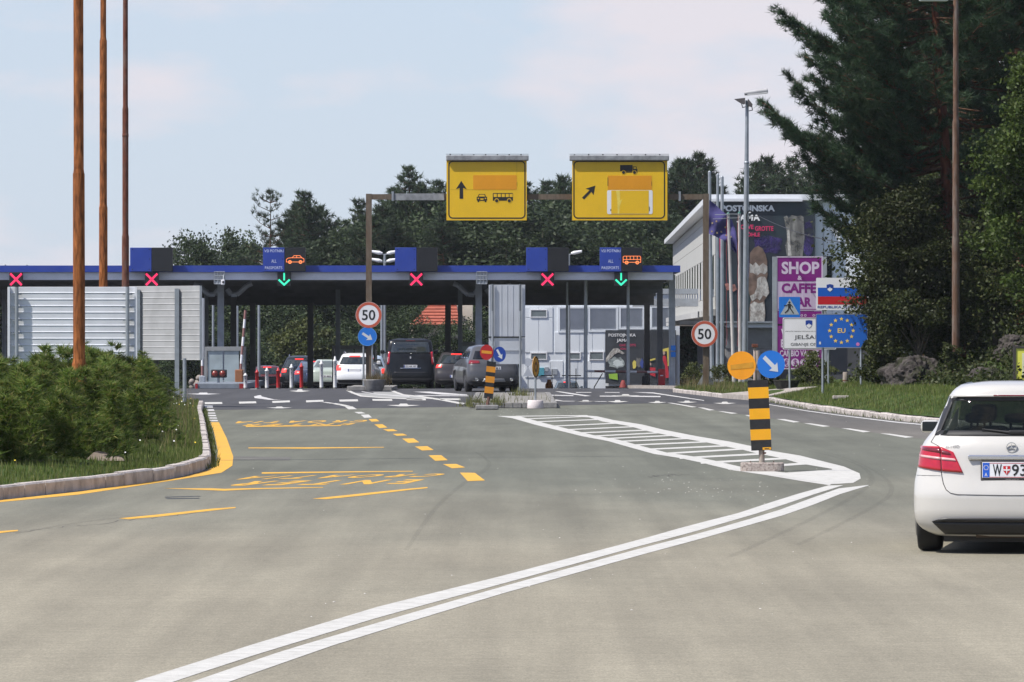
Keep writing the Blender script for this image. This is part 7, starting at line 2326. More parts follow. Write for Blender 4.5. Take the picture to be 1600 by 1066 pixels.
mb = MB(); text_in(mb, 'W', -.165, .70, -.085, .806, yp - .0135, .012); text_in(mb, '937', .005, .70, .215, .806, yp - .0135, .012); mb.build('plate_lettering', BLACK, lp_, local=True)
mb = MB(); q = [(-.072, .79), (-.008, .79), (-.01, .745), (-.04, .708), (-.07, .745)]; mb.plate(q, yp - .0135, .002); shd = mb.build('plate_shield', SIGN_FLAG_RED, lp_, local=True)
mb = MB(); mb.plate([(-.048, .785), (-.034, .785), (-.036, .76), (-.012, .762), (-.014, .748), (-.036, .748), (-.04, .712), (-.046, .748), (-.068, .748), (-.07, .762), (-.046, .76)], yp - .0155, .0015); mb.build('plate_cross', SIGN_WHITE, lp_, local=True)
mb = MB(); text_in(mb, 'SERVICE', -.05, .664, .07, .676, yp - .006)
mb.build('holder_print', mat('faint grey print', (.35, .35, .35), .5), lp_, local=True)
mb = MB(); mb.bbox(-.39, yre(0, .865) - .03, .842, .39, yre(0, .865) + .03, .888, .012); mb.build('handle_strip', CHROME, wt, local=True)
yb_ = yre(0, .955) - .012
mb = MB(); mb.ring(0, .955, .040, .048, yb_ - .004, .012, 36)
for k in range(3):
    a_ = math.pi / 2 + k * 2 * math.pi / 3
    mb.plate([(.041 * math.cos(a_), .955 + .041 * math.sin(a_)), (.008 * math.cos(a_ + 1.05), .955 + .008 * math.sin(a_ + 1.05)), (0, .955), (.008 * math.cos(a_ - 1.05), .955 + .008 * math.sin(a_ - 1.05))], yb_ - .003, .01)
mb.build('star_badge', CHROME, wt, local=True)
mb = MB(); text_in(mb, 'B180', -.60, .955, -.475, .985, yre(-.53, .97) - .006, .015); mb.v = [(x, yre(x, z) - .009, z) for x, y, z in mb.v]; mb.build('lettering', mat('badge grey', (.22, .22, .23), .4, .3), wt, local=True)
mb = MB(); A = Vector((.0, yre(0, 1.10) - .03, 1.085)); B_ = Vector((-.27, yre(-.27, 1.115) - .025, 1.118)); mb.tube(A, A.lerp(B_, .35), .016, .012, 8); mb.tube(A.lerp(B_, .35), B_, .012, .006, 8); mb.bbox(-.03, A.y - .02, 1.07, .12, A.y + .03, 1.11, .012); mb.box(-.27, B_.y - .004, 1.10, .02, B_.y + .012, 1.108)
mb.build('wiper', BLACK, wt, local=True)
# lower bumper insert, reflectors, exhaust
wpatch([(-.60, .170), (.60, .170), (.715, .285), (-.715, .285)], PLASTIC, 'bumper_insert', .012, 18, 4)
wpatch([(-.715, .288), (.715, .288), (.62, .322), (-.62, .322)], PLASTIC, 'bumper_insert_edge', .022, 18, 2)
mb = MB(); mb.box(-.62, .3, .10, .62, 4.0, .22); mb.build('underbody', PLASTIC, wt, local=True)
mb = MB(); mb.tube((-.32, .16, .20), (.32, .16, .20), .06, n=14); mb.build('silencer', mat('sooty metal', (.10, .075, .06), .6, .4), wt, local=True)
for y in (.82, 3.52):
    for s in (-1, 1): wheel(wt, s * .775, y, .316, .215, s)
# mirrors, roof strip, handles
for s in (-1, 1):
    mb = MB(); x0_ = s * .80
    mb.bbox(min(x0_, s * .985), 2.55, 1.045, max(x0_, s * .985), 2.68, 1.165, .04); mb.tube((s * .74, 2.64, 1.04), (s * .82, 2.62, 1.07), .03, n=8)
    mr_ = mb.build('wing_mirror', WP, wt, local=True)
    mb = MB(); mb.bbox(min(s * .82, s * .968), 2.54, 1.06, max(s * .82, s * .968), 2.556, 1.15, .006); mb.build('mirror_glass', mat('mirror glass', (.05, .06, .07), .03, .6, .02), mr_, local=True)
    for y in (1.45, 2.35):
        x = s * (WB.side(y, .93)); mb = MB(); mb.bbox(min(x - s * .01, x + s * .03), y, .92, max(x - s * .01, x + s * .03), y + .2, .945, .01); mb.build('door_handle', WP, wt, local=True)
    q = crom(WT, 1.505)[0]
    mb = MB(); mb.path([(s * (crom(WT, 1.50)[0] - .005), .98, 1.492), (s * (crom(WT, 1.52)[0] - .01), 1.4, 1.512), (s * (crom(WT, 1.52)[0] - .01), 2.0, 1.512)], .018, 8); mb.build('roof_strip', mat('roof strip', (.12, .13, .14), .35, .4), wt, local=True)
# seats
for x, y in ((-.36, 1.05), (0.0, 1.05), (.36, 1.05), (-.36, 2.05), (.36, 2.05)):
    mb = MB()
    mb.bbox(x - .23 if x else -.12, y, .82, x + .23 if x else .12, y + .14, 1.12, .05)
    mb.bbox(x - .12, y - .02, 1.16, x + .12, y + .09, 1.32 if y > 1.5 else 1.25, .04)
    mb.tube((x - .06, y + .04, 1.10), (x - .06, y + .04, 1.2), .012, n=6); mb.tube((x + .06, y + .04, 1.10), (x + .06, y + .04, 1.2), .012, n=6)
    mb.build('seat', mat('dark seat cloth', (.05, .05, .052), .9, 0, .2, 6), wt, local=True)
# ------------------------------------------------------------------ trees and shrubs
PINE_FAR = leaf_mat('far pine needles', [(0.031, 0.055, 0.026), (0.041, 0.068, 0.032), (0.056, 0.084, 0.039), (0.046, 0.062, 0.029)], .15)
PINE_NEAR = leaf_mat('near pine needles', [(0.022, 0.048, 0.024), (0.031, 0.063, 0.031), (0.046, 0.084, 0.041), (0.037, 0.052, 0.020)], .15)
LEAF_DARK = leaf_mat('dark broad leaves', [(0.020, 0.030, 0.008), (0.030, 0.042, 0.010), (0.042, 0.056, 0.013), (0.055, 0.055, 0.018)], .22)
LEAF_MID = leaf_mat('mid green leaves', [(0.040, 0.066, 0.012), (0.055, 0.088, 0.016), (0.075, 0.11, 0.022), (0.06, 0.078, 0.018)], .3)
LEAF_OLIVE = leaf_mat('olive leaves', [(0.055, 0.072, 0.02), (0.075, 0.09, 0.025), (0.095, 0.105, 0.035)], .25)
LEAF_FAR = leaf_mat('far broad leaves', [(0.030, 0.049, 0.019), (0.041, 0.064, 0.024), (0.057, 0.082, 0.031)], .2)
JUNIPER = leaf_mat('juniper sprays', [(0.058, 0.105, 0.018), (0.088, 0.148, 0.025), (0.13, 0.195, 0.035), (0.19, 0.24, 0.055), (0.27, 0.225, 0.08)], .35)


def tufts(centers, dirs, size, n, w, spread=.9, R=None):
    """bunches of needle blades: n thin triangles leave each centre around its direction"""
    R = R or rng
    C = np.repeat(np.asarray(centers, float), n, 0)
    D = np.repeat(np.asarray(dirs, float), n, 0)
    S = np.repeat(np.broadcast_to(np.asarray(size, float), (len(centers),)), n)
    N = len(C)
    v = R.normal(0, 1, (N, 3)) * spread + D
    v /= np.linalg.norm(v, axis=1, keepdims=True)
    L = S * R.uniform(.6, 1.15, N)
    side = np.cross(v, R.normal(0, 1, (N, 3)))
    side /= np.linalg.norm(side, axis=1, keepdims=True) + 1e-9
    W = (S * w)[:, None]
    base = C + R.normal(0, .12, (N, 3)) * S[:, None]
    tri = np.zeros((N, 3, 3))
    tri[:, 0] = base - side * W / 2
    tri[:, 1] = base + side * W / 2
    tri[:, 2] = base + v * L[:, None]
    return tri


def leaves(centers, size, R=None, up=.4):
    """loose broad leaves as folded rhombs (two triangles sharing the midrib)"""
    R = R or rng
    C = np.asarray(centers, float)
    N = len(C)
    S = size * R.uniform(.6, 1.3, N)[:, None]
    n = R.normal(0, 1, (N, 3)); n[:, 2] += up
    n /= np.linalg.norm(n, axis=1, keepdims=True)
    a = np.cross(n, R.normal(0, 1, (N, 3))); a /= np.linalg.norm(a, axis=1, keepdims=True) + 1e-9
    b = np.cross(n, a)
    q = np.zeros((N, 4, 3))
    q[:, 0] = C - a * S * .6
    q[:, 1] = C + b * S * .36 + n * S * .1
    q[:, 2] = C + a * S * .6
    q[:, 3] = C - b * S * .36 + n * S * .1
    return q


def tri_obj(name, tri, m, parent):
    k = tri.shape[1]
    return np_obj(name, tri.reshape(-1, 3), np.arange(tri.shape[0] * k).reshape(-1, k), m, parent)


def pine_proto(seed, H=16.0, rad=2.6, first=.22, whorls=26, blade=(.5, 11), sparse=0.0, trunk_r=.2, tex=PINE_FAR, pointed=.5, tw=.10, fill=1.0):
    R = np.random.default_rng(seed)
    r_ = random.Random(seed)
    root = bpy.data.objects.new('pine_tree', None)
    COL.objects.link(root)
    mb = MB()
    sx, sy = r_.uniform(-.25, .25), r_.uniform(-.25, .25)
    trunk_at = lambda z: Vector((sx * (z / H) ** 2 * 2 + .08 * math.sin(z * .8), sy * (z / H) ** 2 * 2, z))
    for i in range(9):
        z0_, z1_ = H * i / 9, H * (i + 1) / 9
        mb.tube(trunk_at(z0_), trunk_at(z1_), trunk_r * (1 - .93 * i / 9), trunk_r * (1 - .93 * (i + 1) / 9), 8, caps=False)
    C, D, S = [], [], []
    for i in range(whorls):
        k = i / (whorls - 1)
        z = H * (first + (1 - first) * k ** .95)
        prof = (1 - k) ** pointed * (.62 + .38 * min(1, k * 5))
        if k > .96: prof *= .5
        nb = r_.randint(4, 6)
        a0 = r_.random() * 6.28
        for b in range(nb):
            if r_.random() < sparse * .4: continue
            a = a0 + b * 6.283 / nb + r_.uniform(-.35, .35)
            L = rad * prof * r_.uniform(.55, 1.2) + .25
            rise = r_.uniform(.05, .38) + .35 * k
            p0 = trunk_at(z)
            p1 = p0 + Vector((math.cos(a) * L * .6, math.sin(a) * L * .6, L * .6 * rise * .7))
            p2 = p0 + Vector((math.cos(a + .1) * L, math.sin(a + .1) * L, L * rise))
            mb.tube(p0, p1, .045 * (1 - .6 * k) + .012, .022, 5, caps=False); mb.tube(p1, p2, .022, .008, 5, caps=False)
            nt = max(3, int(L * fill * (4.2 - 2.0 * sparse)))
            for t in range(nt):
                f_ = .28 + .75 * (t + r_.random()) / nt
                p = p0.lerp(p1, f_ / .6) if f_ < .6 else p1.lerp(p2, min(1.05, (f_ - .6) / .4))
                sp = .30 * L * (1.1 - f_) + .12
                p = p + Vector((r_.gauss(0, sp * .6), r_.gauss(0, sp * .6), abs(r_.gauss(0, .1))))
                C.append(p[:]); D.append((math.cos(a) * .5, math.sin(a) * .5, .75)); S.append(blade[0] * r_.uniform(.7, 1.2))
    C.append(trunk_at(H)[:]); D.append((0, 0, 1.2)); S.append(blade[0])
    tk = mb.build('trunk', BARK, root, local=True)
    tri_obj('crown', tufts(C, D, S, blade[1], tw, .7, R), tex, root)
    return root


def broad_proto(seed, H=8.0, rad=2.6, base=.25, clumps=70, per=110, leaf=.2, tex=LEAF_FAR, name='broadleaf_tree', trunk_r=.14, squash=1.0, lobes=7):
    R = np.random.default_rng(seed)
    r_ = random.Random(seed)
    root = bpy.data.objects.new(name, None)
    COL.objects.link(root)
    mb = MB()
    top = Vector((r_.uniform(-.2, .2), r_.uniform(-.2, .2), H * .55))
    mb.tube((0, 0, -.1), top * .5, trunk_r, trunk_r * .75, 8, caps=False)
    mb.tube(top * .5, top, trunk_r * .75, trunk_r * .5, 8, caps=False)
    L0 = []
    for i in range(lobes):
        a = 6.283 * i / lobes + r_.uniform(-.4, .4)
        rr = rad * r_.uniform(.35, .72)
        L0.append((Vector((math.cos(a) * rr, math.sin(a) * rr, H * r_.uniform(base + .12, .86))), rad * r_.uniform(.38, .6)))
    L0.append((Vector((0, 0, H * .9)), rad * .42))
    L0.append((Vector((r_.uniform(-.3, .3) * rad, 0, H * .62)), rad * .6))
    pts = []
    for c, lr in L0:
        mb.tube(top * r_.uniform(.45, .95), c, trunk_r * .35, trunk_r * .1, 5, caps=False)
        n = clumps // len(L0)
        for _ in range(n):
            d_ = Vector((r_.gauss(0, 1), r_.gauss(0, 1), r_.gauss(0, 1) * .9 + .15)).normalized()
            cc = c + d_ * lr * r_.uniform(.6, 1.08)
            s = lr * r_.uniform(.16, .36)
            pts.append(R.normal(0, 1, (per, 3)) * s * np.array([1, 1, .7 * squash]) + np.array(cc[:]))
    P_ = np.concatenate(pts)
    P_ = P_[P_[:, 2] > .05]
    mb.build('trunk', BARK_GREY, root, local=True)
    tri_obj('crown', leaves(P_, leaf, R), tex, root)
    return root


def place(proto, first, x, y, z, s, rz, lab, group, sz=None, cat='tree'):
    o = proto if first else copy_tree(proto)
    o.location = (x, y, z)
    o.rotation_euler = (0, 0, rz)
    o.scale = (s, s, sz or s)
    return tag(o, lab, cat, group)


pines = [(pine_proto(21, 16, 2.3, .16, 30, (.40, 18), tw=.15, fill=1.7), 16), (pine_proto(22, 16, 2.8, .14, 27, (.42, 18), pointed=.42, tw=.15, fill=1.7), 16), (pine_proto(23, 16, 2.4, .12, 32, (.38, 18), pointed=.75, tw=.15, fill=1.7), 16)]
sparse_pine = pine_proto(24, 16, 2.6, .3, 18, (.36, 14), sparse=.6, pointed=.35, tw=.13, fill=1.3)
broads = [(broad_proto(31, 10, 3.0, .12, 90, 150, .17), 10), (broad_proto(32, 9, 3.2, .08, 90, 150, .17), 9)]
used = set()


def far_tree(kind, px, py, d, lab, group, wide=1.0):
    X = P(px, 0, d)[0]
    zb0 = zg(d) + max(0, min(d - 400, 260)) * .018 - .1
    top = P(px, py, d)[2]
    if kind == 's': pr, H = sparse_pine, 16
    elif kind[0] == 'b': pr, H = broads[int(kind[1])]
    else: pr, H = pines[int(kind[1])]
    k = (top - zb0) / H
    first = id(pr) not in used
    used.add(id(pr))
    o = place(pr, first, X, d, zb0, k * wide, rnd.random() * 6.28, lab, group, k)
    return o


G_F = 'forest trees behind the border post'
def where_is(px):
    for lim, txt in ((405, 'left of the car lane board'), (480, 'behind the car lane board'), (572, 'between the car lane board and the left gantry post'), (620, 'behind the left gantry post'), (697, 'between the left gantry post and left yellow sign'), (760, 'behind the left half of the left yellow sign'),
                     (823, 'behind the right half of the left yellow sign'), (892, 'between the two yellow signs'), (968, 'behind the left half of the right yellow sign'), (1043, 'behind the right half of the right yellow sign'), (1108, 'between right yellow sign and right gantry post'), (1165, 'behind the grey masts and billboard'),
                     (1270, 'above the billboard, right of the lamp post'), (1400, 'behind the big pine and leafy trees')):
        if px < lim: return txt
    return 'deep behind the trees on the right bank'
L_P, L_D, L_B = 'dark pine in the forest behind the canopy', 'dark bushy pine in the forest behind the canopy', 'broad leafed tree in the forest behind the canopy'
far_tree('s', 421, 304, 392, 'thin airy pine standing alone left of the denser forest', G_F, .92)
far_tree('p2', 491, 306, 402, 'dense dark conifer with a pointed leader behind the car lane board', G_F, 1.25)
far_tree('p0', 632, 268, 404, 'tallest pine behind the left end of the gantry beam', G_F, 1.05)
far_tree('b0', 298, 388, 398, 'leftmost small broad leafed tree above the canopy', G_F, .85)
far_tree('b1', 338, 369, 400, 'rounded broad leafed tree between the leftmost one and the airy pine', G_F, .8)
far_tree('p1', 1081, 250, 430, 'tall pine peering over the right end of the gantry', G_F, 1.0)
far_tree('p0', 1189, 262, 410, 'pine rising behind the billboard just right of the lamp post', G_F, 1.1)
TP = [(375, 380, 'b0'), (395, 392, 'b1'), (452, 330, 'p1'), (470, 322, 'p0'), (512, 330, 'p1'), (535, 350, 'p0'), (556, 346, 'p1'), (575, 318, 'p2'), (592, 322, 'p1'), (609, 300, 'p0'), (655, 298, 'p1'), (672, 318, 'p0'), (690, 290, 'p0'), (706, 284, 'p1'),
      (728, 310, 'p1'), (752, 318, 'p0'), (778, 300, 'p1'), (800, 308, 'p0'), (828, 292, 'p0'), (846, 290, 'p2'), (865, 284, 'p1'), (884, 296, 'p0'), (905, 300, 'p1'), (930, 312, 'p0'), (955, 305, 'p1'), (980, 315, 'p0'), (1005, 300, 'p1'), (1030, 290, 'p0'),
      (1056, 262, 'p1'), (1068, 256, 'p0'), (1100, 268, 'p2'), (1120, 290, 'p0'), (1140, 302, 'p1'), (1160, 292, 'p0'), (1212, 256, 'p1'), (1236, 254, 'p0'), (1256, 268, 'p1'), (1280, 262, 'p0'), (1310, 270, 'p1'), (1350, 270, 'p0'), (1400, 280, 'p1'), (1460, 270, 'p0'), (1530, 270, 'p1'), (1590, 270, 'p0')]
for px, py, k in TP: far_tree(k, px, py, rnd.uniform(405, 440), {'b0': 'small broad leafed tree ', 'b1': 'rounded broad leafed tree ', 'p0': 'dark slender pine ', 'p1': 'broad bushy pine ', 'p2': 'pointed dark conifer '}[k] + where_is(px), G_F, rnd.uniform(1.0, 1.3))
for i in range(40):       # second rank, lower in the picture
    px = 300 + 1000 * (i + rnd.random()) / 40
    py = 372 + rnd.uniform(-14, 22) + (40 if px < 430 else 0) - (30 if px > 560 else 0)
    k = rnd.choice(['p0', 'p1', 'p2', 'b0'])
    far_tree(k, px, py, rnd.uniform(384, 400), {'b0': 'lower broad leafed tree ', 'p0': 'lower slender pine ', 'p1': 'lower bushy pine ', 'p2': 'lower pointed conifer '}[k] + where_is(px), G_F, rnd.uniform(1.1, 1.5))
def under(px):
    for lim, txt in ((60, 'behind the white board'), (200, 'behind the boards and rusty poles'), (318, 'behind the slatted grey board'), (380, 'behind the left booth'), (430, 'left of the olive bush'), (525, 'behind the olive bush'), (600, 'behind the left 50 sign'), (680, 'above the black van'), (745, 'near the red roofed house')):
        if px < lim: return txt
    return 'behind the big grey sign'
for i in range(26):       # shrubs along the forest edge, seen under the canopy
    px = -30 + 1060 * (i + rnd.random()) / 26
    if px > 735: continue
    far_tree(rnd.choice(['b0', 'b1']), px, rnd.uniform(430, 486), rnd.uniform(374, 383), 'tall dark shrub under the canopy, ' + under(px), 'forest edge shrubs seen under the canopy', rnd.uniform(1.2, 1.7))
for i in range(14):
    px = 290 + 430 * (i + rnd.random()) / 14
    if 620 < px < 745: continue
    far_tree(rnd.choice(['b0', 'b1']), px, rnd.uniform(505, 530), rnd.uniform(352, 366), 'low dark shrub under the canopy, ' + under(px), 'low shrubs before the forest edge', rnd.uniform(1.3, 1.9))
for px, py, lab in ((640, 492, 'dark shrub covering the left corner of the red roofed house'), (672, 514, 'dark shrub before the wall of the red roofed house, above the van'), (700, 510, 'dark shrub before the middle of the red roofed house'), (728, 506, 'dark shrub at the right corner of the red roofed house')):
    far_tree('b0', px, py, 354, lab, 'low shrubs before the forest edge', 1.25)
ol = broad_proto(41, 5.0, 2.0, .05, 80, 90, .20, LEAF_OLIVE, 'olive_bush', lobes=8)
place(ol, True, P(470, 0, 342)[0], 342, zg(342), .98, 1.0, 'light olive green rounded bush seen under the canopy left', None, cat='bush')

# --- the dark stand on the right
def near_pine(seed, px_base, d, H, px_top, rad, lab, dens=1.0, lean=0.0, first=.28, extra=()):
    R = np.random.default_rng(seed)
    r_ = random.Random(seed)
    x0_, x1_ = P(px_base, 0, d)[0], P(px_top, 0, d)[0]
    z0_ = right_h(x0_, d) - .2
    root = thing('pine_tree', lab, 'tree', (x0_, d, z0_), 'tall pines on the right bank')
    at = lambda z: Vector((x0_ + (x1_ - x0_) * (z / H), d + .15 * math.sin(z * .6), z0_ + z))
    mb = MB()
    for i in range(12):
        mb.tube(at(H * i / 12), at(H * (i + 1) / 12), .24 * (1 - .9 * i / 12), .24 * (1 - .9 * (i + 1) / 12), 12, caps=False)
    mb.build('trunk', mat('red pine bark', (.15, .062, .04), .95, 0, .35, 5, .8, 12, .1, stretch=(2, 2, .5)), root)
    C, D, S = [], [], []
    lm = MB()
    nw = 30
    jobs = []
    for px, py in extra:
        tx, ty, tz = P(px, py, d + r_.uniform(-1.2, 1.2))
        L = math.hypot(tx - at(tz - z0_).x, ty - d)
        jobs.append((tz - z0_ - .22 * L, math.atan2(ty - d, tx - at(tz - z0_).x), L, .16))
    for i in range(nw):
        k = i / (nw - 1)
        z = H * (first + (1 - first) * k)
        prof = (.72 + .45 * math.sin(min(1, k * 1.5) * 2.2)) * (1 - .75 * max(0, k - .55) / .45)
        for b in range(r_.randint(4, 6)):
            a = r_.random() * 6.283
            jobs.append((z, a, rad * prof * r_.uniform(.5, 1.12), r_.uniform(-.12, .3) + .2 * k))
    if True:
        for z, a, L, rise in jobs:
            k = (z / H - first) / (1 - first)
            p0 = at(z)
            dirv = Vector((math.cos(a), math.sin(a), 0))
            pts = [p0 + dirv * (L * q) + Vector((0, 0, L * (rise * q - .16 * math.sin(q * 3.1) + .12 * q * q))) for q in (0, .25, .5, .75, 1.0)]
            for q in range(4): lm.tube(pts[q], pts[q + 1], .05 * (1 - q * .24) * (1 - .5 * k), .05 * (1 - (q + 1) * .22) * (1 - .5 * k), 5, caps=False)
            ns = max(4, int(L * 3.4 * dens))
            for t in range(ns):
                f_ = .22 + .8 * (t + r_.random()) / ns
                q = min(3, int(f_ * 4)); base = pts[q].lerp(pts[q + 1], min(1.1, f_ * 4 - q))
                sl = (.22 + .26 * L * (1.12 - f_)) * r_.uniform(.6, 1.1)
                sa = a + r_.choice((-1, 1)) * r_.uniform(.3, 1.2)
                sd = Vector((math.cos(sa), math.sin(sa), r_.uniform(.05, .5)))
                tip = base + sd * sl
                lm.tube(base, tip, .012, .005, 4, caps=False)
                for u in (.35, .6, .8, 1.0):
                    C.append((base.lerp(tip, u) + Vector((r_.gauss(0, .06), r_.gauss(0, .06), r_.gauss(0, .05))))[:]); D.append((sd.x * .6, sd.y * .6, .55)); S.append(r_.uniform(.18, .28))
    lm.build('limbs', BARK, root)
    off = np.array(root.location)
    tri = tufts(np.array(C) - off, D, S, 26, .085, .62, R)
    tri_obj('crown', tri, PINE_NEAR, root)
    return root


near_pine(51, 1500, 162, 16, 1440, 4.0, 'big dark pine with reddish trunk reaching over the blue and white signs', 2.3, first=.30, extra=[(1194, 180), (1205, 196), (1225, 205), (1246, 52), (1243, 152), (1262, 104), (1244, 228), (1262, 262), (1284, 300), (1292, 12), (1272, 330), (1300, 350), (1290, 240), (1300, 120), (1310, 200), (1320, 280), (1330, 60), (1340, 330)])
near_pine(52, 1600, 170, 17.0, 1580, 3.6, 'second tall dark pine behind the leafy tree at the right edge', 1.6, first=.3)
near_pine(53, 1450, 186, 17.0, 1440, 3.6, 'dark pine standing farther back behind the big pine', 1.4, first=.2)
near_pine(54, 1530, 196, 17.0, 1520, 4.2, 'rearmost dark pine between the other two on the bank', 1.4, first=.2)


def near_broad(seed, px, d, H, rad, lab, tex, leaf=.10, clumps=120, per=150, base=.1, zoff=0.0, lobes=9, name='leafy_tree', cat='tree', group=None, trunk_r=.1, squash=.9):
    o = broad_proto(seed, H, rad, base, clumps, per, leaf, tex, name, trunk_r, squash, lobes)
    x = P(px, 0, d)[0]
    o.location = (x, d, right_h(x, d) - .05 + zoff)
    return tag(o, lab, cat, group)


near_broad(61, 1612, 153, 8.4, 1.45, 'bright green leafy tree at the right edge above the white car', LEAF_MID, .105, 170, 150, .06)
near_broad(62, 1432, 160, 5.6, 1.5, 'dark leafy tree hiding the right halves of the star and country signs', LEAF_DARK, .085, 200, 200, .16)
near_broad(63, 1430, 161.5, 4.6, 1.8, 'dark leafy bush above the rock, left of the rusty pole', LEAF_DARK, .085, 190, 180, .2, name='leafy_bush', cat='bush')
near_broad(64, 1475, 171, 6.4, 2.0, 'dark leafy tree behind the rusty pole', LEAF_DARK, .105, 140, 140, .08)
near_broad(65, 1556, 160, 3.6, 1.6, 'dark green bush under the bright leafy tree, above the second rock', LEAF_DARK, .09, 120, 130, .04, name='leafy_bush', cat='bush')
near_broad(66, 1446, 192, 6.2, 2.2, 'dark leafy tree behind the country sign', LEAF_DARK, .13, 120, 120, .06)
near_broad(67, 1500, 200, 7.2, 3.0, 'dark leafy tree filling the bank behind the signs', LEAF_DARK, .14, 120, 120, .05)
near_broad(68, 1650, 160, 7.0, 2.0, 'leafy tree cut by the right edge of the view', LEAF_MID, .11, 120, 120, .05)
near_broad(69, 1520, 178, 6.0, 2.8, 'dark leafy tree deep on the bank behind the rusty pole', LEAF_DARK, .13, 120, 120, .05)
near_broad(70, 1376, 160, 1.3, .6, 'low leafy bush between star sign post and grey rock', LEAF_DARK, .08, 60, 110, .02, name='leafy_bush', cat='bush')
near_broad(71, 1376, 172, 1.9, .9, 'low olive bush behind the star sign posts', LEAF_OLIVE, .08, 60, 110, .02, name='leafy_bush', cat='bush')
near_broad(72, 1270, 190, 1.0, .8, 'small grassy bush left of the star sign posts', LEAF_OLIVE, .07, 50, 100, .02, name='leafy_bush', cat='bush')
near_broad(73, 1195, 196, .8, .6, 'tiny bush at the foot of the shop sign', LEAF_OLIVE, .07, 40, 90, .02, name='leafy_bush', cat='bush')
near_broad(74, 1088, 213, .75, .6, 'low weedy bush beside the right gantry post', LEAF_OLIVE, .06, 40, 90, .02, name='leafy_bush', cat='bush')
near_broad(75, 1140, 224, .7, .8, 'weedy bush at the feet of the grey masts', LEAF_OLIVE, .07, 40, 90, .02, name='leafy_bush', cat='bush')

near_broad(76, 1560, 186, 11.5, 3.2, 'tall dark broad leafed tree filling the gap behind the right pole', LEAF_DARK, .16, 150, 130, .05)
near_broad(77, 1470, 206, 12.5, 3.6, 'tall dark broad leafed tree rising behind the big pine', LEAF_DARK, .17, 150, 130, .05)
near_broad(78, 1462, 204, 8.5, 2.6, 'dark broad leafed tree between billboard and big pine', LEAF_DARK, .15, 130, 120, .05)
near_broad(80, 1484, 155.4, 1.1, .4, 'dark bush hugging the foot of the rusty pole beside the rock', LEAF_DARK, .07, 60, 110, .02, name='leafy_bush', cat='bush')
near_broad(81, 1436, 159.0, 2.6, 1.0, 'dark bush draped over the top of the grey rock', LEAF_DARK, .08, 90, 120, .5, name='leafy_bush', cat='bush')
ug = []
for _ in range(5200):
    y = rnd.uniform(112, 178)
    t_ = 3.0 + 8.5 * rnd.random() ** 1.2
    x = xr(y) + .12 + t_
    c_ = (x, y, right_h(x, y) + .06)
    s_ = rnd.uniform(.10, .26)
    for k in range(9): ug.append((c_[0] + rnd.gauss(0, s_), c_[1] + rnd.gauss(0, s_), c_[2] + abs(rnd.gauss(0, s_ * .9))))
uo = tri_obj('undergrowth', leaves(np.array(ug), .09), LEAF_DARK, None)
tag(uo, kind='stuff')
# rocks at the foot of the bank
def rock(px, py, d, rx, ry, rz, seed, lab):
    x = P(px, 0, d)[0]
    z = right_h(x, d)
    bm = bmesh.new()
    bmesh.ops.create_icosphere(bm, subdivisions=5, radius=1.0)
    from mathutils import noise
    for v in bm.verts:
        p = v.co.copy()
        n = noise.fractal(p * 1.3 + Vector((seed, 0, 0)), .7, 2.1, 7)
        c = noise.cell(p * 3.0 + Vector((seed * 2.0, 3, 1)))
        k = noise.ridged_multi_fractal(p * 1.8 + Vector((0, seed, 0)), 1.0, 2.0, 5, 1.0, 2.0)
        k2 = noise.ridged_multi_fractal(Vector((p.x * 5, p.y * 5, p.z * 1.6)) + Vector((seed, seed, 0)), .8, 2.2, 5, 1.0, 2.0)
        v.co = p * (1 + .16 * n + .05 * (c - .5) - .06 * k - .05 * k2)
        v.co.x *= rx; v.co.y *= ry; v.co.z *= rz
    o = MB()
    bm.verts.index_update()
    o.add([(v.co.x + x, v.co.y + d, v.co.z + z - rz * .05) for v in bm.verts], [[v.index for v in f.verts] for f in bm.faces])
    bm.free()
    r = o.build('rock_outcrop', ROCK, origin=(x, d, z))
    return tag(r, lab, 'rock')


rock(1432, 600, 156.5, 1.15, 1.6, 1.0, 3.1, 'grey weathered rock outcrop left of the rusty pole')
rock(1540, 590, 150, .8, 1.2, .5, 7.7, 'pale rock outcrop under the bushes behind the white car')
rock(1592, 590, 156, .8, 1.2, .6, 9.2, 'small grey rock beside the yellow board')
x = P(306, 0, 290)[0]
o = MB()
for i in range(11):
    s_ = rnd.uniform(.10, .2)
    o.lathe((x + rnd.uniform(-.25, .3), 290 + rnd.uniform(-.2, .2), zg(290) + .12 + .5 * rnd.random() ** 1.4), [(.0, -s_), (s_ * .9, -s_ * .5), (s_ * 1.1, .1 * s_), (s_ * .6, s_ * .8), (.0, s_)], 6, closed=True)
tag(o.build('stone_heap', mat('pale stones', (.27, .235, .21), .9, 0, .2, 3), origin=(x, 290, zg(290))), 'heap of pale stones left of the left booth', 'stones', kind='stuff')

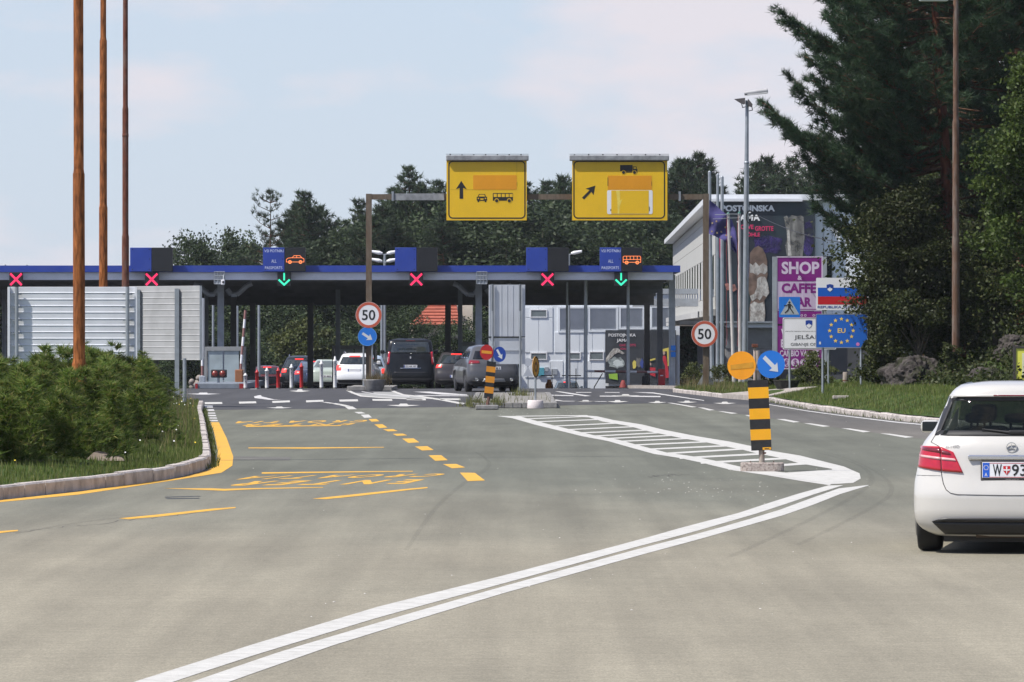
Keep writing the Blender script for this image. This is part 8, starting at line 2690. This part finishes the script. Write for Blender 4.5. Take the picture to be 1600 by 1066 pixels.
# --- juniper hedge on the left verge
def juniper(seed, H=1.6, rad=1.0, n=900):
    R = np.random.default_rng(seed)
    r_ = random.Random(seed)
    root = bpy.data.objects.new('juniper_bush', None)
    COL.objects.link(root)
    mb = MB()
    for i in range(5):
        a = 6.283 * i / 5
        mb.tube((0, 0, 0), (math.cos(a) * rad * .4, math.sin(a) * rad * .4, H * .6), .03, .008, 5, caps=False)
    mb.build('trunk', BARK_GREY, root, local=True)
    C, D, S = [], [], []
    spires = [(r_.uniform(-.75, .75) * rad, r_.uniform(-.75, .75) * rad, H * r_.choice((.62, .7, .8, .9, 1.0, 1.25))) for _ in range(15)]
    for sx, sy, sh in spires:
        rr = rad * r_.uniform(.2, .42) * (1.1 if sh < H else .7)
        for _ in range(n // 15):
            k = r_.random() ** .8
            a = r_.random() * 6.283
            q = rr * (1 - k) ** .7 * r_.uniform(.55, 1.1) + .03
            p = Vector((sx * (1 - .15 * k) + math.cos(a) * q, sy * (1 - .15 * k) + math.sin(a) * q, sh * k + .05))
            C.append(p[:]); D.append((math.cos(a) * .7, math.sin(a) * .7, .9)); S.append(r_.uniform(.11, .2))
    tri = tufts(C, D, S, 18, .11, .6, R)
    tri_obj('crown', tri, JUNIPER, root)
    return root


jun = [juniper(81, 1.5, 1.0, 1500), juniper(82, 1.7, .95, 1500), juniper(83, 1.35, 1.1, 1500)]
spots = []
for (px, py, d, s) in ((-30, 0, 76, 1.0), (30, 0, 77.4, .96), (85, 0, 80, .98), (140, 0, 84.5, .98), (190, 0, 92, .98), (10, 0, 90, 1.1), (62, 0, 93, 1.12), (115, 0, 96, 1.1), (160, 0, 99, 1.12), (205, 0, 103, 1.08), (225, 0, 112, 1.12), (30, 0, 104, 1.15), (90, 0, 106, 1.18), (150, 0, 109, 1.2), (195, 0, 113, 1.2),
                       (238, 0, 124, 1.2), (252, 0, 138, 1.15), (-10, 0, 112, 1.2), (60, 0, 121, 1.15), (120, 0, 123, 1.1), (210, 0, 128, 1.15), (246, 0, 150, 1.0)):
    spots.append((px, d, s))
for i, (px, d, s) in enumerate(spots):
    pr = jun[i % 3]
    x = P(px, 0, d)[0]
    x = min(x, xl(d) - 1.75 * s)
    place(pr, i < 3, x, d, left_h(x, d) - .03, s, rnd.random() * 6.28, ('front' if d < 95 else 'middle' if d < 115 else 'rear') + ' row juniper bush ' + ('at the left picture edge' if px < 20 else 'left of the thickest rusty pole' if px < 100 else 'around the thickest rusty pole' if px < 150 else 'right of the thickest rusty pole' if px < 215 else 'at the right end of the hedge'), 'juniper hedge on the left verge', s * rnd.uniform(.88, 1.1) * interp([(76, .64), (84, .64), (100, .62), (120, .58), (150, .5)], d), 'bush')
x, d = P(170, 0, 82)[0], 79.6
t = thing('flat_stone', 'flat brown stone slab lying in the grass before the hedge', 'stone', (P(163, 0, d)[0], d, left_h(P(163, 0, d)[0], d)))
q = t.location
mb = MB(); mb.add([(q.x - .26, d - .2, q.z), (q.x + .30, d - .25, q.z), (q.x + .26, d + .3, q.z), (q.x - .2, d + .35, q.z), (q.x - .16, d + .1, q.z + .11), (q.x + .27, d - .1, q.z + .03), (q.x + .2, d + .25, q.z + .06), (q.x - .12, d + .3, q.z + .13)], [(0, 1, 5, 4), (1, 2, 6, 5), (2, 3, 7, 6), (3, 0, 4, 7), (4, 5, 6, 7)]); mb.build('slab', mat('brown stone', (.20, .16, .13), .9, 0, .25, 6, .6, 20), t)

# ------------------------------------------------------------------ thin summer air
hz_ = MB(); hz_.box(-260, -60, -9, 260, 560, 34)
HAZE = bpy.data.materials.new('summer haze'); HAZE.use_nodes = True
hn = HAZE.node_tree.nodes
hn.remove(hn['Principled BSDF'])
hv = hn.new('ShaderNodeVolumePrincipled')
hv.inputs['Color'].default_value = (.86, .91, 1.0, 1)
hv.inputs['Density'].default_value = 0.00007
HAZE.node_tree.links.new(hv.outputs['Volume'], hn['Material Output'].inputs['Volume'])
tag(hz_.build('haze', HAZE), kind='stuff')
SC.cycles.volume_bounces = 0

# ------------------------------------------------------------------ things that would share a label are told apart by where they stand in the row
_by = {}
for o in COL.objects:
    if o.parent is None and o.get('label') and o.get('category'): _by.setdefault(o['label'], []).append(o)
ROW = {2: ('left one', 'right one'), 3: ('leftmost', 'middle one', 'rightmost'), 4: ('leftmost', 'second leftmost', 'second rightmost', 'rightmost')}
for lab_, os_ in _by.items():
    if len(os_) in ROW:
        os_.sort(key=lambda o: o.location.x / o.location.y)
        for o, w_ in zip(os_, ROW[len(os_)]): o['label'] = lab_ + ', ' + w_
